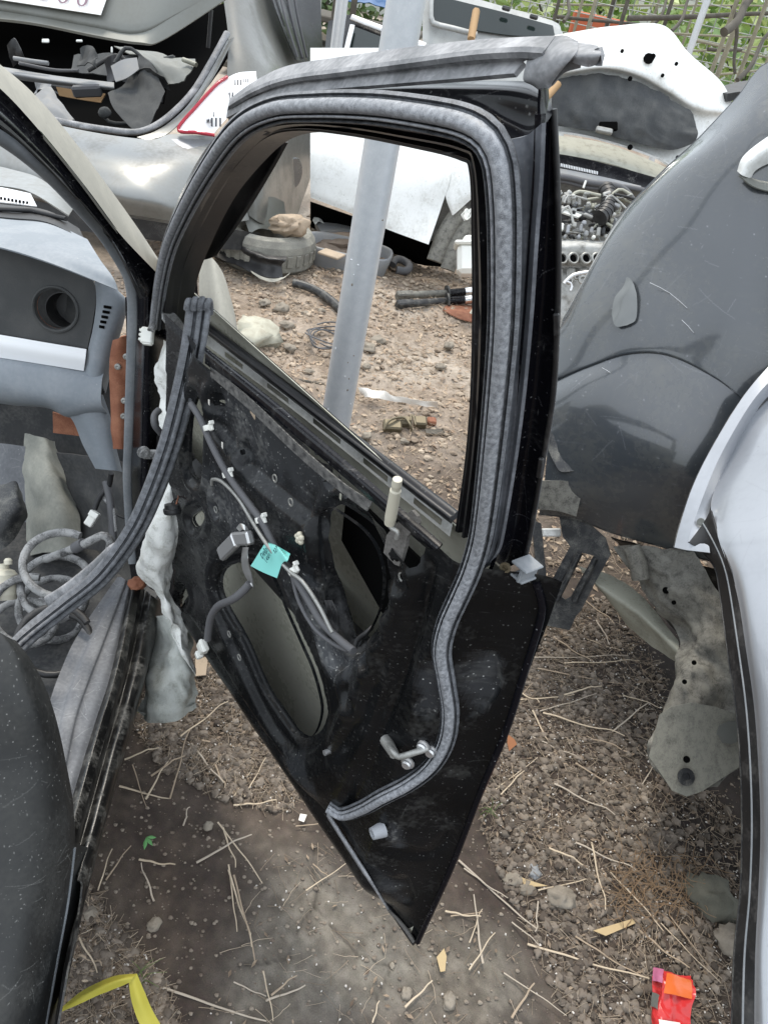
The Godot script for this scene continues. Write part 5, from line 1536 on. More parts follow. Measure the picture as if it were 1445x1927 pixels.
	strip_loft("rear_window_pillars", [lay("q", [496, -60, 3.12, 520, 20, 3.1, 556, 112, 3.2]), lay("q", [540, -60, 3.3, 556, 20, 3.3, 580, 118, 3.4]), lay("q", [600, -60, 3.5, 604, 20, 3.5, 608, 112, 3.55])], M.black_paint, t, 14, 4, .004)
	for k in 3:
		st = mesh_tool()
		tube(st, even(lay("q", [522 + k * 14, -40, 3.1 + k * .08, 536 + k * 12, 30, 3.1 + k * .09, 560 + k * 9, 108, 3.16 + k * .1]), .04), .008, 6)
		obj("window_trim", st, M.wire_grey, t)
	# tail lamp
	var lamp = strip_loft("tail_lamp", [lay("q", [334, 244, 2.66, 372, 200, 2.69, 410, 160, 2.73, 445, 138, 2.78, 482, 134, 2.84]), lay("q", [352, 246, 2.63, 390, 212, 2.65, 425, 180, 2.69, 455, 162, 2.75, 484, 158, 2.82]), lay("q", [402, 252, 2.66, 425, 225, 2.69, 450, 200, 2.73, 468, 190, 2.78, 486, 184, 2.84])], M.lamp_clear, t, 24, 6, .02)
	st = mesh_tool()
	sweep(st, even(lay("q", [404, 255, 2.65, 370, 250, 2.635, 336, 244, 2.65, 372, 199, 2.68, 408, 160, 2.72, 428, 146, 2.75]), .012), [[-.007, 0], [-.006, .01], [.006, .01], [.007, 0]], -FW)
	obj("lamp_red_edge", st, M.lamp_red, lamp)
	for q in [[385, 222, 8], [398, 215, 5], [407, 230, 9], [372, 228, 5], [432, 180, 7], [424, 168, 4], [448, 155, 6], [463, 152, 4], [418, 190, 5], [394, 228, 4]]:
		st = mesh_tool()
		var lc = PS(q[0], q[1], 2.62 + (252 - q[1]) * .0011)
		for k in 3:
			box(st, lc + R * (k - 1) * q[2] * .0022, facing(R, -FW), Vector3(q[2] * .0009, q[2] * .0045, .006), .001)
		obj("lamp_reflector", st, M.lamp_dark, lamp)
	strip_loft("bumper_corner_gloss", [lay("q", [318, 262, 2.64, 360, 262, 2.66, 430, 266, 2.73]), lay("q", [320, 280, 2.6, 360, 282, 2.62, 430, 288, 2.7])], M.silver_paint, t, 10, 3, .002)

	# white car side
	var w = thing("white_car", "white car standing side on behind the steel post, its front wing cut away", "car", Vector3(-.2, 0, -4.6))
	strip_loft("door_skin", [lay("p", [584, 90, 4.5, 660, 90, 4.45, 760, 90, 4.38, 860, 90, 4.3]), lay("p", [584, 200, 4.42, 660, 205, 4.36, 760, 215, 4.28, 862, 225, 4.2]), lay("p", [584, 290, 4.34, 660, 300, 4.27, 750, 315, 4.2, 848, 330, 4.13]), lay("p", [584, 352, 4.36, 662, 380, 4.3, 730, 408, 4.23, 830, 390, 4.17]), lay("p", [585, 372, 4.38, 663, 402, 4.32, 725, 430, 4.25, 806, 460, 4.18])], M.white_paint, w, 30, 6, .004)
	strip_loft("wing_remnant", [lay("p", [842, 180, 4.2, 870, 180, 4.18, 900, 180, 4.16]), lay("p", [846, 300, 4.14, 868, 305, 4.12, 900, 300, 4.1]), lay("p", [838, 364, 4.15, 858, 370, 4.13, 900, 350, 4.12]), lay("p", [850, 404, 4.17, 856, 402, 4.16, 896, 366, 4.14])], M.white_paint, w, 14, 5, .004)
	strip_loft("wheel_well", [lay("p", [815, 330, 4.6, 860, 330, 4.55, 920, 330, 4.5]), lay("p", [800, 470, 4.7, 850, 480, 4.65, 920, 480, 4.6])], M.bay_wall, w, 8, 3, .004)
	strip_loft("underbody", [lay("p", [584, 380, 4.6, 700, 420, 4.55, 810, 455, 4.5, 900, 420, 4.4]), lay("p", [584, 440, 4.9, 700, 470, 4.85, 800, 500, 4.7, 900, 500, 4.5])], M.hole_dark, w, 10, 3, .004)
	for q in [[[872, 388, 4.2, 838, 440, 4.22, 818, 492, 4.24], .045], [[890, 410, 4.2, 860, 460, 4.22, 842, 508, 4.24], .04], [[900, 440, 4.25, 880, 490, 4.26, 872, 520, 4.27], .03]]:
		st = mesh_tool()
		sweep(st, even(lay("p", q[0]), .05), [[-q[1], -.01], [-q[1], .01], [-q[1] * .4, .025], [q[1] * .4, .025], [q[1], .01], [q[1], -.01]], -FW)
		obj("inner_rail", st, M.frame_rail, w)
	st = mesh_tool()
	for k in 6:
		tube(st, even(lay("p", [868 + k, 405 + k * 2, 4.12, 874 + k * 2, 398 - k, 4.1, 880 + (k % 3) * 3, 390 + k * 3, 4.1, 872 + k, 410 + k, 4.1]), .02), .004, 5)
	obj("loose_wires", st, M.white_plastic, w)
	var rs = thing("washer_reservoir", "white plastic reservoir under the cut away wing of the white car", "reservoir", P(880, 520, 4.1))
	st = mesh_tool()
	box(st, P(884, 490, 4.05), facing(R, -FW), Vector3(.13, .15, .1), .02)
	box(st, P(882, 461, 4.04), facing(R, -FW), Vector3(.15, .02, .11), .008)
	obj("tank", st, M.white_plastic, rs)
	st = mesh_tool()
	lathe(st, P(882, 456, 4.02), U, [[.03, 0], [.03, .02], [.02, .03], [0, .032]], 16)
	obj("cap", st, M.white_plastic, rs)
	st = mesh_tool()
	tube(st, even(lay("p", [898, 520, 4.0, 900, 545, 4.0, 893, 575, 4.0, 885, 590, 4.0]), .02), .007, 6)
	obj("hose", st, M.cream_plastic, rs)

	# white car with the raised bonnet
	var b = thing("white_bonnet_car", "white car with bonnet raised over a bare dusty engine", "car", Vector3(1.0, 0, -4.3))
	var hd = func(l): return lay("p", l)
	var bon = strip_loft("bonnet", [hd.call([1000, 75, 4.5, 1080, 60, 4.45, 1153, 49, 4.45, 1246, 47, 4.45, 1296, 100, 4.45, 1353, 150, 4.45, 1376, 188, 4.45]), hd.call([1000, 110, 4.42, 1070, 104, 4.4, 1150, 96, 4.4, 1232, 104, 4.4, 1284, 146, 4.42, 1340, 184, 4.43, 1375, 200, 4.45]), hd.call([1000, 135, 4.38, 1060, 134, 4.36, 1136, 126, 4.36, 1205, 140, 4.38, 1262, 172, 4.4, 1316, 204, 4.42, 1374, 212, 4.45]), hd.call([1000, 150, 4.46, 1056, 150, 4.45, 1134, 138, 4.45, 1196, 152, 4.46, 1250, 182, 4.47, 1304, 212, 4.47, 1368, 222, 4.47]), hd.call([1000, 200, 4.5, 1056, 195, 4.5, 1120, 200, 4.5, 1187, 215, 4.5, 1250, 235, 4.5, 1308, 238, 4.49, 1356, 236, 4.48]), hd.call([1000, 238, 4.52, 1056, 240, 4.5, 1118, 250, 4.5, 1187, 270, 4.5, 1236, 288, 4.5, 1275, 296, 4.49, 1320, 268, 4.49]), hd.call([1000, 245, 4.48, 1056, 248, 4.46, 1118, 258, 4.46, 1187, 278, 4.46, 1236, 296, 4.46, 1268, 312, 4.46, 1300, 288, 4.47])], M.white_paint, b, 44, 5, .01)
	var pad = strip_loft("bonnet_pad", [hd.call([1040, 152, 4.42, 1090, 142, 4.42, 1132, 139, 4.42, 1187, 150, 4.42, 1239, 174, 4.42, 1294, 206, 4.43]), hd.call([1038, 190, 4.4, 1090, 182, 4.4, 1140, 182, 4.4, 1192, 192, 4.4, 1248, 212, 4.4, 1308, 230, 4.42]), hd.call([1038, 215, 4.4, 1090, 214, 4.4, 1140, 222, 4.4, 1190, 234, 4.4, 1244, 250, 4.4, 1312, 252, 4.42]), hd.call([1042, 236, 4.43, 1090, 242, 4.43, 1118, 247, 4.43, 1187, 266, 4.43, 1260, 282, 4.43, 1304, 270, 4.44])], M.hood_pad, bon, 36, 6, .008, .02)
	st = mesh_tool()
	box(st, P(1144, 238, 4.38), facing(R, -FW), Vector3(.1, .05, .02), .006)
	obj("bonnet_latch_pocket", st, M.hole_dark, bon)
	st = mesh_tool()
	box(st, P(1136, 246, 4.37), facing(R * .95 - U * .2, -FW), Vector3(.09, .03, .03), .006)
	obj("bonnet_latch_bar", st, M.alloy, bon)
	for q in [[1220, 110, 12], [1228, 106, 6], [1170, 96, 4], [1272, 120, 4], [1155, 122, 4], [1246, 142, 4], [1185, 148, 5], [1185, 277, 6], [1274, 296, 4]]:
		st = mesh_tool()
		lathe(st, P(q[0], q[1], 4.37 if q[1] < 160 else 4.44), -FW, [[q[2] * .0024, -.005], [q[2] * .0024, .004], [0, .004]], 10)
		obj("bonnet_hole", st, M.hole_dark, bon)
	st = mesh_tool()
	rod(st, P(1018, 195, 4.3), P(1050, 158, 4.35), .02, -1, 8)
	obj("wooden_prop", st, M.wood_raw, b)
	strip_loft("scuttle", [hd.call([1000, 250, 4.7, 1060, 256, 4.7, 1140, 270, 4.7, 1210, 296, 4.7, 1268, 322, 4.7]), hd.call([1000, 278, 4.55, 1060, 280, 4.55, 1140, 296, 4.55, 1200, 314, 4.55, 1250, 340, 4.55]), hd.call([1000, 288, 4.5, 1060, 292, 4.5, 1140, 306, 4.5, 1200, 326, 4.5, 1250, 350, 4.5])], M.frame_pale, b, 20, 4, .005)
	var sgr = strip_loft("scuttle_grille", [hd.call([1000, 286, 4.47, 1060, 291, 4.47, 1140, 308, 4.47, 1240, 336, 4.47]), hd.call([1000, 315, 4.4, 1060, 322, 4.4, 1140, 338, 4.4, 1232, 362, 4.4])], M.black_paint, b, 16, 3, .005)
	strip_loft("scuttle_edge", [hd.call([1000, 310, 4.395, 1060, 318, 4.395, 1140, 334, 4.395, 1206, 350, 4.395]), hd.call([1000, 322, 4.385, 1060, 330, 4.385, 1140, 345, 4.385, 1204, 356, 4.385])], M.grey_tray, b, 12, 2, .004)
	for k in 24:
		st = mesh_tool()
		box(st, P(1052 + k * 3.1, 310 + k * .68, 4.392), facing(R, -FW), Vector3(.0045, .018, .006), .001)
		obj("grille_rib", st, M.light_trim, sgr)
	strip_loft("bulkhead", [hd.call([1000, 325, 4.4, 1060, 332, 4.4, 1140, 348, 4.4, 1240, 364, 4.4]), hd.call([1000, 400, 4.55, 1060, 405, 4.55, 1140, 415, 4.55, 1220, 420, 4.55]), hd.call([1000, 480, 4.5, 1060, 490, 4.5, 1140, 500, 4.5, 1200, 500, 4.5]), hd.call([1000, 620, 4.3, 1060, 620, 4.3, 1100, 620, 4.3, 1140, 600, 4.3])], M.bay_wall, b, 14, 4, .01, .02)
	for q in [[[1000, 330, 4.3, 1060, 333, 4.3, 1110, 344, 4.3, 1160, 350, 4.3, 1180, 362, 4.3, 1195, 385, 4.3], .017], [[1000, 338, 4.32, 1060, 341, 4.32, 1105, 352, 4.32, 1150, 354, 4.32, 1175, 352, 4.32, 1230, 362, 4.32], .014], [[1052, 382, 4.2, 1080, 392, 4.2, 1100, 400, 4.2, 1130, 412, 4.18, 1155, 430, 4.18], .014], [[1040, 408, 4.15, 1100, 405, 4.15, 1130, 415, 4.14, 1160, 422, 4.14], .02], [[1105, 376, 4.2, 1120, 374, 4.2, 1135, 372, 4.2], .009], [[1108, 380, 4.2, 1112, 392, 4.2, 1122, 384, 4.2], .01], [[1150, 376, 4.15, 1166, 372, 4.15, 1178, 380, 4.15], .01], [[1150, 380, 4.15, 1160, 390, 4.14, 1156, 405, 4.14], .008], [[1156, 374, 4.15, 1166, 388, 4.14, 1162, 402, 4.14], .008], [[1140, 420, 4.1, 1152, 428, 4.1, 1148, 445, 4.1], .008]]:
		st = mesh_tool()
		tube(st, even(lay("p", q[0]), .03), q[1], 8)
		obj("engine_hose", st, M.wire_grey if q[1] > .01 else M.frame_pale, b)
	st = mesh_tool()
	rod(st, P(1102, 340, 4.28), P(1097, 354, 4.28), .006)
	obj("cable_tie", st, M.white_plastic, b)
	st = mesh_tool()
	var hose = even(lay("p", [1140, 355, 4.2, 1146, 375, 4.15, 1138, 400, 4.1, 1128, 410, 4.08]), .012)
	for k in hose.size() - 1:
		tube(st, PackedVector3Array([hose[k], hose[k].lerp(hose[k + 1], .5), hose[k + 1]]), .042 if k % 2 == 0 else .0395, 14)
	obj("intake_hose", st, M.black_plastic, b)
	for k in 4:
		st = mesh_tool()
		box(st, P(1060 + k * 9.5, 376 + k * 1.6, 4.15), facing(R, -FW), Vector3(.018, .038, .03), .004)
		obj("fuse_block", st, M.engine_grey, b)
	strip_loft("white_duct", [hd.call([1040, 382, 4.12, 1065, 392, 4.12, 1095, 404, 4.12]), hd.call([1040, 392, 4.1, 1060, 400, 4.1, 1088, 408, 4.1])], M.white_plastic, b, 8, 2, .01)
	for q in [[1056, 428, 7, 14], [1068, 432, 6, 16], [1080, 424, 8, 10], [1092, 430, 6, 14], [1098, 420, 8, 8], [1102, 440, 8, 10], [1112, 434, 6, 12], [1125, 437, 7, 18], [1134, 436, 6, 14], [1074, 445, 7, 6], [1088, 446, 6, 7], [1116, 447, 7, 6], [1140, 446, 8, 8], [1062, 446, 5, 7]]:
		st = mesh_tool()
		box(st, P(q[0], q[1], 4.08), facing(R * .98 - U * .15, -FW), Vector3(q[2] * .0027, q[3] * .0027, .03), .005)
		obj("ignition_part", st, [M.alloy, M.grey_plastic, M.white_plastic, M.wire_black, M.grey_tray][(q[0] * 7) % 5], b)
	var head = strip_loft("cylinder_head", [hd.call([1000, 448, 4.1, 1060, 450, 4.1, 1150, 452, 4.1]), hd.call([1000, 458, 4.02, 1060, 460, 4.02, 1150, 462, 4.02]), hd.call([1000, 472, 4.02, 1060, 474, 4.02, 1146, 476, 4.02]), hd.call([1000, 500, 4.05, 1060, 502, 4.05, 1136, 504, 4.05])], M.engine_grey, b, 16, 5, .01, .012)
	for k in 4:
		st = mesh_tool()
		var pc = P([1056, 1077, 1101, 1121][k], 487, 4.0)
		lathe(st, pc, -FW + R * .2, [[.030, -.02], [.030, .012], [.026, .016], [.021, .014], [.019, -.015], [0, -.018]], 18)
		obj("exhaust_port", st, M.alloy, head)
		st = mesh_tool()
		lathe(st, pc, -FW + R * .2, [[.0195, .0], [.017, .003], [0, .003]], 14)
		obj("port_bore", st, M.hole_dark, head)
		st = mesh_tool()
		box(st, P([1050, 1074, 1098, 1116][k], 518, 4.06), facing(R, -FW), Vector3(.045, .08, .03), .012)
		obj("block_rib", st, M.engine_grey, b)
	strip_loft("engine_block", [hd.call([1000, 500, 4.1, 1060, 502, 4.1, 1130, 504, 4.1]), hd.call([1000, 540, 4.05, 1060, 540, 4.05, 1115, 530, 4.05]), hd.call([1000, 570, 4.05, 1060, 568, 4.05, 1090, 560, 4.05]), hd.call([1000, 640, 4.1, 1040, 630, 4.1, 1060, 610, 4.1])], M.engine_grey, b, 14, 6, .01, .03)
	rng.seed = 33
	for i in 120:
		st = mesh_tool()
		var ex = rng.randf_range(1046, 1160)
		var ey = rng.randf_range(362, 452)
		var er = P(ex, ey, 4.13 + rng.randf_range(-.03, .05))
		if i % 3 == 0:
			tube(st, even(PackedVector3Array([er, er + R * rng.randf_range(.02, .08) + U * rng.randf_range(-.03, .05), er + R * rng.randf_range(.05, .16) + U * rng.randf_range(-.06, .02)]), .02), rng.randf_range(.003, .009), 6)
		elif i % 3 == 1:
			lathe(st, er, (-FW + R * rng.randf_range(-.6, .6) + U * rng.randf_range(0, 1)).normalized(), [[.012, -.01], [.013, .0], [.009, .006], [.009, .012], [.005, .014], [0, .013]], 10)
		else:
			box(st, er, facing(R + U * rng.randf_range(-.6, .6), -FW + U * rng.randf()), Vector3(rng.randf_range(.012, .05), rng.randf_range(.01, .03), .03), .004)
		obj("engine_part", st, [M.engine_grey, M.wire_black, M.alloy, M.grey_tray, M.black_plastic, M.frame_pale, M.white_plastic][(i * 5 + i / 4) % (7 if i % 4 == 0 else 6)], b)
	st = mesh_tool()
	tube(st, even(lay("p", [1060, 534, 3.97, 1072, 522, 3.97, 1085, 516, 3.97, 1116, 511, 3.97]), .02), .011, 8)
	tube(st, even(lay("p", [1066, 530, 3.96, 1076, 536, 3.96, 1072, 548, 3.96], ), .02), .007, 8)
	obj("heater_pipe", st, M.zinc, b)
	for q in [[1095, 527, .022], [1084, 522, .014], [1070, 530, .016]]:
		st = mesh_tool()
		lathe(st, P(q[0], q[1], 3.98), -FW, [[q[2], 0], [q[2], .015], [q[2] * .6, .018], [q[2] * .5, .005], [0, .005]], 14)
		obj("pipe_flange", st, M.engine_grey, b)

	# far ones
	var k = thing("black_van", "black van with chrome window trim beside the steel post, far back", "van", Vector3(-2.0, 0, -8.0))
	strip_loft("body", [lay("p", [618, 40, 7.2, 664, 28, 7.0, 720, 55, 6.9, 800, 90, 6.8]), lay("p", [612, 90, 7.2, 650, 100, 6.9, 720, 120, 6.8, 800, 150, 6.7]), lay("p", [600, 300, 7.0, 650, 300, 6.8, 720, 320, 6.7, 800, 330, 6.6])], M.black_paint, k, 14, 5, .01)
	strip_loft("window", [lay("p", [668, 50, 6.88, 715, 68, 6.84, 790, 96, 6.74]), lay("p", [655, 105, 6.8, 715, 118, 6.76, 790, 140, 6.66])], M.dark_glass, k, 8, 2, .01)
	st = mesh_tool()
	sweep(st, lay("p", [650, 105, 6.78, 657, 75, 6.8, 663, 50, 6.84]), [[-.02, 0], [-.02, .02], [.02, .02], [.02, 0]], -FW)
	obj("chrome_pillar", st, M.light_trim, k)
	st = mesh_tool()
	sweep(st, lay("p", [662, 34, 6.94, 690, 45, 6.9, 725, 58, 6.86, 800, 88, 6.76]), [[-.022, 0], [-.022, .02], [.022, .02], [.022, 0]], -FW)
	obj("chrome_roof_strip", st, M.light_trim, k)
	var v = thing("grey_van", "pale grey van with a long dark tailgate window, behind the bonnet", "van", Vector3(1.5, 0, -8.5))
	strip_loft("body", [lay("p", [795, -60, 7.6, 860, -16, 7.6, 940, 10, 7.6, 1042, 40, 7.6, 1056, 60, 7.6]), lay("p", [795, 60, 7.5, 860, 62, 7.5, 940, 74, 7.5, 1042, 84, 7.5, 1060, 84, 7.55]), lay("p", [795, 260, 7.4, 860, 260, 7.4, 940, 280, 7.4, 1042, 290, 7.4, 1060, 290, 7.5])], M.grey_van, v, 16, 5, .01)
	strip_loft("tailgate_window", [lay("p", [816, -10, 7.52, 880, 6, 7.52, 960, 26, 7.52, 1040, 48, 7.52]), lay("p", [814, 42, 7.47, 880, 54, 7.47, 960, 66, 7.47, 1044, 70, 7.47])], M.dark_glass, v, 16, 3, .01)
	st = mesh_tool()
	sweep(st, even(lay("p", [812, -14, 7.5, 811, 30, 7.46, 816, 46, 7.44, 850, 55, 7.43, 900, 68, 7.43]), .06), [[-.02, 0], [-.02, .03], [.02, .03], [.02, 0]], -FW)
	obj("window_frame", st, M.grey_van, v)
	for q in [[952, 16], [1004, 32]]:
		st = mesh_tool()
		box(st, P(q[0], q[1], 7.45), facing(R * .96 - U * .26, -FW), Vector3(.08, .045, .03), .015)
		obj("hinge_cover", st, M.black_plastic, v)
	st = mesh_tool()
	rod(st, P(896, 20, 7.3), P(886, 74, 7.2), .035, -1, 6)
	tag(obj("wooden_prop", st, M.wood_raw), "short wooden prop leaning on the tailgate of the grey van", "prop")


# ---------- things standing and lying in the yard ----------
func post(called: String, label: String, category: String, a: Vector3, b: Vector3, r: float, m: Material, group := "", r1 := -1.0, bend := 0.0) -> MeshInstance3D:
	var st = mesh_tool()
	var p := PackedVector3Array()
	for i in 9:
		var f = i / 8.0
		p.append(a.lerp(b, f) + Vector3(sin(f * 5.0), 0, cos(f * 4.0)) * bend)
	tube(st, p, r, 10, r1)
	var o = obj(called, st, m)
	tag(o, label, category, group)
	return o

func yard():
	var base = Vector3(-.165, 0, -1.84)
	var dir = ray(632, 790)
	base = Vector3(dir.x, 0, dir.z) * (1.84 / Vector2(dir.x, dir.z).length())
	var d2 = ray(764, 0)
	var top = Vector3(d2.x, 0, d2.z) * (1.86 / Vector2(d2.x, d2.z).length())
	top.y = 1.5 + d2.y * (1.86 / Vector2(d2.x, d2.z).length())
	var hit = EYE + dir * (1.84 / Vector2(dir.x, dir.z).length())
	var up = (top - hit).normalized()
	var t = thing("steel_post", "galvanised round steel post standing behind the open car door", "post", hit - up * (hit.y / up.y))
	var st = mesh_tool()
	tube(st, PackedVector3Array([hit - up * (hit.y / up.y + .05), hit, top, top + up * 1.6]), .0385, 28)
	obj("pipe", st, M.galvanised, t)
	rng.seed = 11
	for k in 22:
		st = mesh_tool()
		var f = rng.randf_range(-.15, 1.0)
		var c = hit.lerp(top, f)
		var toward = (EYE - c).slide(up).normalized().rotated(up, rng.randf_range(-1.0, 1.0))
		blob(st, c + toward * .0385, facing(up, toward), Vector3(rng.randf_range(.0015, .004), rng.randf_range(.0012, .003), .0012), k, .3, 4, 7)
		obj("zinc_drip", st, M.light_trim if k % 3 else M.stone, t)
	# old tyre, lump of cardboard
	var ty = thing("old_tyre", "dusty old tyre lying flat below the silver sedan", "tyre", G(520, 500))
	st = mesh_tool()
	var tc = G(512, 490) + Vector3(-.04, 0, .02)
	lathe(st, tc, Vector3.UP, [[.12, .02], [.17, .0], [.235, .005], [.262, .03], [.265, .12], [.258, .15], [.235, .178], [.19, .185], [.15, .17], [.13, .15], [.12, .02]], 36)
	obj("carcass", st, M.tyre, ty)
	for k in 30:
		st = mesh_tool()
		var a = TAU * k / 30
		box(st, tc + Vector3(cos(a) * .265, .085, sin(a) * .265), facing(Vector3(-sin(a), 0, cos(a)), Vector3(cos(a), 0, sin(a))), Vector3(.03, .06, .008), .003)
		obj("tread_block", st, M.tyre, ty)
	st = mesh_tool()
	blob(st, P(545, 424, 4.1), facing(R, U), Vector3(.095, .05, .05), 21, .55, 12, 18, 1.6)
	tag(obj("crumpled_cardboard", st, M.cardboard), "crumpled light brown cardboard lump resting on the old tyre", "cardboard")
	var bt = thing("bumper_trim", "broken black plastic bumper trim lying on the soil beside the old tyre", "bumper piece", G(470, 505))
	strip_loft("shell", [lay("p", [360, 428, 4.15, 417, 444, 4.1, 440, 450, 4.08, 469, 466, 4.04, 500, 479, 4.0, 540, 484, 3.98]), lay("p", [360, 436, 4.12, 414, 452, 4.07, 440, 458, 4.04, 469, 474, 4.0, 500, 486, 3.96, 538, 490, 3.95]), lay("p", [360, 445, 4.15, 410, 463, 4.1, 440, 472, 4.08, 470, 488, 4.04, 500, 497, 4.0, 530, 500, 3.98]), lay("p", [360, 470, 4.12, 400, 482, 4.08, 440, 497, 4.05, 474, 512, 4.01, 505, 522, 3.98, 532, 521, 3.97])], M.black_plastic, bt, 30, 4, .006, .015)
	strip_loft("torn_edge", [lay("p", [470, 508, 3.97, 495, 520, 3.94, 520, 524, 3.93, 541, 515, 3.95]), lay("p", [474, 514, 3.965, 495, 526, 3.935, 522, 529, 3.925, 545, 512, 3.95])], M.beige_dust, bt, 16, 2, .003, .02)
	# oil trays
	var o1 = thing("drain_tray", "grey plastic drain tray full of rusty dirt on the ground, left of the steel post", "tray", G(645, 505))
	var rim := PackedVector3Array()
	var cc = G(650, 498)
	for k in 28:
		var a = TAU * k / 28
		rim.append(Vector3(signf(cos(a)) * pow(absf(cos(a)), .6) * .25, 0, signf(sin(a)) * pow(absf(sin(a)), .6) * .15))
	st = mesh_tool()
	var lo := PackedVector3Array()
	var hi := PackedVector3Array()
	var hi2 := PackedVector3Array()
	var mid := PackedVector3Array()
	for q in rim + PackedVector3Array([rim[0]]):
		lo.append(cc + q * .9)
		hi.append(cc + q + Vector3(0, .10, 0))
		hi2.append(cc + q * .93 + Vector3(0, .10, 0))
		mid.append(cc + q * .86 + Vector3(0, .03, 0))
	loft(st, [lo, hi, hi2, mid], 60, 2)
	obj("pan", st, M.grey_tray, o1)
	st = mesh_tool()
	var fan := []
	loft(st, [PackedVector3Array([cc + Vector3(-.2, .06, -.11), cc + Vector3(0, .065, -.12), cc + Vector3(.2, .06, -.11)]), PackedVector3Array([cc + Vector3(-.21, .07, .0), cc + Vector3(0, .06, .0), cc + Vector3(.21, .065, .0)]), PackedVector3Array([cc + Vector3(-.2, .06, .11), cc + Vector3(0, .07, .12), cc + Vector3(.2, .06, .11)])], 14, 6, .01, .04)
	obj("dirt_fill", st, M.rust_plate, o1)
	var o2 = thing("sump_plate", "flat grey sump cover with a brown rusty top behind the drain tray", "cover", G(640, 470))
	strip_loft("cover", [lay("p", [592, 418, 4.75, 640, 416, 4.75, 700, 428, 4.75]), lay("p", [604, 436, 4.6, 650, 434, 4.6, 700, 440, 4.6])], M.grey_tray, o2, 12, 4, .03)
	strip_loft("rusty_top", [lay("p", [604, 437, 4.58, 650, 435, 4.58, 700, 441, 4.58]), lay("p", [604, 458, 4.5, 650, 457, 4.5, 690, 452, 4.5])], M.rust_plate, o2, 12, 4, .02, .02)
	strip_loft("torn_flap", [lay("p", [588, 414, 4.72, 596, 404, 4.74, 602, 410, 4.74]), lay("p", [592, 420, 4.7, 602, 416, 4.7, 610, 420, 4.7])], M.sheet_white, o2, 8, 3, .004, .02)
	st = mesh_tool()
	box(st, G(624, 478, .12), facing(Vector3(.95, 0, .3), Vector3.UP), Vector3(.12, .09, .012), .003)
	tag(obj("tan_card", st, M.cardboard), "small flat tan card lying in the grey drain tray", "card")
	st = mesh_tool()
	plate(st, lay("g", [735, 505, .004, 775, 520, .004, 772, 470, .004, 752, 452, .004, 722, 460, .004]), .004)
	tag(obj("cardboard_sheet", st, M.cardboard), "dirty cardboard sheet on the ground right of the steel post", "cardboard")
	st = mesh_tool()
	tube(st, even(lay("g", [738, 498, .03, 745, 488, .05, 758, 490, .05, 770, 500, .04, 764, 510, .03, 746, 508, .03], ), .02), .022, 10)
	tag(obj("rubber_bush", st, M.wire_grey), "dark rubber bush lying on the dirty cardboard sheet", "rubber part")
	# shock absorbers
	for k in 2:
		var s = thing("shock_absorber", ["dusty grey shock absorber lying behind the shiny one", "black shock absorber with a shiny sleeve, lying nearer the door"][k], "shock absorber", G(815, 575), "shock absorbers on the soil")
		var a = G(752, 556 + k * 17, .025)
		var bq = G(842, 552 + k * 14, .03)
		var c = G(905, 546 + k * 16, .06)
		st = mesh_tool()
		rod(st, a.lerp(bq, .12), bq, .019, -1, 16)
		obj("tube", st, M.frame_rail if k == 0 else M.bracket_black, s)
		st = mesh_tool()
		box(st, a.lerp(bq, .1), facing(bq - a, Vector3(.2, 1, .4)), Vector3(.10, .035, .045), .006)
		obj("clevis", st, M.frame_rail if k == 0 else M.bracket_black, s)
		for e in 2:
			st = mesh_tool()
			lathe(st, a.lerp(bq, .02 + e * .16) + Vector3(0, .016, .0), Vector3(.1, 1, .3), [[.012, -.004], [.012, .005], [.007, .006], [.0, .003]], 12)
			obj("bolt_eye", st, M.hole_dark, s)
		st = mesh_tool()
		rod(st, bq, c, .021, -1, 16)
		obj("sleeve", st, M.black_paint, s)
		st = mesh_tool()
		lathe(st, bq, c - bq, [[.02, -.008], [.042, -.006], [.042, .004], [.02, .006]], 18)
		obj("spring_seat", st, M.bracket_black, s)
		st = mesh_tool()
		rod(st, bq.lerp(c, .5), bq.lerp(c, .7), .0235, -1, 16)
		obj("shiny_collar", st, M.chrome, s)
	st = mesh_tool()
	blob(st, G(885, 590, .01), Basis(), Vector3(.15, .012, .12), 4, .1, 6, 16)
	tag(obj("rusty_plate", st, M.rust), "round rusty plate on the soil under the shock absorbers", "plate")
	# scraps in the soil beyond the door
	var ps = thing("paper_strip", "long crumpled white paper strip on the soil just right of the steel post", "paper", G(750, 750))
	strip_loft("strip", [lay("g", [672, 728, .075, 700, 733, .055, 726, 736, .065, 740, 745, .055, 775, 750, .06, 800, 756, .055, 822, 758, .07]), lay("g", [682, 744, .035, 700, 750, .04, 718, 750, .035, 742, 756, .035, 772, 760, .035, 800, 766, .035, 824, 770, .035])], M.paper_white, ps, 30, 4, .001, .02)
	var lk = thing("door_latch", "rusty brass coloured latch mechanism half sunk in the soil near the window sill", "latch", G(775, 800))
	for q in [[738, 802, .07, .035, .05], [762, 797, .05, .05, .04], [790, 795, .05, .035, .045], [812, 793, .035, .025, .035]]:
		st = mesh_tool()
		box(st, G(q[0], q[1], .02), facing(Vector3(.95, .05, -.2), Vector3(.1, 1, .3)), Vector3(q[2], q[4], q[3]), .006)
		obj("latch_body", st, M.brass if q[0] < 800 else M.rust, lk)
	st = mesh_tool()
	tube(st, even(lay("g", [722, 808, .02, 735, 790, .05, 760, 786, .05, 772, 800, .045, 775, 812, .02]), .01), .005, 6)
	tube(st, even(lay("g", [772, 792, .05, 776, 780, .06, 782, 800, .05], ), .01), .004, 6)
	obj("spring_wire", st, M.brass, lk)
	st = mesh_tool()
	plate(st, lay("g", [800, 808, .012, 850, 806, .012, 870, 812, .012, 846, 818, .012, 802, 815, .012]), .008)
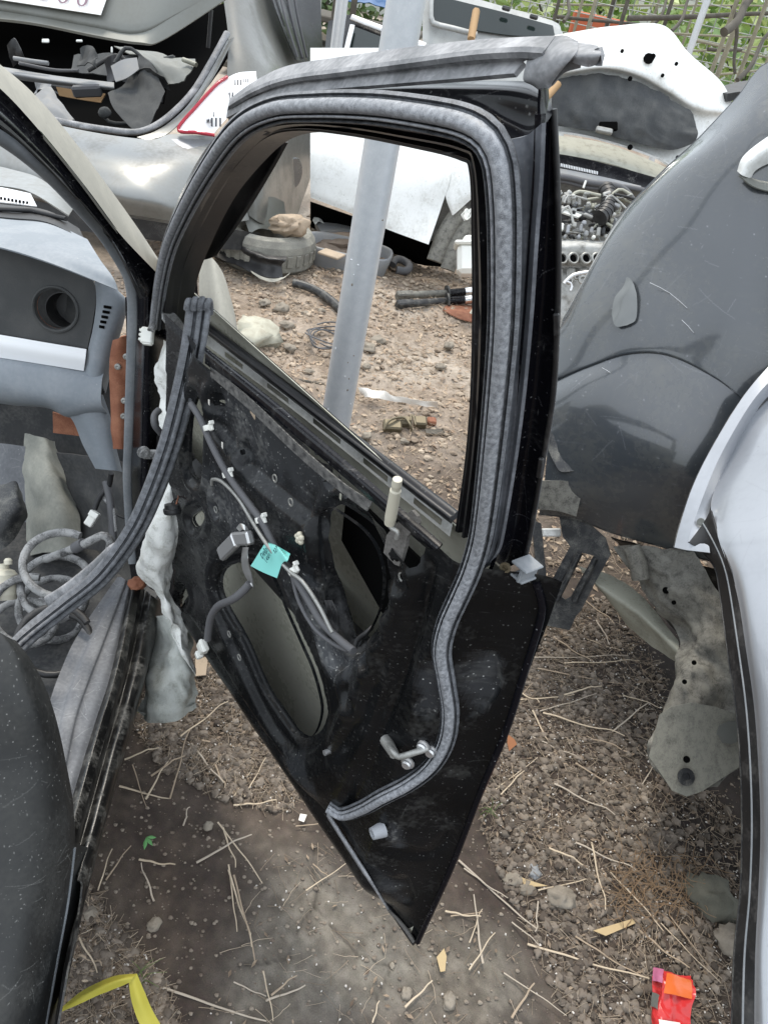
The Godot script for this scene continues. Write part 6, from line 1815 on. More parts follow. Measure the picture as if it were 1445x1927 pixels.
	tag(obj("wood_splinter", st, M.dark_wood), "flat dark splinter of wood beside the brass coloured latch", "wood")
	var wr = thing("wire_coil", "small tangled coil of grey wire on the soil left of the steel post", "wire", G(612, 635))
	for k in 5:
		st = mesh_tool()
		var p := PackedVector3Array()
		var wc = G(616, 640, .02)
		for i in 18:
			var a = TAU * i / 17 * .8 + k
			p.append(wc + Vector3(cos(a) * (.07 + k * .008), .008 * k + .012 * sin(a * 2 + k), sin(a) * (.09 + .006 * k)))
		tube(st, p, .0035, 5)
		obj("wire_turn", st, M.wire_grey, wr)
	st = mesh_tool()
	tube(st, even(lay("g", [552, 532, .03, 580, 540, .03, 610, 556, .03, 640, 582, .025, 660, 606, .02, 672, 640, .015]), .03), .022, 8)
	tag(obj("black_hose", st, M.bracket_black), "long black rubber hose lying on the ground towards the steel post", "hose")
	st = mesh_tool()
	tube(st, even(lay("g", [505, 708, .012, 540, 712, .014, 575, 718, .012, 612, 724, .012]), .03), .007, 6)
	tag(obj("brown_stick", st, M.dark_wood), "thin dark stick on the soil just beyond the belt of the open door", "stick")
	st = mesh_tool()
	blob(st, G(478, 632, .03), Basis(), Vector3(.11, .06, .10), 31, .5, 10, 14)
	tag(obj("pale_plastic_bag", st, M.pale_bag), "crumpled pale greenish plastic bag on the soil beyond the black car", "bag")
	rng.seed = 5
	var k9 = 0
	for q in [[540, 612, .045], [605, 585, .03], [530, 580, .06], [545, 655, .04], [695, 655, .05], [690, 690, .03], [498, 570, .045], [575, 590, .03], [710, 640, .05], [580, 700, .03], [760, 830, .025], [690, 820, .03], [845, 650, .04], [830, 690, .04]]:
		st = mesh_tool()
		blob(st, G(q[0], q[1], q[2] * .3), Basis().rotated(Vector3.UP, rng.randf() * 6.0), Vector3(q[2], q[2] * .55, q[2] * .8) * .72, 40 + k9, .5, 9, 12)
		tag(obj("stone", st, M.stone), ["pale brown stone standing upright left of the wire coil", "small stone just above the wire coil, beside the steel post", "wide stone half buried below the black hose", "flat stone between the plastic bag and the steel post", "stone touching the right side of the steel post halfway up the window", "small stone right of the steel post above the paper strip", "stone above the pale plastic bag, nearest the bumper trim", "small stone right of the black hose end", "lighter stone close to the right of the steel post", "small stone just below the dark stick", "tiny stone below the brass latch by the belt", "tiny stone right of the post foot at the door belt", "stone near the window's right edge under the shock absorbers", "small stone left of the window's right edge, lower of two"][k9], "stone", "stones beyond the open door")
		k9 += 1


# ---------- behind the cars ----------
func leaves(parent: Node3D, c: Vector3, rad: Vector3, n: int, size: float, tones: Array, seed_: int):
	var st = mesh_tool()
	st.set_smooth_group(-1)
	quad(st, Vector3(-.5, 0, 0), Vector3(-.1, .12, .32), Vector3(.5, 0, 0), Vector3(-.1, .12, -.32))
	st.generate_normals()
	var mm := MultiMesh.new()
	mm.transform_format = MultiMesh.TRANSFORM_3D
	mm.use_colors = true
	mm.mesh = st.commit()
	mm.instance_count = n
	var rr := RandomNumberGenerator.new()
	rr.seed = seed_
	var nz := FastNoiseLite.new()
	nz.seed = seed_
	nz.frequency = 1.1
	for i in n:
		var p = Vector3.ZERO
		for tries in 12:
			p = Vector3(rr.randf_range(-1, 1), rr.randf_range(-1, 1), rr.randf_range(-1, 1))
			if p.length() < 1.0 + .3 * nz.get_noise_3dv(p * 2.0) and nz.get_noise_3dv(p * rad * 2.0) > -.12:
				break
		var b = Basis.from_euler(Vector3(rr.randf() * 6, rr.randf() * 6, rr.randf() * 6)).scaled(Vector3.ONE * size * rr.randf_range(.6, 1.4))
		mm.set_instance_transform(i, Transform3D(b, c + p * rad))
		mm.set_instance_color(i, tones[rr.randi() % tones.size()])
	var o := MultiMeshInstance3D.new()
	o.multimesh = mm
	o.material_override = M.leaf
	o.name = "foliage"
	o.set_meta("kind", "stuff")
	parent.add_child(o, true)
	o.position = -parent.position

func background():
	var lm := StandardMaterial3D.new()
	lm.vertex_color_use_as_albedo = true
	lm.roughness = .6
	lm.backlight_enabled = true
	lm.backlight = Color(.5, .6, .25)
	M.leaf = lm
	var bright := [Color(.42, .50, .20), Color(.30, .41, .16), Color(.55, .60, .30), Color(.2, .3, .12)]
	var dark := [Color(.06, .10, .045), Color(.09, .14, .055), Color(.14, .20, .08)]
	var spots := [[-2.5, 1.4, -15.5, 2.2, 1.8, dark, "dark leafy bush behind the black van"], [1.2, 1.5, -16.0, 2.0, 1.7, bright, "green bush behind the grey van"], [4.2, 1.3, -15.0, 1.8, 1.6, bright, "sunlit green bush behind the trellis, above the white bonnet"], [7.2, 1.3, -15.5, 2.0, 1.6, bright, "yellow green bush behind the trellis, left of the corner post"], [10.5, 1.6, -16.0, 2.4, 2.0, bright, "broad yellow green bush at the right end of the trellis"], [14.0, 2.0, -19.0, 3.0, 2.4, bright, "tall bush rising at the far right behind the trellis"], [-6.0, 1.6, -16.0, 2.6, 2.2, dark, "dark bush far back on the left behind the silver sedan"]]
	var k := 0
	for s in spots:
		var o = thing("bush", s[6], "bush", Vector3(s[0], 0, s[2]))
		leaves(o, Vector3(s[0], s[1], s[2]), Vector3(s[3], s[4], 1.2), 1900, .20, s[5], 60 + k)
		for j in 4:
			var st = mesh_tool()
			tube(st, PackedVector3Array([Vector3(s[0], 0, s[2]), Vector3(s[0] + (j - 1.5) * .25, s[1] * .6, s[2] + .1), Vector3(s[0] + (j - 1.5) * .7, s[1] * 1.2, s[2])]), .035, 6, .012)
			obj("stem", st, M.dark_wood, o)
		k += 1
	# pale wall behind it all
	var wl = thing("boundary_wall", "pale concrete wall far behind the trellis", "wall", Vector3(4, 0, -22))
	var st = mesh_tool()
	box(st, Vector3(6, .9, -22), Basis(), Vector3(50, 1.8, .2), .02)
	obj("wall", st, M.pale_wall, wl)
	# posts of the trellis
	var px := [[1316, 40, 8.0, .035, "galvanised", "thick galvanised post of the trellis right of the bonnet top"], [1374, 70, 8.6, .026, "bamboo", "pale bamboo pole beside the thick galvanised post"], [1408, 90, 8.3, .02, "bamboo", "thin bamboo pole second from the right picture edge"], [1440, 120, 8.0, .022, "bamboo", "thin bamboo pole at the right picture edge"], [1255, 25, 9.0, .022, "dark_wood", "dark pole of the trellis left of the galvanised post"], [1232, 20, 9.6, .018, "bamboo", "slim bamboo pole above the middle of the bonnet"], [1175, 15, 9.0, .024, "dark_wood", "dark pole over the left half of the bonnet"], [1150, 14, 9.6, .03, "dark_wood", "dark thick pole by the orange board"], [1113, 20, 9.0, .02, "bamboo", "bamboo pole crossing the orange board"], [1088, 22, 9.4, .018, "bamboo", "bamboo pole at the left end of the orange board"], [1046, 16, 9.0, .02, "dark_wood", "dark pole next to the grey van"], [1345, 110, 8.3, .022, "bamboo", "short bamboo pole behind the bonnet corner"], [1290, 60, 9.4, .014, "bamboo", "thin cane just left of the galvanised post"], [1425, 40, 9.2, .014, "bamboo", "thin cane near the top right corner"]]
	for q in px:
		var c = P(q[0], q[1], q[2])
		post("trellis_post", q[5], "pole", Vector3(c.x, 0, c.z), Vector3(c.x, 3.2, c.z), q[3], M[q[4]], "upright poles of the trellis", -1.0, .01 if q[4] != "galvanised" else 0.0)
	for q in [[632, 60, 6.0, .028, "thin pale steel tube standing left of the black van"], [646, 20, 6.6, .03, "second pale steel tube, farther from the sedan"]]:
		var c = P(q[0], q[1], q[2])
		post("steel_tube", q[4], "post", Vector3(c.x, 0, c.z), Vector3(c.x, 3.0, c.z), q[3], M.galvanised, "thin steel tubes by the black van")
	# its cross poles and leaning ones
	var ln := [[1040, 30, 1240, 50, 9.2, .02, "dark_wood"], [1180, 34, 1460, 26, 8.9, .03, "dark_wood"], [1230, 60, 1460, 74, 9.2, .014, "bamboo"], [1300, 74, 1460, 112, 9.0, .016, "bamboo"], [1270, 96, 1460, 88, 9.5, .012, "bamboo"], [1330, 92, 1400, 96, 8.7, .02, "dark_wood"], [1040, 8, 1460, 12, 10.0, .014, "bamboo"], [1320, 140, 1460, 132, 9.0, .014, "bamboo"], [1360, 60, 1418, 0, 7.8, .045, "dark_wood"], [1385, 150, 1450, 65, 8.0, .024, "dark_wood"], [1262, 58, 1306, -10, 8.5, .02, "dark_wood"], [1060, 40, 1075, -10, 8.8, .022, "dark_wood"], [1225, 48, 1266, -12, 9.1, .02, "dark_wood"], [1376, 10, 1388, 140, 8.2, .022, "dark_wood"]]
	var names := ["lower cross pole over the orange board", "thick dark cross pole through the galvanised post", "thin cane crossing above the bonnet edge", "sloping cane at the right under the thick cross pole", "thin cane level with the bonnet edge", "short dark stub tied to the bamboo pole", "topmost long cane of the trellis", "lowest cane above the grey car", "thick crooked dark branch leaning in the top right corner", "dark branch leaning by the right picture edge", "dark cane leaning over the bonnet centre", "dark stick leaning by the grey van roof", "dark leaning stick right of the orange board", "dark broken branch hanging beside the crooked one"]
	for i in ln.size():
		var q = ln[i]
		post("trellis_cane", names[i], "cane", P(q[0], q[1], q[4]), P(q[2], q[3], q[4] * 1.02), q[5], M[q[6]], "cross canes of the trellis", q[5] * .7, .03)
	var wm = thing("wire_mesh", "rusty wire netting stretched behind the bamboo trellis", "netting", Vector3(4.5, 0, -11.5))
	st = mesh_tool()
	for i in 70:
		var x = -1.0 + i * .20
		tube(st, PackedVector3Array([Vector3(x, 0, -11.5 - .02 * (i % 2)), Vector3(x + .02 * sin(i), 1.6, -11.5)]), .006, 4)
	for i in 14:
		tube(st, PackedVector3Array([Vector3(-1.0, .1 + i * .12, -11.51), Vector3(6, .1 + i * .12 + .03 * sin(i * 2.0), -11.5), Vector3(13, .1 + i * .12, -11.51)]), .006, 4)
	var w = obj("mesh_wires", st, M.wire_steel, wm)
	w.set_meta("kind", "stuff")
	for i in 5:
		st = mesh_tool()
		box(st, Vector3(3.0 + i * 2.4, .45 + .18 * (i % 3), -12.6 - i * .3), Basis(), Vector3(2.2, .04, .7), .01)
		tag(obj("grey_sheet", st, M.pale_wall), ["grey roofing sheet low behind the netting, by the orange board", "grey roofing sheet behind the bonnet top", "grey roofing sheet behind the galvanised post", "grey roofing sheet at the right among the canes", "grey roofing sheet farthest right behind the trellis"][i], "roofing sheet", "roofing sheets laid behind the netting")
	st = mesh_tool()
	var oc = P(1128, 42, 11.0)
	box(st, oc - Vector3(0, .1, 0), Basis(), Vector3(.75, .35, .3), .02)
	tag(obj("orange_board", st, M.orange_board), "faded orange board standing behind the trellis over the bonnet", "board")
	st = mesh_tool()
	loft(st, [lay("p", [640, -60, 9.0, 700, -50, 9.0, 780, -40, 9.0]), lay("p", [650, 4, 8.9, 690, 8, 8.9, 760, 24, 8.9])], 12, 5, .01, .06)
	tag(obj("blue_tarpaulin", st, M.blue_sheet), "blue tarpaulin hanging at the top behind the steel post", "tarpaulin")
	var sc = thing("scrap_shelf", "dark rack of scrap parts behind the silver sedan", "rack", Vector3(-3.6, 0, -9.0))
	for i in 3:
		st = mesh_tool()
		box(st, P(612, 30 + i * 60, 9.0), Basis(), Vector3(2.2, .06, .8), .01)
		obj("shelf", st, M.dark_wood, sc)
	for i in 4:
		st = mesh_tool()
		var c = P(560 + i * 34, 40, 8.7)
		box(st, Vector3(c.x, .9, c.z), Basis(), Vector3(.06, 1.8, .06), .01)
		obj("upright", st, M.dark_wood, sc)
	st = mesh_tool()
	loft(st, [lay("p", [1330, 170, 4.6, 1400, 152, 4.6, 1470, 150, 4.6]), lay("p", [1368, 176, 4.4, 1400, 172, 4.4, 1470, 172, 4.4])], 10, 3, .04)
	tag(obj("dark_beam", st, M.black_plastic), "dark plastic panel sticking out behind the dark grey car", "panel")


# ---------- ground ----------
var ZONES := {}

func zone(l: Array) -> PackedVector2Array:
	var out := PackedVector2Array()
	for i in range(0, l.size(), 2):
		var q = G(l[i], l[i + 1])
		out.append(Vector2(q.x, q.z))
	return out

var gz := FastNoiseLite.new()
var gf := FastNoiseLite.new()

func height(x: float, z: float) -> float:
	var far_ = smoothstep(-1.9, -2.8, z)
	return gz.get_noise_2d(x * 1.3, z * 1.3) * lerpf(.012, .035, far_) + gf.get_noise_2d(x, z) * lerpf(.0025, .016, far_)

func stretch(a: float, b: float, step: float, lo: float, hi: float, grow: float) -> PackedFloat32Array:
	var out := PackedFloat32Array()
	var left := []
	var s = step
	var v = a
	while v > lo:
		s *= grow
		v -= s
		left.append(v)
	left.reverse()
	for q in left:
		out.append(q)
	v = a
	while v < b:
		out.append(v)
		v += step
	s = step
	while v < hi:
		out.append(v)
		s *= grow
		v += s
	return out

func ground():
	gz.frequency = .9
	gz.fractal_octaves = 3
	gz.seed = 3
	gf.frequency = 9.0
	gf.fractal_octaves = 4
	gf.seed = 4
	ZONES.slab = zone([500, 1590, 640, 1590, 800, 1720, 960, 1740, 1010, 1830, 1020, 1960, 380, 1960, 400, 1840, 470, 1700])
	ZONES.left = zone([240, 1345, 300, 1290, 430, 1200, 590, 1480, 540, 1530, 420, 1500, 300, 1440])
	ZONES.right = zone([940, 1230, 1050, 1150, 1150, 1120, 1240, 1250, 1290, 1450, 1400, 1560, 1420, 1960, 1090, 1960, 1010, 1800, 960, 1700, 900, 1560])
	ZONES.corner = zone([140, 1640, 215, 1740, 300, 1830, 345, 1960, 90, 1960])
	var cracks := []
	for l in [[592, 1600, 588, 1640, 596, 1672, 592, 1705, 622, 1740, 650, 1768, 672, 1796, 700, 1808, 738, 1818], [592, 1705, 572, 1730, 556, 1762, 545, 1800], [738, 1818, 722, 1850, 708, 1880], [545, 1800, 500, 1812, 450, 1816]]:
		var a := PackedVector2Array()
		for i in range(0, l.size(), 2):
			var q = G(l[i], l[i + 1])
			a.append(Vector2(q.x, q.z))
		cracks.append(a)
	var xs = stretch(-.62, 1.15, .0052, -220.0, 220.0, 1.035)
	var zs = stretch(-2.3, -.45, .0056, -300.0, 30.0, 1.03)
	var n1 := FastNoiseLite.new()
	n1.frequency = 3.0
	n1.fractal_octaves = 5
	n1.seed = 9
	var n2 := FastNoiseLite.new()
	n2.frequency = 22.0
	n2.fractal_octaves = 3
	n2.seed = 12
	var n3 := FastNoiseLite.new()
	n3.frequency = 1.2
	n3.fractal_octaves = 3
	n3.seed = 14
	var W = xs.size()
	var Hn = zs.size()
	var v := PackedVector3Array()
	var nr := PackedVector3Array()
	var co := PackedColorArray()
	v.resize(W * Hn)
	nr.resize(W * Hn)
	co.resize(W * Hn)
	var sb = box_of(ZONES.slab, .1)
	ZONES.dark = zone([1130, 1150, 1300, 1090, 1480, 1400, 1480, 1750, 1330, 1720, 1260, 1560, 1200, 1440, 1150, 1260])  # outline of the shade painted into the soil by rail and wing
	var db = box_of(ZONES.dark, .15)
	for j in Hn:
		for i in W:
			var x = xs[i]
			var z = zs[j]
			var p = Vector2(x, z)
			var a = n1.get_noise_2d(x, z)
			var b = n2.get_noise_2d(x, z)
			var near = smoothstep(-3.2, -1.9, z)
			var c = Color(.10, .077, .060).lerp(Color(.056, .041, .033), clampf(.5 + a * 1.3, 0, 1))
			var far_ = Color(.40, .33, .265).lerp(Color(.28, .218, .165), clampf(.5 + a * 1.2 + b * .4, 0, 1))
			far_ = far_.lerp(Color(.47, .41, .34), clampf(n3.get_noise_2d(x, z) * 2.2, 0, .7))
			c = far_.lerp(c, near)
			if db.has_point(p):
				c = c.lerp(Color(.036, .028, .024), smoothstep(.10, -.10, sdf(p, ZONES.dark) + a * .1) * .9)  # soil colour darkened here in place of the shade between the cars
			var y = height(x, z)
			if sb.has_point(p):
				var s = sdf(p, ZONES.slab) + a * .06
				var inside = smoothstep(.06, -.10, s)
				c = c.lerp(Color(.17, .148, .118).lerp(Color(.235, .215, .18), clampf(.5 + a * 1.4 + b * .5, 0, 1)), inside * .75)
				y *= 1.0 - .5 * inside
				for cr_ in cracks:
					for k in cr_.size() - 1:
						var q = Geometry2D.get_closest_point_to_segment(p, cr_[k], cr_[k + 1])
						var d = q.distance_to(p) + absf(b) * .004
						if d < .006:
							y -= .003 * smoothstep(.005, .001, d)
							c = c.lerp(Color(.05, .042, .034), smoothstep(.005, .001, d) * .55)
			c = c * (1.0 + b * .35)
			c.a = 1.0
			v[j * W + i] = Vector3(x, y, z)
			co[j * W + i] = c
	for j in Hn:
		for i in W:
			var l = v[j * W + maxi(i - 1, 0)]
			var r = v[j * W + mini(i + 1, W - 1)]
			var u = v[maxi(j - 1, 0) * W + i]
			var d = v[mini(j + 1, Hn - 1) * W + i]
			nr[j * W + i] = (d - u).cross(r - l).normalized()
	var idx := PackedInt32Array()
	idx.resize((W - 1) * (Hn - 1) * 6)
	var m = 0
	for j in Hn - 1:
		for i in W - 1:
			var a = j * W + i
			idx[m] = a; idx[m + 1] = a + 1; idx[m + 2] = a + W + 1
			idx[m + 3] = a; idx[m + 4] = a + W + 1; idx[m + 5] = a + W
			m += 6
	var arr := []
	arr.resize(Mesh.ARRAY_MAX)
	arr[Mesh.ARRAY_VERTEX] = v
	arr[Mesh.ARRAY_NORMAL] = nr
	arr[Mesh.ARRAY_COLOR] = co
	arr[Mesh.ARRAY_INDEX] = idx
	var me := ArrayMesh.new()
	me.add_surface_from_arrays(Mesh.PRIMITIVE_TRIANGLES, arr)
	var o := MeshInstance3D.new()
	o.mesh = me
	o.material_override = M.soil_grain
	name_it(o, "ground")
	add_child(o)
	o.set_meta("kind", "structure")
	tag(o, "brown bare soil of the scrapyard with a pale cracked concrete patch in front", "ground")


# ---------- what is strewn on it ----------
func scatter(called: String, label: String, category: String, mesh: Mesh, m: Material, places: Array):
	var mm := MultiMesh.new()
	mm.transform_format = MultiMesh.TRANSFORM_3D
	mm.use_colors = true
	mm.mesh = mesh
	mm.instance_count = places.size()
	for i in places.size():
		mm.set_instance_transform(i, places[i][0])
		mm.set_instance_color(i, places[i][1])
	var o := MultiMeshInstance3D.new()
	o.multimesh = mm
	o.material_override = m
	name_it(o, called)
	add_child(o)
	o.set_meta("kind", "stuff")
	tag(o, label, category)

func in_zone(poly: PackedVector2Array) -> Vector2:
	var b = box_of(poly, .0)
	for k in 60:
		var p = b.position + Vector2(rng.randf(), rng.randf()) * b.size
		if Geometry2D.is_point_in_polygon(p, poly):
			return p
	return poly[0]

func twig_mesh(seed_: int, bend: float, r: float) -> Mesh:
	var st = mesh_tool()
	var rr := RandomNumberGenerator.new()
	rr.seed = seed_
	var p := PackedVector3Array()
	var y = 0.0
	var z = 0.0
	for i in 7:
		p.append(Vector3(i / 6.0 - .5, absf(y) * .4, z))
		y += rr.randf_range(-.02, .02) * bend
		z += rr.randf_range(-.02, .028) * bend
	p = curve(p, 14)
	tube(st, p, r, 6, r * .55)
	st.generate_normals()
	return st.commit()

func litter():
	rng.seed = 21
	var dirt := StandardMaterial3D.new()
	dirt.vertex_color_use_as_albedo = true
	dirt.roughness = .95
	M.dirt_bits = dirt
	# clods of soil, three shapes
	for kind in 3:
		var st = mesh_tool()
		blob(st, Vector3.ZERO, Basis(), Vector3(1, .75, .9), 70 + kind, .55, 6, 8, 1.7)
		st.generate_normals()
		var mesh = st.commit()
		var places := []
		for q in [["right", 6500], ["left", 2600], ["corner", 1100]]:
			for i in q[1]:
				var p = in_zone(ZONES[q[0]])
				var s = pow(rng.randf(), 3.0) * .0095 + .0016
				if gz.get_noise_2d(p.x * 9.0, p.y * 9.0) < -.02 and rng.randf() < .8:
					continue
				if Geometry2D.is_point_in_polygon(p, ZONES.dark) and rng.randf() < .75:  # clods thinned where shade is painted into the soil
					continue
				var c = Color(.11, .085, .066).lerp(Color(.25, .21, .17), rng.randf()) * rng.randf_range(.5, 1.1)
				places.append([Transform3D(Basis.from_euler(Vector3(rng.randf() * 6, rng.randf() * 6, rng.randf() * 6)).scaled(Vector3(s, s * .8, s)), Vector3(p.x, height(p.x, p.y) + s * .25, p.y)), c])
		for i in 9000:      # the rough soil beyond the door
			var p = Vector2(rng.randf_range(-1.5, 1.1), -2.0 - pow(rng.randf(), .8) * 3.2)
			var s = pow(rng.randf(), 6.0) * .016 + .0022
			var c = Color(.28, .215, .16).lerp(Color(.48, .40, .31), rng.randf()) * rng.randf_range(.65, 1.1)
			if gz.get_noise_2d(p.x * 3.0, p.y * 3.0) < -.05 and rng.randf() < .75:
				continue
			places.append([Transform3D(Basis.from_euler(Vector3(rng.randf() * 6, rng.randf() * 6, rng.randf() * 6)).scaled(Vector3(s, s * .6, s)), Vector3(p.x, height(p.x, p.y) + s * .2, p.y)), c])
		for i in 2600:
			var p = Vector2(rng.randf_range(-.45, 1.0), rng.randf_range(-1.9, -.5))
			var s = pow(rng.randf(), 2.5) * .0035 + .0007
			places.append([Transform3D(Basis().scaled(Vector3(s, s * .6, s)), Vector3(p.x, height(p.x, p.y) + s * .3, p.y)), Color(.13, .10, .078).lerp(Color(.26, .22, .175), rng.randf())])
		scatter("soil_clods", ["crumbly brown soil clods covering the ground, coarse ones", "crumbly brown soil clods covering the ground, rounded ones", "crumbly brown soil clods covering the ground, sharp ones"][kind], "soil", mesh, dirt, places)
	# white flecks
	var sf = mesh_tool()
	blob(sf, Vector3.ZERO, Basis(), Vector3(1, .6, .8), 90, .6, 4, 6, 2.0)
	sf.generate_normals()
	var flecks := []
	for q in [["right", 1500], ["left", 520], ["corner", 200], ["slab", 70]]:
		for i in q[1]:
			var p = in_zone(ZONES[q[0]])
			var s = rng.randf_range(.0010, .0030)
			flecks.append([Transform3D(Basis.from_euler(Vector3(rng.randf() * 6, rng.randf() * 6, 0)).scaled(Vector3(s, s, s)), Vector3(p.x, height(p.x, p.y) + rng.randf() * .008, p.y)), Color(.62, .58, .53) * rng.randf_range(.7, 1.1)])
	scatter("white_flecks", "tiny whitish flecks sprinkled over the soil", "flecks", sf.commit(), dirt, flecks)
	# fine straw
	var tw := []
	for k in 4:
		tw.append(twig_mesh(k, 1.0 + k * .5, .012))
	for k in 2:
		var places := []
		for q in [["right", 1500], ["left", 700], ["corner", 420], ["slab", 60]]:
			for i in q[1]:
				var p = in_zone(ZONES[q[0]])
				var s = rng.randf_range(.02, .06)
				var tone = Color(.16, .12, .085).lerp(Color(.44, .36, .27), pow(rng.randf(), 1.6))
				places.append([Transform3D(Basis.from_euler(Vector3(rng.randf_range(-.2, .2), rng.randf() * 6, rng.randf_range(-.2, .2))).scaled(Vector3(s, s, s)), Vector3(p.x, height(p.x, p.y) + .006, p.y)), tone])
		for i in 6500:
			var p = Vector2(rng.randf_range(-1.4, 1.0), rng.randf_range(-4.6, -2.0))
			var s = rng.randf_range(.018, .07)
			places.append([Transform3D(Basis.from_euler(Vector3(rng.randf_range(-.2, .2), rng.randf() * 6, rng.randf_range(-.2, .2))).scaled(Vector3(s, s, s)), Vector3(p.x, height(p.x, p.y) + .012, p.y)), Color(.42, .34, .25).lerp(Color(.28, .21, .15), rng.randf())])
		scatter("fine_straw", ["fine dry straw scattered over the soil, straight bits", "fine dry straw scattered over the soil, crooked bits"][k], "straw", tw[k], dirt, places)
	# flat leaf litter and husks
	var lf = mesh_tool()
	lf.set_smooth_group(-1)
	quad(lf, Vector3(-.5, 0, 0), Vector3(-.05, .10, .22), Vector3(.5, .04, .02), Vector3(.05, .05, -.2))
	quad(lf, Vector3(-.5, -.01, 0), Vector3(.05, .04, -.2), Vector3(.5, .03, .02), Vector3(-.05, .09, .22))
	lf.generate_normals()
	var lp := []
	for i in 9000:
		var p = Vector2(rng.randf_range(-1.5, 1.1), -1.9 - pow(rng.randf(), .8) * 3.0)
		var s = rng.randf_range(.008, .034)
		lp.append([Transform3D(Basis.from_euler(Vector3(rng.randf_range(-.5, .5), rng.randf() * 6, rng.randf_range(-.5, .5))).scaled(Vector3(s, s, s)), Vector3(p.x, height(p.x, p.y) + .006, p.y)), Color(.46, .36, .26).lerp(Color(.26, .18, .125), rng.randf())])
	for q in [["right", 1500], ["left", 700], ["corner", 500], ["slab", 40]]:
		for i in q[1]:
			var p = in_zone(ZONES[q[0]])
			var s = rng.randf_range(.004, .018)
			lp.append([Transform3D(Basis.from_euler(Vector3(rng.randf_range(-.5, .5), rng.randf() * 6, rng.randf_range(-.5, .5))).scaled(Vector3(s, s, s)), Vector3(p.x, height(p.x, p.y) + .005, p.y)), Color(.32, .245, .175).lerp(Color(.10, .07, .05), rng.randf())])
	scatter("leaf_litter", "fine brown leaf litter and husks covering the soil", "leaf litter", lf.commit(), dirt, lp)
	# single twigs that can be told from the rest, in the open
	var straw := StandardMaterial3D.new()
	straw.albedo_color = Color(.50, .41, .30).linear_to_srgb()
	straw.roughness = .85
	var straw2 := StandardMaterial3D.new()
	straw2.albedo_color = Color(.34, .265, .19).linear_to_srgb()
	straw2.roughness = .85
	var straw3 := StandardMaterial3D.new()
	straw3.albedo_color = Color(.42, .36, .29).linear_to_srgb()
	straw3.roughness = .9
	var long_ := [[860, 1625, 1005, 1755], [870, 1640, 950, 1700], [960, 1740, 1010, 1790], [1080, 1590, 1195, 1652], [990, 1780, 1215, 1850], [945, 1835, 1060, 1920], [1015, 1340, 1120, 1310], [960, 1320, 1080, 1310], [970, 1300, 1010, 1330], [1020, 1345, 1170, 1395], [1060, 1310, 1130, 1300], [985, 1240, 1180, 1240], [1060, 1250, 1200, 1250], [1010, 1260, 1170, 1290], [1000, 1340, 1030, 1400], [1000, 1390, 1080, 1430], [1080, 1440, 1195, 1510], [1110, 1590, 1130, 1720], [1145, 1645, 1240, 1760], [1080, 1765, 1210, 1850], [1195, 1750, 1290, 1830], [1240, 1740, 1350, 1855], [1255, 1725, 1345, 1840], [960, 1330, 1000, 1290], [1200, 1490, 1230, 1440], [1040, 1480, 1150, 1545], [1030, 1600, 1090, 1640], [225, 1480, 320, 1505], [235, 1430, 300, 1415], [300, 1330, 400, 1260], [340, 1390, 430, 1330], [380, 1395, 520, 1420], [390, 1415, 500, 1440], [410, 1500, 500, 1490], [405, 1440, 420, 1490], [440, 1500, 480, 1440], [460, 1500, 500, 1430], [440, 1515, 520, 1510], [250, 1440, 275, 1520], [275, 1505, 320, 1440], [320, 1505, 360, 1380], [285, 1460, 350, 1430], [360, 1400, 420, 1480], [410, 1550, 490, 1670], [420, 1560, 440, 1640], [430, 1630, 445, 1760], [440, 1650, 475, 1820], [430, 1640, 470, 1790], [370, 1625, 475, 1580], [262, 1620, 330, 1635], [200, 1660, 250, 1600], [185, 1680, 215, 1605], [495, 1830, 510, 1927], [510, 1875, 560, 1845], [500, 1885, 575, 1858], [300, 1860, 500, 1927], [440, 1850, 500, 1880], [290, 1700, 270, 1630], [345, 1555, 360, 1525], [575, 1680, 660, 1625], [588, 1630, 615, 1655], [590, 1520, 640, 1560], [556, 1558, 620, 1560], [835, 1720, 900, 1735], [880, 1780, 905, 1720], [905, 1820, 890, 1690], [880, 1830, 930, 1765], [845, 1730, 905, 1722], [760, 1900, 810, 1855], [700, 1927, 715, 1890], [150, 1800, 190, 1830], [170, 1830, 240, 1870], [180, 1780, 215, 1900], [155, 1850, 230, 1850], [200, 1800, 250, 1840], [145, 1760, 180, 1840], [1010, 1700, 1000, 1760], [960, 1920, 1000, 1860], [1010, 1680, 1100, 1660], [935, 1250, 1000, 1250], [1075, 1110, 1150, 1180], [1090, 1200, 1170, 1230], [1040, 1200, 1110, 1250], [1120, 1170, 1140, 1220], [1150, 1380, 1220, 1330], [1180, 1420, 1100, 1390], [1170, 1310, 1240, 1340], [930, 1490, 1010, 1430], [960, 1440, 970, 1520], [940, 1500, 985, 1460]]
	for q in long_:
		var a = G(q[0], q[1])
		var b = G(q[2], q[3])
		var o := MeshInstance3D.new()
		o.mesh = tw[rng.randi() % 4]
		o.material_override = [straw, straw, straw2, straw3][rng.randi() % 4]
		name_it(o, "dry_twig")
		add_child(o)
		var L = a.distance_to(b)
		var th = rng.randf_range(.0012, .0027) / .012
		var mid = (a + b) / 2.0
		var hh = maxf(height(mid.x, mid.z), maxf(height(a.x, a.z), height(b.x, b.z)))
		o.transform = Transform3D(facing(b - a, Vector3.UP) * Basis.from_scale(Vector3(L, L * .35 if L < .1 else .06, .1 if L > .1 else L)), Vector3(mid.x, hh + .006, mid.z))
		o.transform.basis = Basis((b - a), Vector3.UP.cross(b - a).normalized() * th, Vector3.UP * th * .6)
		tag(o, "dry straw coloured twig lying on the bare soil", "twig", "dry twigs strewn on the ground")
	# leaves, seedling, wrapper, root clump, stones
	var st = mesh_tool()
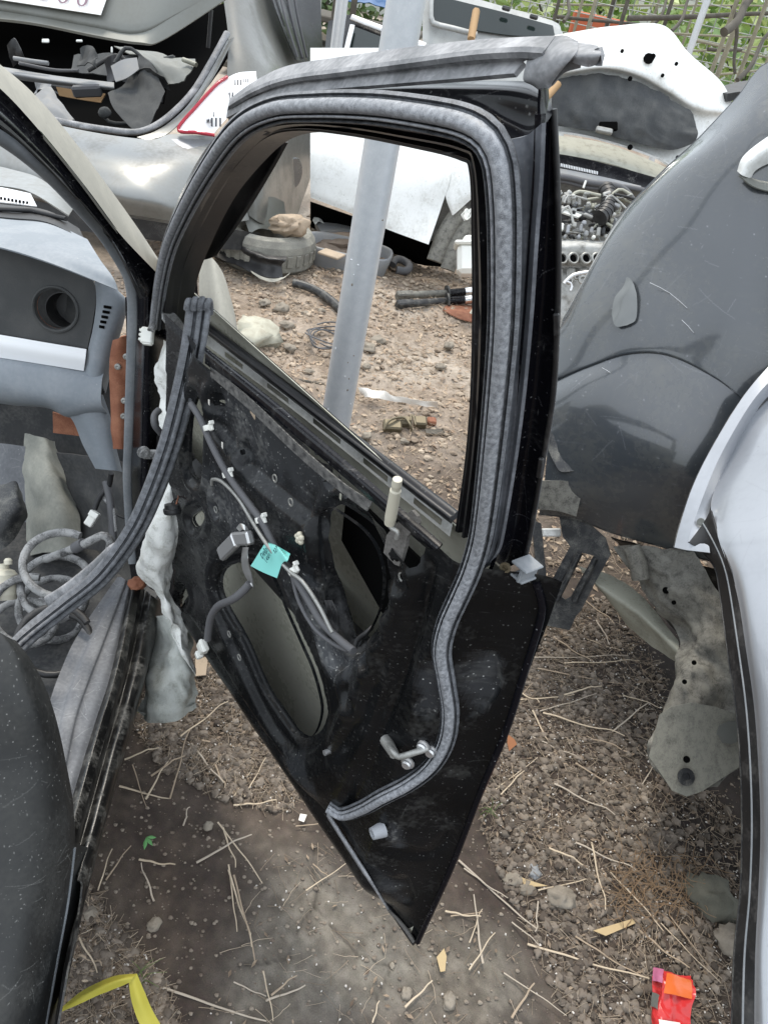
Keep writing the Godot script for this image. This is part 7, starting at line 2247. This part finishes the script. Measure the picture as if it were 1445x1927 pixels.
	loft(st, [lay("g", [118, 1895, .03, 165, 1858, .05, 215, 1836, .06, 258, 1832, .07]), lay("g", [116, 1900, .032, 168, 1868, .06, 218, 1846, .075, 252, 1838, .075]), lay("g", [114, 1905, .03, 170, 1880, .05, 220, 1860, .06, 246, 1848, .07])], 20, 4, .0006, .003)
	loft(st, [lay("g", [258, 1832, .07, 275, 1870, .05, 290, 1905, .03, 310, 1940, .012]), lay("g", [250, 1838, .072, 262, 1880, .056, 276, 1915, .034, 296, 1950, .014]), lay("g", [242, 1842, .07, 248, 1885, .05, 262, 1925, .03, 285, 1960, .012])], 20, 4, .0006, .003)
	tag(obj("yellow_blade", st, M.yellow_leaf), "folded bright yellow grass blade in the lower left corner", "leaf")
	var sd = thing("seedling", "tiny green seedling on the dark soil in front of the sill", "seedling", G(280, 1580))
	for q in [[272, 1600], [288, 1592], [295, 1576]]:
		st = mesh_tool()
		var b = G(276, 1575, .022)
		var e = G(q[0], q[1], .016)
		var sd2 = (e - b).cross(Vector3.UP).normalized() * .0038
		loft(st, [PackedVector3Array([b, b.lerp(e, .5) + sd2, e]), PackedVector3Array([b, b.lerp(e, .5) + Vector3(0, .002, 0), e]), PackedVector3Array([b, b.lerp(e, .5) - sd2, e])], 10, 3)
		obj("leaf", st, M.green_leaf, sd)
	st = mesh_tool()
	tube(st, PackedVector3Array([G(276, 1580, 0), G(276, 1575, .022)]), .001, 5)
	obj("stem", st, M.grass, sd)
	for q in [[[835, 1785, 822, 1800, 828, 1830, 838, 1826, 840, 1800], "brown_leaf", "flat tan leaf on the concrete just right of the door's lowest corner", "fallen_leaf"], [[955, 1382, 968, 1390, 972, 1402, 958, 1412, 954, 1398], "rust_leaf", "small rust brown leaf among the straw right of the door", "fallen_leaf"], [[975, 1650, 1010, 1660, 1030, 1668, 990, 1668], "brown_leaf", "long pale straw blade on the soil right of the door tip", "fallen_leaf"], [[565, 1532, 578, 1532, 572, 1548, 562, 1542], "paper_white", "small whitish leaf scrap under the door's bottom edge", "leaf_scrap"], [[1115, 1752, 1190, 1728, 1195, 1738, 1140, 1760], "brown_leaf", "split tan bark strip among the clods near the roots", "bark_strip"]]:
		st = mesh_tool()
		var l = []
		for i in range(0, q[0].size(), 2):
			l.append_array([q[0][i], q[0][i + 1], .010 + .004 * ((i / 2) % 2)])
		plate(st, lay("g", l), .001)
		tag(obj(q[3], st, M[q[1]]), q[2], "leaf")
	var wr = thing("snack_wrapper", "crumpled red and orange snack wrapper on the ground under the silver wing", "wrapper", G(1260, 1870))
	var wa = lay("g", [1226, 1815, .045, 1224, 1850, .05, 1222, 1890, .04, 1232, 1960, .03])
	var wb = lay("g", [1254, 1822, .06, 1250, 1856, .07, 1246, 1900, .06, 1254, 1960, .04])
	var wc = lay("g", [1298, 1838, .045, 1302, 1870, .055, 1300, 1910, .05, 1302, 1960, .03])
	strip_loft("film", [wa, wb, wc], M.red_wrap, wr, 40, 12, .0006, .03)
	var up3 = PackedVector3Array([Vector3(0, .0042, 0)])
	var sub = func(f0, f1, g0, g1):
		var ra = PackedVector3Array()
		var rb = PackedVector3Array()
		var rm = PackedVector3Array()
		for i in 5:
			var f = lerpf(f0, f1, i / 4.0)
			var c = PackedVector3Array([curve(wa, 41)[int(f * 40)], curve(wb, 41)[int(f * 40)], curve(wc, 41)[int(f * 40)]])
			var cc = curve(c, 41)
			ra.append(cc[int(g0 * 40)] + up3[0])
			rm.append(cc[int((g0 + g1) * 20)] + up3[0] * 1.4)
			rb.append(cc[int(g1 * 40)] + up3[0])
		return [ra, rm, rb]
	strip_loft("orange_print", sub.call(.1, .45, .5, .98), M.orange_wrap, wr, 12, 4, .0004, .008)
	strip_loft("violet_print", sub.call(.06, .3, .02, .42), M.violet_wrap, wr, 12, 4, .0004, .008)
	strip_loft("foil_print", sub.call(.5, .72, .02, .3), M.silver_dull, wr, 12, 4, .0004, .008)
	strip_loft("white_print", sub.call(.8, .95, .3, .8), M.paper_white, wr, 12, 4, .0004, .008)
	var rt = thing("root_clump", "tangle of thin dry brown roots on the ground under the frame rail", "roots", G(1230, 1660))
	st = mesh_tool()
	for k in 150:
		var c = G(1160 + rng.randf() * 150, 1610 + rng.randf() * 110, .015)
		var p := PackedVector3Array()
		var dir = Vector3(rng.randf_range(-1, 1), rng.randf_range(-.2, .4), rng.randf_range(-1, 1))
		for i in 6:
			p.append(c)
			c += dir * .014
			c.y = clampf(c.y, .006, .06)
			dir = dir.rotated(Vector3.UP, rng.randf_range(-.7, .7))
		tube(st, p, .0008, 4)
	var ro = obj("rootlets", st, M.rootlet, rt)
	ro.set_meta("kind", "stuff")
	for q in [[1003, 1640, .017, "grey_tray", "smooth grey pebble among the clods"], [965, 1655, .02, "stone", "brown clod beside the smooth grey pebble"], [990, 1672, .018, "stone", "tan clod under the smooth grey pebble"], [1340, 1690, .055, "dark_stone", "big dark stone half under the silver wing"], [392, 1555, .012, "stone", "pale pebble on the bare soil below the clods at left"], [290, 1740, .014, "stone", "flat pale stone on the dark soil in front of the sill"], [170, 1720, .016, "stone", "pale stone at the foot of the sill"], [1055, 1690, .028, "stone", "pale crumbly lump near the grey pebble"], [765, 1870, .012, "stone", "small white pebble on the concrete below the crack"], [738, 1817, .006, "stone", "tiny white pebble at the end of the crack"], [845, 1885, .016, "stone", "rounded stone set in the concrete near the bottom edge"], [1380, 1770, .04, "stone", "dark stone at the silver wing's black edge"]]:
		st = mesh_tool()
		blob(st, G(q[0], q[1], q[2] * .3), Basis().rotated(Vector3.UP, rng.randf() * 6), Vector3(q[2], q[2] * .55, q[2] * .8), int(q[0]), .4, 10, 14)
		tag(obj("stone", st, M[q[3]]), q[4], "stone")
	for q in [[300, 1345], [262, 1850], [640, 1575], [915, 1530]]:
		var g = thing("grass_tuft", {300: "sparse green grass blades growing at the foot of the white sack", 262: "thin green grass blades beside the yellow blade", 640: "faint grass blades under the door's bottom edge", 915: "short grass blades at the right of the door's lower edge"}[q[0]], "grass", G(q[0], q[1]))
		for k in 6:
			st = mesh_tool()
			var b = G(q[0] + rng.randf_range(-18, 18), q[1] + rng.randf_range(-6, 6), 0)
			var d = Vector3(rng.randf_range(-1, 1), 0, rng.randf_range(-1, 1)) * .03
			tube(st, curve(PackedVector3Array([b, b + d * .5 + Vector3(0, .03, 0), b + d * 1.6 + Vector3(0, .035, 0)]), 8), .0013, 4, .0003)
			obj("blade", st, M.grass, g)
	st = mesh_tool()
	plate(st, lay("g", [368, 1240, .03, 392, 1236, .03, 388, 1270, .02, 368, 1272, .02]), .003)
	tag(obj("cardboard_scrap", st, M.cardboard), "small brown cardboard scrap behind the white cable plug", "cardboard")
